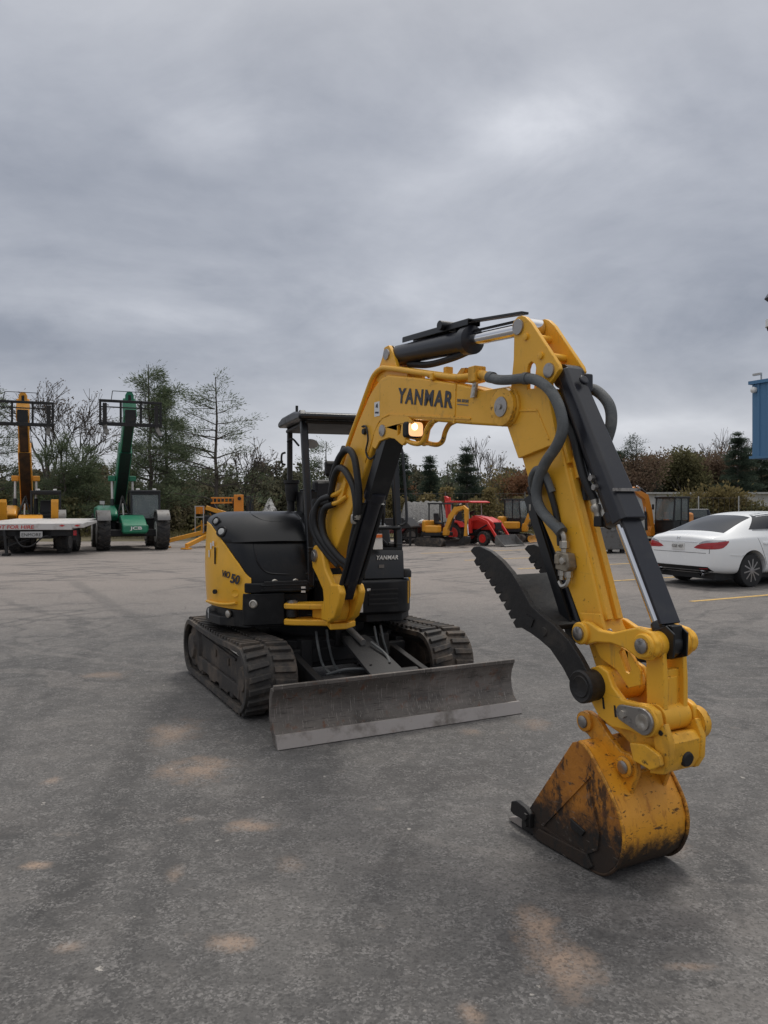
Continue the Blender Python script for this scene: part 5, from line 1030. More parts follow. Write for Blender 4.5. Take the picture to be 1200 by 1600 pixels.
# ------------------------------------------------------------------ telehandlers
def telehandler(mw, col, label, under, boomtip, letters=None, legs=False, cabglass=True):
    T_ = thing('telehandler', label, 'telehandler', mw)
    b = MB(); b.span(-3.3, .35, -.42, .42, .55, .95); b.span(-.15, .15, -.8, .8, .48, .72); b.span(-2.85, -2.55, -.8, .8, .48, .72); b.span(-3.6, -2.2, -.55, .55, .9, 1.25); mk('chassis', b, 'matte', T_, bevel=.03)
    for x in (0, -2.7):
        for s in (-1, 1): big_wheel(T_, x, s * .98, .63, .42, 'lightgrey' if col == 'green' else 'white')
    b = MB(); b.prism([(-.9, 1.18), (-.35, 1.22), (.25, 1.05), (.62, .88), (.66, .62), (.5, .58), (-.9, .75)], -.40, .42); b.span(.1, .62, -.40, .46, .64, .90); ns = mk('nose', b, col, T_, bevel=.06, seg=3)
    b = MB(); b.prism([(-2.9, 1.0), (-.55, 1.0), (-.35, 1.22), (-.6, 1.42), (-1.4, 1.56), (-2.9, 1.50)], -1.12, -.45); mk('engine_bonnet', b, col, T_, bevel=.09, seg=3)
    b = MB(); b.span(-2.8, -.75, -1.0, -.5, .55, 1.05); mk('engine_pod', b, 'matte', T_, bevel=.03)
    for s in (-1, 1):
        b = MB(); b.prism([(-.60, 1.18), (-.3, 1.40), (.3, 1.40), (.60, 1.18), (.64, 1.04), (.58, 1.04), (.54, 1.16), (.29, 1.34), (-.29, 1.34), (-.54, 1.14)], s * .76 if s > 0 else -1.2, 1.2 if s > 0 else -.76); mk('mudguard', b, 'grey', T_, bevel=.02)
    # cab on the machine's left
    b = MB(); y0, y1 = .02, 1.0; c0 = -.62; c1 = -1.75; zt = 2.05
    for x, y in ((c0, y0), (c0, y1), (c1, y0), (c1, y1)):
        xt = x - (.10 if x == c0 else -.1); b.bar((x, y, .8), (xt, y, zt), .07, .07, (1, 0, 0))
    b.span(c1 + .06, c0 - .03, y0 - .04, y1 + .04, zt - .04, zt + .06); b.bar((c0, y0, 1.08), (c0, y1, 1.08), .07, .07); b.bar((c0 - .1, y0, zt - .05), (c0 - .1, y1, zt - .05), .06, .1)
    cb = mk('cab', b, 'black', T_, bevel=.02)
    b = MB(); b.prism([(c0, .75), (c0, 1.06), (c1, 1.06), (c1, .75)], y0, y1); mk('cab_lower', b, 'matte', cb)
    if cabglass:
        b = MB(); b.prism([(c0 - .01, 1.1), (c0 - .035, 1.1), (c0 - .13, zt - .06), (c0 - .105, zt - .06)], y0 + .04, y1 - .04); mk('windscreen', b, 'cabglass', cb)
        b = MB(); b.prism([(c0 - .06, 1.1), (c0 - .14, zt - .06), (c1 + .14, zt - .06), (c1 + .06, 1.1)], y1 - .02, y1); mk('side_window', b, 'cabglass', cb)
    b = MB(); b.prism([(-1.5, 1.1), (-1.05, 1.1), (-1.05, 1.25), (-1.35, 1.28), (-1.45, 1.75), (-1.55, 1.75)], .3, .75); mk('driver_seat', b, 'seat', cb, bevel=.04)
    for y in (.25, .82):
        b = MB(); b.box((c0 - .1, y, zt + .09), (.08, .13, .06)); mk('cab_lamp', b, 'white', cb, bevel=.015)
    # telescopic boom
    yc = -.2; A = Vector((-2.9, yc, 1.75)); Tp = Vector(boomtip); d = (Tp - A).normalized(); upv = Vector((0, 1, 0)).cross(d); upv = upv if upv.z > 0 else -upv
    L = (Tp - A).length
    b = MB(); b.bar(A - d * .3, A + d * L * .62, .44, .52, upv); bo2 = mk('boom', b, col, T_, bevel=.03)
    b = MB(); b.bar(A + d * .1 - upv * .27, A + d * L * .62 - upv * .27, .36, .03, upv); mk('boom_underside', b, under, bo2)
    b = MB(); b.bar(A + d * L * .6, A + d * L * .98, .36, .42, upv); b.bar(A + d * L * .98 - upv * .3, A + d * (L * .98 + .10) + upv * .45, .42, .36, upv); ib = mk('boom_extension', b, col, bo2, bevel=.03)
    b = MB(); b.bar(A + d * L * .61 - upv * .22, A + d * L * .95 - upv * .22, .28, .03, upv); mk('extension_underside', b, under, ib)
    b = MB(); b.prism([(-.14, 0), (.14, 0), (.14, .42), (.07, .55), (-.07, .55), (-.14, .42)], -.06, .06, 'yz')
    tipc = Tp + upv * .15; b.v = [(tipc.x + x, yc + y, tipc.z + z) for x, y, z in b.v]; mk('boom_head', b, col, bo2, bevel=.03)
    b = MB(); b.prism([(-.045, .18), (.045, .18), (.045, .42), (-.045, .42)], .055, .075, 'yz'); b.v = [(tipc.x + x, yc + y, tipc.z + z) for x, y, z in b.v]; mk('head_opening', b, 'matte', bo2)
    for s in (-1, 1):
        P1 = A + d * L * .30 + Vector((0, s * .36, -.1)); P0 = Vector((-1.25, yc + s * .36, .85)); m_ = P0.lerp(P1, .55)
        b = MB(); b.cyl(P0, m_, .075, n=14); c_ = mk('lift_cylinder', b, 'greendark' if col == 'green' else 'matte', T_)
        b = MB(); b.cyl(m_, P1, .042, n=12); mk('cylinder_rod', b, 'bedwhite', c_)
        b = MB(); b.box(P1, (.22, .26, .2)); mk('cylinder_bracket', b, col, c_, bevel=.03)
    # carriage and forks
    ct = Tp + Vector((.35, 0, -.12)); W2 = 1.0
    b = MB(); b.bar(ct + Vector((0, -W2, .38)), ct + Vector((0, W2, .38)), .07, .09); b.bar(ct + Vector((0, -W2, .18)), ct + Vector((0, W2, .18)), .05, .04); b.bar(ct + Vector((0, -W2, -.38)), ct + Vector((0, W2, -.38)), .09, .12)
    for y in (-W2 + .04, -.32, .32, W2 - .04): b.bar(ct + Vector((0, y, -.4)), ct + Vector((0, y, .4)), .07, .07, (1, 0, 0))
    b.box(ct + Vector((-.12, 0, -.1)), (.2, .34, .45))
    ca = mk('fork_carriage', b, 'matte', T_, bevel=.01)
    for y in (-.82, .82):
        b = MB(); b.prism([(0, .30), (.06, .30), (.06, -.40), (.35, -.56), (1.1, -.80), (1.1, -.83), (.3, -.64), (0, -.44)], y - .065, y + .065); b.v = [(ct.x + x, yc + yy, ct.z + z) for x, yy, z in b.v]; mk('fork', b, 'iron', ca)
    b = MB()
    for y in (-.62, .52): b.bar(ct + Vector((-.1, y, .35)), ct + Vector((-.25, y * .9, .75)), .02, .02)
    b.bar(ct + Vector((-.25, -.56, .75)), ct + Vector((-.25, .47, .75)), .02, .02); mk('carriage_hoop', b, 'matte', ca)
    b = MB(); b.tube([(-.9, yc - .25, 1.0), (-1.2, yc - .1, 1.6), (-1.6, yc, 1.9)], .035); b.tube([(-.9, yc + .25, 1.0), (-1.15, yc + .1, 1.5), (-1.6, yc, 1.85)], .035); mk('boom_hose', b, 'hose', T_)
    b = MB(); b.bar((-.85, yc - .02, 1.05), (-1.3, yc - .02, 1.62), .05, .05, (1, 0, 0)); mk('tilt_rod', b, 'bedwhite', T_)
    if letters: text('nose_lettering', letters, 'white', ns, (.664, -.16, .70), (0, 1, 0), (0, 0, 1), .14, .40, .03); 
    if legs:
        for s in (-1, 1):
            b = MB(); b.prism([(.60, .95), (.72, .92), (1.0, 1.55), (1.12, 1.66), (1.08, 1.78), (1.0, 1.66), (.88, 1.70), (.78, 1.62)], s * .82 - .12, s * .82 + .12); q = mk('stabiliser_leg', b, col, T_, bevel=.02)
            b = MB()
            for x, z in ((.95, 1.55), (.84, 1.35)): b.cyl((x, s * .82 - .13, z), (x, s * .82 + .13, z), .03, n=10)
            mk('leg_pin', b, 'matte', q)
    b = MB(); b.bar((-.85, -.85, 1.35), (-.85, -.92, 1.62), .02, .02, (1, 0, 0)); b.box((-.85, -.95, 1.66), (.06, .16, .12)); mk('mirror', b, 'lightgrey', T_)
    return T_
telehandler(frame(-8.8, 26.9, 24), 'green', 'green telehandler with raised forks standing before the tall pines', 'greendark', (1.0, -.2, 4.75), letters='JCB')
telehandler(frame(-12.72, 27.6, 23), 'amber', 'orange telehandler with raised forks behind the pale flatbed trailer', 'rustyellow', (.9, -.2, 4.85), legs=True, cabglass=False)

# ------------------------------------------------------------------ flatbed tow truck, seen from the rear
mw = frame(-11.0, 24.0, 6); F_ = thing('flatbed_trailer', 'pale flatbed tow trailer with red lettering along its rear deck edge', 'trailer', mw)
b = MB(); b.prism([(0, .80), (.05, .80), (.05, 1.00), (-.3, 1.03), (-3.2, 1.10), (-3.2, .98)], -1.60, 1.22); b.prism([(0, .86), (.05, .86), (.05, 1.0), (-.3, 1.03), (-1.6, 1.06), (-1.6, .98)], 1.22, 1.56); dk = mk('deck', b, 'bedwhite', F_, bevel=.015)
text('deck_lettering', 'NOT FOR HIRE', 'redtext', dk, (.053, -1.20, .835), (0, 1, 0), (0, 0, 1), .115, 1.28, .015, .12)
for y in (.92, 1.38):
    b = MB(); b.prism([(y - .09, .93), (y, .90), (y + .09, .935), (y, .965)], .050, .058, 'yz'); mk('reflector', b, 'redtext', dk)
b = MB(); b.span(-3.2, -.1, -.55, .55, .52, .80); b.span(-.5, -.1, -1.2, 1.25, .60, .80); b.box((-.2, 1.25, .62), (.2, .14, .32)); b.box((-.2, -1.2, .62), (.2, .14, .32)); mk('chassis', b, 'matte', F_, bevel=.02)
b = MB(); b.span(.0, .03, -.35, .32, .56, .75); pl_ = mk('rear_panel', b, 'lightgrey', F_, bevel=.01)
text('panel_lettering', 'ENMORE', 'matte', pl_, (.032, -.30, .60), (0, 1, 0), (0, 0, 1), .10, .58, .0)
b = MB(); b.box((-.06, 1.28, .70), (.06, .10, .16)); mk('tail_light', b, 'red_lens', F_, bevel=.01)
b = MB(); b.bar((.02, -.82, .80), (.10, -.72, .06), .08, .08, (1, 0, 0)); b.box((.12, -.72, .04), (.22, .2, .08)); b.bar((.05, -.72, .35), (-.5, -.2, .45), .06, .08); b.bar((.05, -.70, .30), (-.2, .15, .62), .04, .04); mk('stabiliser_leg', b, 'matte', F_, bevel=.01)
b = MB(); b.tube([(.03, -.5, .6), (.08, -.3, .32), (.05, .0, .30), (.02, .3, .55), (.02, .5, .62)], .025); mk('air_hose', b, 'hose', F_)
for x in (-1.2, -2.1):
    for y in (-.85, .62): big_wheel(F_, x, y, .38, .36, 'grey', lugs=24)
b = MB(); b.bar((-3.1, -.5, .65), (-4.4, -.1, .6), .1, .12); b.bar((-3.1, .3, .65), (-4.4, -.1, .6), .1, .12); mk('drawbar', b, 'matte', F_)

# ------------------------------------------------------------------ towable boom lift
mw = frame(-7.0, 29.3, 62); BL = thing('boom_lift', 'folded orange towable boom lift with splayed outriggers, left of the excavator', 'boom lift', mw)
def W2L(px, py, Y):     # picture-plane sketch at distance Y -> local coordinates of the lift
    p = mw.inverted() @ Vector(((px - 600) / 1200 * Y, Y, 1.6 - (py - 788) / 1200 * Y)); return p
def bar2(b, p, q, w, h): b.bar(W2L(*p), W2L(*q), w, h)
for a_, c_ in (((316, 832, 29.0), (259, 846, 28.2)), ((326, 836, 29.0), (291, 853, 27.2)), ((330, 836, 29.3), (372, 842, 28.0)), ((332, 834, 29.6), (362, 836, 31.2))):
    b = MB(); bar2(b, a_, c_, .10, .15); q = W2L(*c_); b.box((q.x, q.y, .03), (.28, .28, .05)); b.bar((q.x, q.y, .05), (q.x, q.y, max(.12, q.z)), .06, .06, (1, 0, 0)); mk('outrigger', b, 'amber', BL, bevel=.01)
b = MB(); bar2(b, (300, 828, 29.2), (330, 812, 29.4), .05, .05); mk('drawbar_stay', b, 'amber', BL)
b = MB(); b.box(W2L(327, 826, 29.3), (.5, .42, .62)); ms_ = mk('turret', b, 'amber', BL, bevel=.03)
b = MB(); b.prism([(-.12, -.12), (.12, -.12), (.12, .12), (-.12, .12)], 0, .02, 'xz'); c = W2L(323, 826, 28.9); b.v = [(c.x + x, c.y + y, c.z + z) for x, y, z in b.v]; mk('turret_port', b, 'matte', ms_)
b = MB(); bar2(b, (318, 812, 29.3), (350, 812, 29.3), .55, .32); mk('hydraulic_tank', b, 'matte', BL, bevel=.06, seg=3)
b = MB(); bar2(b, (322, 793, 29.2), (382, 812, 29.2), .16, .16); bar2(b, (330, 800, 29.4), (345, 815, 29.4), .14, .2); mk('lower_boom', b, 'amber', BL, bevel=.015)
b = MB(); bar2(b, (330, 778, 29.2), (368, 778, 29.2), .14, .05); bar2(b, (330, 786, 29.2), (368, 785, 29.2), .14, .06)
for k in range(6): bar2(b, (333 + k * 6, 778, 29.15), (333 + k * 6, 787, 29.15), .04, .03)
mk('upper_boom', b, 'orange', BL, bevel=.008)
b = MB(); bar2(b, (329, 790, 29.3), (340, 806, 29.3), .18, .30); bar2(b, (366, 782, 29.2), (367, 793, 29.2), .2, .12); mk('elbow', b, 'matte', BL, bevel=.02)
b = MB(); e0, e1 = W2L(373, 773, 29.0), W2L(373, 807, 29.0); b.bar(e0, e1, .36, .22, (0, 0, 1) if abs((e1 - e0).z) < .1 else tuple(W2L(373, 780, 28) - W2L(373, 780, 29))); ep = mk('boom_end_plate', b, 'orange', BL, bevel=.02)
fw = (W2L(373, 780, 28) - W2L(373, 780, 29)).normalized()
for py in (779, 802):
    c = W2L(374, py, 29.0) + fw * .17; b = MB(); b.cyl(c, c + fw * .02, .07, n=16); mk('plate_hole', b, 'matte', ep)
b = MB()
for px in (305, 318):
    for yy in (29.0, 29.7): bar2(b, (px, 791, yy), (px, 833, yy), .03, .03) if False else b.bar(W2L(px, 791, yy), W2L(px, 833, yy), .03, .03, (1, 0, 0))
for py in (791, 808, 832):
    for yy in (29.0, 29.7): bar2(b, (304, py, yy), (319, py, yy), .03, .03)
mk('work_basket', b, 'lightgrey', BL)
b = MB(); b.box(W2L(312, 797, 29.4), (.25, .3, .3)); mk('control_box', b, 'orange', BL, bevel=.02)
big_wheel(BL, *[round(v, 2) for v in W2L(345, 842, 29.6)[:2]], .30, .2, 'grey', lugs=14)

# dark cabinet and pale heap beyond the hood
mw = frame(-7.0, 40, 10); CB = thing('equipment_cabinet', 'tall dark navy cabinet standing right of the orange boom lift', 'cabinet', mw)
b = MB(); b.span(-.3, .3, -.19, .19, .08, 2.03); cbn = mk('cabinet_body', b, 'navy', CB, bevel=.02)
b = MB(); b.span(.30, .315, -.16, .16, .15, 1.95); dr_ = mk('door', b, 'navy', cbn, bevel=.008); b = MB(); b.box((.33, .13, 1.1), (.03, .03, .14)); mk('handle', b, 'lightgrey', dr_)
b = MB(); b.span(-.32, .32, -.21, .21, 0, .08); mk('plinth', b, 'grey', CB)
b = MB(); n_ = 20; rows = []
for j in range(8):
    f = j / 7; rows.append([((.03 + .80 * f ** .9) * math.cos(2 * PI * i / n_) * (1 + .12 * rnd.uniform(-1, 1)), (.03 + .80 * f ** .9) * math.sin(2 * PI * i / n_) * (1 + .12 * rnd.uniform(-1, 1)), 1.92 * (1 - f) + .03 * rnd.uniform(-1, 1)) for i in range(n_)])
b.grid(rows, close=True); b._add(rows[0], [tuple(range(n_))]); hp = mk('rubble_heap', b, 'palerubble', None, frame(-5.35, 36.0, 0), smooth=0); tag(hp, 'pale mottled pointed heap showing above the black engine hood', 'rubble heap')

# ------------------------------------------------------------------ smaller excavators in the background
def small_digger(mw, col, label, cab, boom, stick, bucket, blade=True, group=None, accent=None, etop=1.30):
    E_ = thing('small_excavator', label, 'excavator', mw, group)
    for s in (-1, 1):
        b = MB(); P = [(-.70 - .2 * math.sin(a), .22 - .2 * math.cos(a)) for a in np.linspace(PI, 0, 9)] + [(.70 + .2 * math.sin(a), .22 - .2 * math.cos(a)) for a in np.linspace(0, PI, 9)]
        P = [(x, z - .005) for x, z in P]; b.prism(P, s * .65 - .15, s * .65 + .15); t = mk('track', b, 'rubber', E_, bevel=.02)
        b = MB(); b.prism([(-.6, .14), (.6, .14), (.7, .22), (.6, .32), (-.6, .32), (-.7, .22)], s * .65 - .17, s * .65 + .17); mk('track_frame', b, 'trackframe', t)
        b = MB()
        for x in np.linspace(-.66, .66, 12): b.span(x - .03, x + .03, s * .65 - .15, s * .65 + .15, .41, .435)
        mk('track_lug', b, 'rubber', t)
    b = MB(); b.span(-.5, .5, -.5, .5, .22, .42); b.cyl((0, 0, .4), (0, 0, .52), .35); mk('undercarriage', b, 'matte', E_)
    b = MB(); pl2 = [(.55, -.55), (.62, -.3), (.62, .5), (.45, .70), (0, .78)] + [(.78 * math.cos(rad(t)), .78 * math.sin(rad(t))) for t in range(100, 265, 15)]; b.prism(pl2, .52, .70, 'xy'); mk('house_base', b, 'matte', E_, bevel=.03)
    b = MB(); b.prism([(-.25, .74), (-.25, -.74), (-.5, -.62), (-.70, -.33), (-.77, 0), (-.70, .33), (-.5, .62)][::-1], .70, etop, 'xy'); b.v = [(x * (1.55 if etop > 1.4 else 1), y, z) for x, y, z in b.v]; eb = mk('engine_cover', b, col, E_, bevel=.10, seg=3)
    b = MB()
    for k in range(4): b.box((-.62, -.45, .86 + k * .08), (.10, .22, .03), Matrix.Rotation(rad(40), 3, 'Z'))
    mk('cover_vent', b, 'matte', eb)
    if accent: b = MB(); b.prism([(-.3, -.75), (.35, -.72), (.5, -.55), (-.3, -.5)], .68, 1.02, 'xy'); mk('side_cover', b, accent, E_, bevel=.06, seg=3)
    else: b = MB(); b.prism([(-.25, -.76), (.45, -.62), (.55, -.35), (-.25, -.3)], .68, 1.05, 'xy'); mk('side_cover', b, col, E_, bevel=.08, seg=3)
    y0, y1 = -.22, .72
    b = MB()
    for x, y in ((.52, y0), (.52, y1), (-.35, y0), (-.35, y1)): b.bar((x, y, .70 if cab else (.7 if x < 0 else 1.0)), (x - (.1 if x > 0 else 0), y, 2.12), .06, .06, (1, 0, 0))
    b.span(-.42, .50, y0 - .05, y1 + .05, 2.10, 2.18); b.bar((.52, y0, 1.2), (.52, y1, 1.2), .05, .05)
    cn_ = mk('cab' if cab else 'canopy', b, 'black', E_, bevel=.015)
    if cab:
        b = MB(); b.prism([(.5, .7), (.5, 1.2), (-.33, 1.2), (-.33, .7)], y0, y1); mk('cab_lower', b, 'black', cn_)
        for yy in (y0, y1):
            b = MB(); b.prism([(.48, 1.22), (.42, 2.1), (.10, 2.1), (.10, 1.22)], yy - .012, yy + .012); mk('side_window', b, 'cabglass', cn_)
            b = MB(); b.prism([(.04, 1.22), (.04, 2.1), (-.3, 2.1), (-.3, 1.22)], yy - .012, yy + .012); mk('side_window', b, 'cabglass', cn_)
            b = MB(); b.bar((.07, yy, .75), (.07, yy, 2.1), .05, .05, (1, 0, 0)); mk('door_post', b, 'black', cn_)
        b = MB(); b.prism([(.51, 1.25), (.53, 1.25), (.43, 2.1), (.41, 2.1)], y0 + .03, y1 - .03); mk('windscreen', b, 'cabglass', cn_)
        b = MB(); b.span(-.36, -.34, y0 + .05, y1 - .05, 1.3, 2.05); mk('rear_window', b, 'cabglass', cn_)
        b = MB(); b.box((.48, y0 - .14, 1.75), (.03, .10, .22)); mk('mirror', b, 'matte', cn_)
    b = MB(); b.prism([(-.25, 1.1), (.15, 1.08), (.15, 1.18), (-.15, 1.22), (-.22, 1.65), (-.3, 1.65)], .05, .45); mk('operator_seat', b, 'seat', E_, bevel=.04)
    b = MB(); b.prism([(.55, .55), (.85, .55), (.90, .75), (.80, .98), (.62, .95)], -.36, -.14); mk('boom_bracket', b, col, E_, bevel=.03)
    def limb(pts, w, hs, name, y=-.25):
        b = MB(); up_ = []; dn = []
        for i, (x, z) in enumerate(pts):
            a = Vector(pts[max(0, i - 1)]); c = Vector(pts[min(len(pts) - 1, i + 1)]); t = (c - a).normalized(); up_.append((x - t.y * hs[i], z + t.x * hs[i])); dn.append((x + t.y * hs[i], z - t.x * hs[i]))
        b.prism(up_ + dn[::-1], y - w / 2, y + w / 2); return mk(name, b, col, E_, bevel=.015)
    limb(boom, .19, [.09] + [.14] * (len(boom) - 2) + [.08], 'boom'); limb(stick, .15, [.08, .11] + [.07] * (len(stick) - 2), 'arm')
    for p, q in (((.95, .72), boom[len(boom) // 2]), (boom[len(boom) // 2], stick[0]), (stick[0], stick[-1])):
        n_ = Vector((q[0] - p[0], 0, q[1] - p[1])).normalized(); o_ = Vector((n_.z, 0, -n_.x)) * (.02 if p[0] < 1 and p[1] < .8 else -.16)
        P0, P1 = Vector((p[0], -.25, p[1])) + o_ + n_ * .08, Vector((q[0], -.25, q[1])) + o_ - n_ * .06
        b = MB(); b.cyl(P0, P0.lerp(P1, .6), .055, n=12); c_ = mk('hydraulic_cylinder', b, 'cyl', E_); b = MB(); b.cyl(P0.lerp(P1, .6), P1, .03, n=10); mk('cylinder_rod', b, 'chrome', c_)
    bx, bz = bucket; b = MB(); pr = [(bx, bz + .06), (bx + .10, bz + .02), (bx + .13, bz - .15), (bx + .05, bz - .32), (bx - .12, bz - .38), (bx - .36, bz - .30), (bx - .34, bz - .27), (bx - .12, bz - .34), (bx + .03, bz - .28), (bx + .10, bz - .15), (bx + .07, bz - .01)]
    b.prism(pr, -.47, -.03); sidep = [pr[0], pr[1], pr[2], pr[3], pr[4], pr[5]]; b.prism(sidep, -.49, -.47); b.prism(sidep, -.03, -.01); bk2 = mk('bucket', b, 'iron', E_)
    for y in (-.44, -.25, -.06):
        b = MB(); b.prism([(bx - .33, bz - .30), (bx - .33, bz - .26), (bx - .46, bz - .265)], y - .03, y + .03); mk('tooth', b, 'iron', bk2)
    if blade:
        b = MB(); b.prism([(1.18, .04), (1.12, .12), (1.10, .25), (1.14, .36), (1.10, .36), (1.05, .25), (1.08, .1)], -.80, .80); bd = mk('dozer_blade', b, blade if isinstance(blade, str) else col, E_, bevel=.008)
        b = MB(); b.bar((.5, -.3, .3), (1.1, -.3, .2), .06, .1); b.bar((.5, .3, .3), (1.1, .3, .2), .06, .1); mk('push_arm', b, 'matte', bd)
    return E_
SCL = lambda s: Matrix.Scale(s, 4)
small_digger(frame(2.05, 29.6, 50) @ SCL(.76), 'amber', 'orange mini excavator under a black canopy, bucket down left of the red tractor', False,
             [(.75, .85), (1.05, 1.5), (1.35, 1.85), (1.75, 1.95)], [(1.75, 2.0), (1.95, 1.85), (1.95, 1.1), (1.90, .55)], (1.92, .5), blade='iron')
small_digger(frame(5.45, 32.5, 60) @ SCL(.84), 'amber', 'orange excavator with black glazed cab just right of the red tractor', True,
             [(.75, .85), (1.0, 1.35), (1.4, 1.75), (1.9, 1.78)], [(1.9, 1.85), (2.05, 1.7), (1.95, 1.1), (1.8, .6)], (1.8, .55), blade='amber')
small_digger(frame(10.1, 27.3, -62) @ SCL(.86), 'orange', 'orange excavator with glazed cab beyond the white sedan, boom to the left', True,
             [(.70, .9), (.85, 1.5), (1.05, 2.15), (1.7, 2.45)], [(1.65, 2.5), (1.95, 2.4), (2.25, 1.6), (2.3, .9)], (2.3, .8), etop=1.52)

# ------------------------------------------------------------------ red tractor with loader
mw = frame(3.22, 30.9, 44) @ Matrix.Scale(.86, 4); R_ = thing('tractor', 'red compact tractor with sunshade roof and front loader bucket on the ground', 'tractor', mw)
b = MB(); b.span(-.5, 1.9, -.18, .18, .42, .75); b.span(1.45, 1.75, -.45, .45, .30, .46); b.span(-.2, .2, -.5, .5, .42, .7); mk('chassis', b, 'matte', R_, bevel=.03)
for s in (-1, 1):
    big_wheel(R_, 0, s * .62, .50, .34, 'red', lugs=16); big_wheel(R_, 1.6, s * .52, .33, .24, 'red', lugs=14)
b = MB(); b.prism([(.65, .72), (.65, 1.30), (.85, 1.36), (1.6, 1.24), (1.95, 1.06), (2.0, .78), (1.9, .68)], -.30, .30); hd_ = mk('bonnet', b, 'red', R_, bevel=.09, seg=3)
b = MB(); b.span(1.985, 2.015, -.22, .22, .72, 1.0); b.span(1.96, 1.99, -.27, .27, .98, 1.05); mk('grille', b, 'matte', hd_, bevel=.01)
for s in (-1, 1):
    b = MB(); b.prism([(-.52, .75), (-.42, 1.02), (-.1, 1.12), (.28, 1.06), (.50, .82), (.44, .80), (.25, 1.0), (-.1, 1.06), (-.38, .97), (-.47, .75)], s * .40 if s > 0 else -.82, .82 if s > 0 else -.40); mk('mudguard', b, 'red', R_, bevel=.015)
b = MB(); b.prism([(-.35, 1.0), (.1, .98), (.1, 1.08), (-.25, 1.12), (-.32, 1.5), (-.4, 1.5)], -.22, .22); mk('driver_seat', b, 'seat', R_, bevel=.04)
b = MB(); b.tube([(.65, 0, 1.25), (.5, 0, 1.42)], .025); b.lathe((.46, 0, 1.45), (-.6, 0, .8), [(0, .16), (.012, .18), (.025, .16)], 20); mk('steering_wheel', b, 'matte', R_)
b = MB()
for s in (-1, 1): b.bar((-.35, s * .50, .8), (-.32, s * .52, 1.92), .05, .05, (1, 0, 0)); b.bar((.72, s * .42, 1.0), (.62, s * .50, 1.92), .03, .03, (1, 0, 0))
mk('roof_post', b, 'lightgrey', R_)
b = MB(); b.prism([(-.62, 1.92), (-.60, 1.98), (-.3, 2.02), (.8, 2.02), (1.0, 1.97), (1.0, 1.92), (.8, 1.94), (-.4, 1.94)], -.68, .68); mk('sunshade', b, 'red', R_, bevel=.03, seg=3)
for s in (-1, 1):
    b = MB(); P = [(.75, 1.15), (1.25, 1.22), (1.75, 1.05), (2.25, .42), (2.4, .25)]
    up_ = [(x, z + .07) for x, z in P]; b.prism(up_ + [(x - .03, z - .07) for x, z in P[::-1]], s * .46 - .04, s * .46 + .04); la = mk('loader_arm', b, 'red', R_, bevel=.01)
    b = MB(); b.cyl((.95, s * .40, .60), (1.7, s * .40, .95), .035, n=10); mk('lift_cylinder', b, 'cyl', la); b = MB(); b.span(.68, .85, s * .46 - .06, s * .46 + .06, .55, 1.2); mk('loader_post', b, 'red', la, bevel=.01)
b = MB(); b.prism([(2.40, .50), (2.36, .20), (2.42, .04), (2.95, .02), (2.95, .045), (2.48, .07), (2.42, .22), (2.44, .50)], -.72, .72); sd2 = [(2.40, .50), (2.36, .20), (2.42, .04), (2.95, .02)]
b.prism(sd2, -.735, -.72); b.prism(sd2, .72, .735); mk('loader_bucket', b, 'grey', R_, bevel=.004)
b = MB(); P = [(-.55, .8), (-.75, 1.5), (-.95, 2.15), (-1.15, 2.25)]; b.prism([(x + .06, z) for x, z in P] + [(x - .08, z) for x, z in P[::-1]], -.08, .08); bh = mk('backhoe_boom', b, 'red', R_, bevel=.015)
b = MB(); b.bar((-1.1, 0, 2.2), (-1.0, 0, 1.2), .12, .14, (1, 0, 0)); b.cyl((-.72, 0, 1.55), (-.9, 0, 2.2), .04, n=10); mk('backhoe_dipper', b, 'red', bh)

# maroon trailer with a heap of pale scrap
mw = frame(1.25, 32.2, -78); TR = thing('trailer', 'low maroon utility trailer carrying a heap of pale scrap', 'trailer', mw)
b = MB(); b.span(-1.1, 1.1, -.75, .75, .42, .50)
for y in (-.75, .75): b.span(-1.1, 1.1, y - .025, y + .025, .5, .80)
for x in (-1.1, 1.1): b.span(x - .025, x + .025, -.72, .72, .5, .80)
b.bar((1.1, -.5, .45), (2.0, 0, .42), .08, .08); b.bar((1.1, .5, .45), (2.0, 0, .42), .08, .08); mk('trailer_bed', b, 'maroon', TR, bevel=.01)
b = MB()
for z in (.58, .66, .74):
    for y in (-.785, .785): b.bar((-1.1, y, z), (1.1, y, z), .02, .02)
mk('side_rail', b, 'maroon', TR)
for x in (-.35, .35):
    for y in (-.86, .86): big_wheel(TR, x, y, .32, .18, 'grey', lugs=16)
b = MB()
for y in (-.86, .86): b.prism([(-.75, .5), (-.6, .72), (.6, .72), (.75, .5), (.68, .5), (.55, .66), (-.55, .66), (-.68, .5)], y - .12, y + .12)
mk('mudguard', b, 'maroon', TR, bevel=.01)
b = MB(); r_ = random.Random(4)
for k in range(70):
    x, y = r_.uniform(-.95, .95), r_.uniform(-.6, .6); z = .5 + (1 - abs(x)) * .45 * r_.random(); b.box((x, y, z + .05), (r_.uniform(.1, .5), r_.uniform(.05, .2), r_.uniform(.04, .12)), Matrix.Rotation(r_.uniform(0, 3), 3, 'Z') @ Matrix.Rotation(r_.uniform(-.5, .5), 3, 'Y'))
tag(mk('scrap_heap', b, 'palerubble', None, mw), 'heap of pale scrap boards lying in the maroon trailer', 'scrap heap')
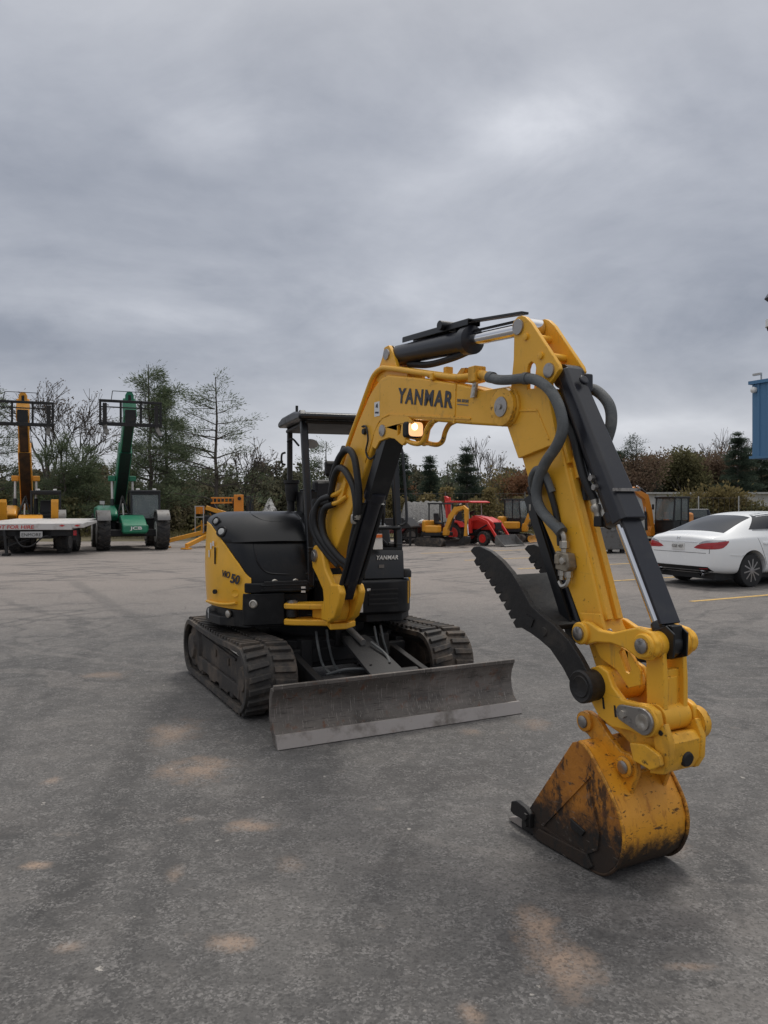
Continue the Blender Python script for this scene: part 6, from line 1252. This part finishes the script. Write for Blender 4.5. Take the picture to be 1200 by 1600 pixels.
# implement beside the canopy's right-hand post (a dark bucket on stands)
mw = frame(.72, 30.0, 70); b = MB(); b.prism([(-.55, .75), (-.6, 1.05), (.2, 1.10), (.55, .75), (.55, .69), (.2, .66), (-.5, .68)], -.6, .6); at_ = thing('excavator_bucket', 'empty dark digging bucket set on a low stand left of the maroon trailer', 'bucket', mw)
mk('bucket_shell', b, 'iron', at_, bevel=.03); b = MB()
for x in (-.45, .45):
    for y in (-.4, .4): b.bar((x, y, 0), (x, y, .70), .07, .07, (1, 0, 0))
b.bar((-.5, -.4, .3), (.5, -.4, .3), .05, .05); b.bar((-.5, .4, .3), (.5, .4, .3), .05, .05); mk('stand', b, 'matte', at_)
# grey gravel bank and skip behind the arm
def bank(x0, x1, y, h, dep, m_, lab, nm, cat):
    b = MB(); rows = []
    for j in range(7):
        f = j / 6; rows.append([(x, y + dep * (f - .5) + .15 * rnd.uniform(-1, 1), (h * math.sin(PI * f) ** .8 * min(1, 6 * min((i + .0) / 24, 1 - i / 24)) * (1 + .04 * rnd.uniform(-1, 1)) if 0 < j < 6 else -.05)) for i, x in enumerate(np.linspace(x0, x1, 25))])
    b.grid(rows); return tag(mk(nm, b, m_, smooth=60), lab, cat)
bank(.6, 3.6, 41, 1.75, 6, 'gravel', 'grey gravel bank rising behind the maroon trailer', 'gravel_bank', 'gravel heap')
mw = frame(7.55, 25.6, 12); SK = thing('scrap_bin', 'grey mesh bin with orange end frame behind the excavator arm', 'bin', mw)
b = MB(); b.span(-.5, .5, -.75, .35, .12, .16)
for y in (-.75, .35): b.span(-.5, .5, y - .02, y + .02, .14, .85)
for x in (-.5, .5): b.span(x - .02, x + .02, -.72, .32, .14, .85)
mk('bin_body', b, 'grey', SK, bevel=.01)
b = MB()
for y in (-.6, .2):
    for x in (-.4, .4): b.span(x - .06, x + .06, y - .06, y + .06, 0, .12)
mk('bin_foot', b, 'matte', SK)
b = MB(); b.span(.52, .55, .36, .42, .0, .8); b.span(.52, .55, .70, .76, .0, .8); b.span(.52, .55, .42, .70, .72, .8); b.span(.52, .55, .42, .70, .08, .35); mk('end_frame', b, 'amber', SK, bevel=.006)
b = MB(); r_ = random.Random(9)
for k in range(60): b.box((r_.uniform(-.45, .45), r_.uniform(-.68, .28), .6 + r_.uniform(0, .5)), (r_.uniform(.08, .35), r_.uniform(.04, .2), r_.uniform(.04, .15)), Matrix.Rotation(r_.uniform(0, 3), 3, 'Z') @ Matrix.Rotation(r_.uniform(-.6, .6), 3, 'Y'))
tag(mk('scrap_heap', b, 'gravel', None, mw), 'heap of grey rubble filling the mesh bin', 'scrap heap')
# dark pickup partly hidden by the sedan
mw = frame(16.6, 39.0, 250) @ Matrix.Scale(.78, 4); PK = thing('pickup_truck', 'dark pickup truck mostly hidden behind the white sedan roof', 'pickup', mw)
b = MB(); b.prism([(-2.4, .5), (-2.4, 1.15), (.0, 1.15), (.15, 1.75), (1.3, 1.75), (1.8, 1.2), (2.7, 1.1), (2.75, .5)], -.9, .9); pb = mk('body', b, 'navy', PK, bevel=.08, seg=3)
b = MB(); b.span(-2.3, -.1, -.8, .8, 1.14, 1.17); mk('cargo_bed', b, 'matte', pb)
for s in (-1, 1):
    b = MB(); b.prism([(.25, 1.2), (.3, 1.68), (1.25, 1.68), (1.6, 1.22)], s * .9 - .008, s * .9 + .008); mk('side_window', b, 'cabglass', pb)
b = MB(); b.prism([(1.34, 1.72), (1.36, 1.72), (1.82, 1.24), (1.80, 1.24)], -.75, .75); mk('windscreen', b, 'cabglass', pb)
for x in (-1.5, 1.8):
    for y in (-.82, .82): big_wheel(PK, x, y, .38, .26, 'alloy', lugs=22)

# ------------------------------------------------------------------ long pale wall, blue building, camera pole
mw = Matrix.Translation((0, 52, 0)); b = MB(); b.span(15.0, 62, 0, 6, 0, 2.30); wl2 = mk('long_shed', b, 'wallwhite', None, mw); tag(wl2, 'long low pale shed running behind the bushes at the right', 'building')
b = MB(); b.span(14.8, 62.2, -.3, 6.3, 2.302, 2.42); mk('roof', b, 'lightgrey', wl2)
b = MB()
for x in np.arange(16, 62, 2.4): b.span(x - .02, x + .02, -.03, -.003, .0, 2.28)
mk('wall_seam', b, 'lightgrey', wl2)
mw = Matrix.Translation((10.55, 22.0, 0)) @ Matrix.Rotation(rad(-62.2), 4, 'Z'); BB = thing('canopy_building', 'blue corrugated metal building end at the right edge, with small roof camera', 'building', mw)
b = MB(); n_ = 0; x = 0.0; pr = [(0, 0)]
while x < 8:
    pr += [(x + .16, 0), (x + .18, -.035), (x + .24, -.035), (x + .26, 0)]; x += .30
pr += [(x, 0), (x, .3), (0, .3)]
b.prism(pr, 2.98, 5.02, 'xy'); b.prism([(0, .3), (.25, .3), (.25, 9), (0, 9)], 2.98, 5.02, 'xy'); b.span(.25, 8, .31, 9, 4.4, 4.6); mk('cladding', b, 'bluemetal', BB)
b = MB(); b.span(-.06, 8.1, -.10, .30, 5.025, 5.12); b.span(-.06, .2, .31, 9, 5.025, 5.12); mk('roof_edge', b, 'bluemetal', BB)
b = MB(); b.span(-.05, 8.1, -.08, .02, 2.90, 2.975); b.span(-.05, .03, .03, 9, 2.90, 2.975); mk('flashing', b, 'bluemetal', BB)
for y in (1.0, 8.0):
    b = MB(); b.span(3.0, 3.25, y, y + .25, 0, 4.4); mk('post', b, 'grey', BB)
b = MB(); b.bar((.25, .05, 5.12), (.25, .05, 5.30), .03, .03, (1, 0, 0)); b.box((.16, .0, 5.30), (.26, .07, .06)); mk('roof_camera', b, 'lightgrey', BB)
b = MB(); b.lathe((.10, -.06, 4.86), (-.2, -1, -.2), [(-.08, .06), (0, .09), (.06, .08), (.10, .03)], 14); mk('wall_camera', b, 'white', BB)
mw = Matrix.Translation((4.27, 8.0, 0)); CP = thing('camera_pole', 'grey pole carrying a white dome camera, just outside the right edge', 'pole', mw)
b = MB(); b.cyl((0, 0, 0), (0, 0, 4.2), .06, .05); b.box((0, 0, .03), (.25, .25, .06)); mk('pole', b, 'lightgrey', CP)
b = MB(); b.bar((0, 0, 3.55), (-.2, 0, 3.55), .04, .04); b.lathe((-.2, 0, 3.55), (0, 0, -1), [(0, .03), (.02, .085), (.10, .09), (.105, .08)], 22); dc = mk('dome_housing', b, 'white', CP)
b = MB(); b.lathe((-.2, 0, 3.446), (0, 0, -1), [(0, .078), (.03, .07), (.06, .045), (.075, .01)], 22); mk('dome_lens', b, 'glass', dc)
b = MB(); b.bar((0, 0, 3.85), (-.16, 0, 3.78), .03, .03); b.box((-.22, 0, 3.745), (.12, .1, .08), Matrix.Rotation(rad(35), 3, 'Y')); mk('flood_lamp', b, 'navy', CP, bevel=.01)
# ------------------------------------------------------------------ vegetation
def limb_mesh(b, p, q, r0, r1, bend, rg, n=6, k=4):
    P = [p.lerp(q, i / k) + Vector((rg.uniform(-1, 1), rg.uniform(-1, 1), rg.uniform(-.4, .4))) * bend * math.sin(PI * i / k) for i in range(k + 1)]
    b.tube(P, r0, n, 1, cap=False, rs=lambda f: r0 + (r1 - r0) * f); return P
def tree(name, label, x, y, h, kind, seed, spread=1.0, leaf=None, bark='bark', leafsize=.10, dens=1.0, base=.0, group=None, cat='tree', lean=0.0):
    rg = random.Random(seed); g = np.random.default_rng(seed); h *= 1.18 if kind == 'leafy' else 1
    T_ = thing(name, label, cat, Matrix.Translation((x, y, 0)) @ Matrix.Rotation(rg.uniform(0, 6), 4, 'Z') @ Matrix.Rotation(lean, 4, 'X'), group)
    tb = MB(); C = []; D = []
    r0 = .012 * h + .03
    if kind == 'pine':       # tall, irregular whorls, tufts on upswept limbs
        tr = limb_mesh(tb, Vector((0, 0, 0)), Vector((rg.uniform(-.3, .3), rg.uniform(-.3, .3), h)), r0, .02, .12, rg, 8, 8)
        n = int(h * 2.6)
        for i in range(n):
            f = base + (1 - base) * (i + rg.random()) / n; L = spread * h * .30 * (1 - f) ** .65 * rg.uniform(.55, 1.2) + .25
            if rg.random() < .12: continue
            k = 3 if f < .9 else 2
            for j in range(k):
                a = rg.uniform(0, 2 * PI); p = Vector((0, 0, f * h)); q = p + Vector((math.cos(a) * L, math.sin(a) * L, L * rg.uniform(-.05, .35)))
                P = limb_mesh(tb, p, q, max(.014, r0 * .42 * (1 - f) + .014), .009, .06 * L, rg, 4, 3)
                for m in range(int((4 + L * 4) * dens)):
                    t = rg.uniform(.35, 1.05); c = p.lerp(q, t) + Vector((rg.gauss(0, .12 * L), rg.gauss(0, .12 * L), rg.gauss(.03, .14)))
                    kk = int(rg.uniform(16, 36)); C.append(np.array(c) + g.normal(size=(kk, 3)) * [.19, .19, .12]); D.append(np.tile(np.array([math.cos(a), math.sin(a), .5]), (kk, 1)))
    elif kind == 'spruce':
        limb_mesh(tb, Vector((0, 0, 0)), Vector((0, 0, h)), r0, .02, .04, rg, 8, 4); n = int(h * 5)
        for i in range(n):
            f = .06 + .94 * (i + rg.random()) / n; L = spread * h * .26 * (1 - f) ** .85 * rg.uniform(.45, 1.25) + .12
            for j in range(5):
                a = rg.uniform(0, 2 * PI); p = Vector((0, 0, f * h)); q = p + Vector((math.cos(a) * L, math.sin(a) * L, -L * rg.uniform(.0, .35)))
                if j < 2: limb_mesh(tb, p, q, .02, .005, .03, rg, 3, 2)
                for m in range(int((3 + L * 5) * dens)):
                    t = rg.uniform(.2, 1.0); c = p.lerp(q, t); kk = int(rg.uniform(20, 40)); C.append(np.array(c) + g.normal(size=(kk, 3)) * [.14, .14, .07]); D.append(np.tile(np.array([math.cos(a), math.sin(a), -.2]), (kk, 1)))
    else:                    # broadleaf: recursive forks; 'bare' keeps only a few leaves
        tips = []
        def grow(p, d, L, r, lev):
            q = p + d * L; limb_mesh(tb, p, q, max(r, .013), max(r * .62, .010), .05 * L, rg, 6 if lev < 2 else 3, 3 if lev < 3 else 2)
            if lev >= (5 if kind == 'bare' else 4): tips.append((q, d)); return
            for k in range(rg.choice((2, 3, 3)) if lev else 4):
                a = rg.uniform(0, 2 * PI); o = d.orthogonal().normalized(); o2 = d.cross(o); sp = rg.uniform(.35, .75) * spread
                nd = (d + (o * math.cos(a) + o2 * math.sin(a)) * sp + Vector((0, 0, .12))).normalized()
                grow(p.lerp(q, rg.uniform(.6, 1.0)), nd, L * rg.uniform(.62, .86), r * .58, lev + 1)
            if lev >= 2: tips.append((q, d))
        grow(Vector((0, 0, 0)), Vector((rg.uniform(-.06, .06), rg.uniform(-.06, .06), 1)).normalized(), h * (.34 if kind == 'bare' else .30), r0, 0)
        if kind == 'bare':
            for q, d in tips:
                if rg.random() < .5 * dens: kk = rg.randint(2, 6); C.append(np.array(q) + g.normal(size=(kk, 3)) * .09)
        else:
            for q, d in tips:
                if rg.random() < .12: continue
                kk = int(rg.uniform(30, 75) * dens); C.append(np.array(q) + g.normal(size=(kk, 3)) * [.36, .36, .30])
    mk('trunk', tb, bark, T_, smooth=60)
    if C:
        C = np.concatenate(C); Dd = np.concatenate(D) if D else None
        asp = .22 if kind in ('pine', 'spruce') else .7
        quad_cloud('crown', C, leafsize * (.78 if asp < .5 else .55 if kind == 'bare' else .75), leaf, T_, aspect=asp, seed=seed, D=Dd)
    return T_
def bush(name, label, x, y, w, d, h, leaf, seed, n=9000, size=.11, cat='bush', group=None):
    g = np.random.default_rng(seed); rg = random.Random(seed)
    T_ = thing(name, label, cat, Matrix.Translation((x, y, 0)), group); tb = MB()
    cl = []
    for k in range(16):
        a = rg.uniform(0, 2 * PI); r = rg.random() ** .5; c = Vector((math.cos(a) * r * w * .42, math.sin(a) * r * d * .42, h * rg.uniform(.35, .85) * (1 - .35 * r))); cl.append(c)
        limb_mesh(tb, Vector((c.x * .2, c.y * .2, 0)), c, .035, .01, .1, rg, 4, 3)
    mk('stem', tb, 'bark', T_)
    per = n // 16; C = np.concatenate([np.array(c) + g.normal(size=(per, 3)) * [w * .13, d * .13, h * .12] for c in cl]); C[:, 2] = np.abs(C[:, 2]) + .03
    quad_cloud('foliage', C, size, leaf, T_, aspect=.7, seed=seed); return T_
def mass(name, label, segs, leaf, seed, per_m=260, size=.16, asp=.7):
    """undergrowth or far woods that read as one mass: segs of (x0, x1, y, height)"""
    g = np.random.default_rng(seed); C = []
    for x0, x1, y, h in segs:
        L = abs(x1 - x0); k = max(3, int(L * 1.1))
        for i in range(k):
            cx = g.uniform(x0, x1); cy = y + g.normal() * 1.2; hh = h * g.uniform(.55, 1.08); rw = g.uniform(.6, 1.3) * h * .22
            n = int(per_m * L / k); f = g.uniform(0, 1, n) ** .8
            C.append(np.stack([cx + g.normal(size=n) * rw * (1.05 - f * .75), cy + g.normal(size=n) * rw * (1.0 - f * .6), f * hh + g.normal(size=n) * .08], 1))
    C = np.concatenate(C); C[:, 2] = np.abs(C[:, 2])
    o = quad_cloud(name, C, size, leaf, aspect=asp, seed=seed); return tag(o, label, kind='stuff')
X = lambda px, Y: (px - 600) / 1200 * Y
Zt = lambda py, Y: 1.6 + (788 - py) / 1200 * Y

# left
tree('pine_tree', 'shaggy pine cut off by the left picture edge behind the orange telehandler', X(-8, 40), 40, Zt(612, 40), 'pine', 3, 1.1, 'needle', dens=.9, base=.15)
tree('bare_tree', 'thin bare tree with wide twiggy crown just right of the orange telehandler boom', X(75, 41), 41, Zt(582, 41) * 1.0, 'bare', 5, 1.05, 'twig', dens=1.0)
tree('bare_tree', 'second bare tree leaning out between the two telehandlers', X(100, 42.5), 42.5, Zt(598, 42) * 1.0, 'bare', 18, 1.15, 'twig', dens=1.0)
tree('pine_tree', 'low dense pine filling the gap between the two telehandlers', X(95, 39), 39, Zt(690, 39), 'pine', 8, 1.8, 'needle', dens=2.0, base=.1)
tree('pine_tree', 'low spreading pine close left of the green telehandler', X(135, 40), 40, Zt(705, 40), 'pine', 9, 1.7, 'needle', dens=1.8, base=.1)
tree('pine_tree', 'tallest pine, dense, directly behind the green telehandler forks', X(236, 38), 38, Zt(570, 38), 'pine', 12, 1.2, 'needle', dens=1.9, base=.18)
tree('pine_tree', 'slender pine close right of the tallest pine', X(262, 40), 40, Zt(612, 40), 'pine', 15, 1.15, 'needle', dens=1.5, base=.2)
tree('pine_tree', 'half bare wide-armed pine standing alone above the orange boom lift', X(336, 37), 37, Zt(588, 37), 'pine', 21, 1.8, 'needle', dens=.55, base=.22)
tree('bare_tree', 'small bare sapling left of the black canopy', X(390, 38), 38, Zt(690, 38), 'bare', 24, .9, 'twig', dens=.4)
mass('undergrowth', 'brown and olive brush filling the edge of the wood at the left', [(X(-60, 43), X(170, 43), 43, 4.2), (X(150, 44), X(300, 44), 44, 2.6), (X(280, 46), X(440, 46), 46, 2.5)], 'brush', 31, 1700, .10)
mass('green_undergrowth', 'green brush along the edge of the wood at the left', [(X(-60, 41.5), X(190, 41.5), 41.5, 3.0), (X(200, 43), X(430, 43), 43, 1.6)], 'leafgreen', 32, 800, .10)
mass('far_wood', 'distant dark wooded ridge beyond the yard', [(-150, 150, 100, 5.8), (-150, 150, 112, 7.2), (-55, 10, 92, 4.4)], 'farwood', 33, 520, .26, .6)
tree('pine_tree', 'ragged pine seen through the canopy beside the boom', X(503, 44), 44, Zt(690, 44), 'pine', 41, 1.35, 'needle', dens=.7, base=.2)
# middle
tree('spruce_tree', 'dark spruce just right of the boom cylinder', X(628, 46), 46, Zt(708, 46), 'spruce', 51, 1.05, 'needledark')
tree('spruce_tree', 'smaller dark spruce in the middle under the boom', X(672, 47), 47, Zt(714, 47), 'spruce', 52, 1.0, 'needledark')
tree('spruce_tree', 'largest dark spruce under the boom, behind the red tractor', X(729, 46), 46, Zt(702, 46), 'spruce', 53, 1.2, 'needledark')
tree('pine_tree', 'thin pine between the two dark spruces', X(702, 49), 49, Zt(722, 49), 'pine', 54, 1.0, 'needle', dens=.6, base=.2)
tree('bare_tree', 'tall bare poplar right of the largest spruce', X(752, 50), 50, Zt(690, 50), 'bare', 55, .55, 'twig', 'barkpale', dens=.25)
tree('autumn_tree', 'olive leaved tree with airy crown left of the excavator arm', X(785, 48), 48, Zt(722, 48), 'leafy', 56, 1.0, 'leafolive', 'barkpale', .12, .35)
tree('autumn_tree', 'rust coloured tree just left of the excavator arm', X(815, 46), 46, Zt(735, 46), 'leafy', 57, 1.0, 'leafrust', 'bark', .12, .7)
tree('autumn_tree', 'reddish brown tree seen between boom cylinder and canopy post', X(612, 50), 50, Zt(752, 50), 'leafy', 58, 1.0, 'leafrust', 'bark', .12, .6)
mass('undergrowth', 'olive brush behind the row of small machines', [(X(560, 44), X(850, 44), 44, 2.4), (X(730, 43), X(860, 43), 43, 2.5)], 'leafolive', 61, 900, .10)
# right
tree('spruce_tree', 'open topped conifer just right of the excavator arm', X(992, 58), 58, Zt(684, 58), 'pine', 71, 1.15, 'needledark', dens=.9, base=.3)
tree('spruce_tree', 'shorter conifer half hidden by the bucket cylinder', X(968, 60), 60, Zt(706, 60), 'spruce', 72, 1.1, 'needledark')
tree('autumn_tree', 'mauve leaved tree above the right-hand orange excavator', X(1016, 57), 57, Zt(712, 57), 'leafy', 73, 1.0, 'leafmauve', 'bark', .12, 1.1)
tree('autumn_tree', 'green leaved rounded tree above the white sedan trunk', X(1072, 58), 58, Zt(708, 58), 'leafy', 74, 1.1, 'leafgreen', 'bark', .12, 1.5)
tree('bare_tree', 'bare topped tree rising over brown crowns at the right', X(1112, 62), 62, Zt(662, 62), 'bare', 75, .7, 'twig', 'barkpale', dens=.3)
tree('autumn_tree', 'brown leaved tree beneath the bare topped tree', X(1112, 60), 60, Zt(702, 60), 'leafy', 76, 1.1, 'leafmauve', 'bark', .12, 1.4)
tree('spruce_tree', 'broad dark spruce beside the blue building', X(1153, 56), 56, Zt(678, 56), 'spruce', 77, 1.9, 'needledark', dens=1.2)
tree('spruce_tree', 'dark spruce directly under the blue building', X(1190, 58), 58, Zt(695, 58), 'spruce', 78, 1.9, 'needledark', dens=1.1)
tree('bare_tree', 'twiggy tree peeping out left of the blue building', X(1180, 62), 62, Zt(672, 62), 'bare', 79, 1.0, 'twig', dens=.6)
mass('undergrowth', 'dark scrub below the trees at the right', [(X(950, 61), X(1260, 61), 61, 5.0), (X(950, 64), X(1260, 64), 64, 5.8)], 'brush', 81, 900, .13)
bush('bush', 'large yellow green bush in front of the pale shed', X(1117, 45), 45, 4.2, 2.6, 3.0, 'leafolive', 91, 12000, .10)
bush('bush', 'loose grey green bush left of the large bush, behind the excavator cab', X(1068, 44), 44, 2.2, 1.6, 2.1, 'leafgreen', 92, 4000, .09)
bush('bush', 'low weedy bush behind the sedan roof at the right', X(1172, 44), 44, 3.2, 1.4, 1.9, 'leafgreen', 93, 3500, .09)
tree('autumn_tree', 'low olive tree between the mauve tree and the green rounded tree', X(1044, 60), 60, Zt(722, 60), 'leafy', 83, 1.0, 'leafolive', 'bark', .12, 1.2)
tree('spruce_tree', 'small dark spruce between the green tree and the bare topped tree', X(1095, 61), 61, Zt(715, 61), 'spruce', 84, 1.2, 'needledark')
# chain-link fence at the right
FN = thing('wire_fence', 'thin grey wire fence with posts before the pale shed', 'fence', Matrix.Translation((0, 42, 0)))
for x in np.arange(15.0, 26, 2.2):
    b = MB(); b.cyl((x, 0, 0), (x, 0, 2.05), .035, n=8); mk('post', b, 'lightgrey', FN)
b = MB()
for z in (.2, 1.1, 1.95): b.bar((15, 0, z), (25.8, 0, z), .012, .012)
for x in np.arange(15, 25.8, .3): b.bar((x, 0, .1), (x, 0, 1.95), .006, .006, (1, 0, 0))
mk('wire_mesh', b, 'grey', FN)
FN = thing('wire_fence', 'dark wire fence behind the gravel bank under the boom', 'fence', Matrix.Translation((0, 42.5, 0)))
for x in np.arange(-1, 8, 2.2):
    b = MB(); b.cyl((x, 0, 0), (x, 0, 2.3), .035, n=8); mk('post', b, 'grey', FN)
b = MB()
for z in (.2, 1.2, 2.2): b.bar((-1, 0, z), (7.8, 0, z), .012, .012)
for x in np.arange(-1, 7.8, .3): b.bar((x, 0, .1), (x, 0, 2.2), .006, .006, (1, 0, 0))
mk('wire_mesh', b, 'grey', FN)
# grass along the yard's edge
g = np.random.default_rng(5); n = 14000; xs = g.uniform(-40, 34, n); ys = 36 + np.abs(g.normal(size=n)) * 4
C = np.stack([xs, ys, g.uniform(.02, .22, n)], 1); D = np.tile(np.array([0, 0, 1.0]), (n, 1))
tag(quad_cloud('grass', C, .16, 'grass', aspect=.12, seed=6, D=D), 'dry grass along the far edge of the yard', kind='stuff')
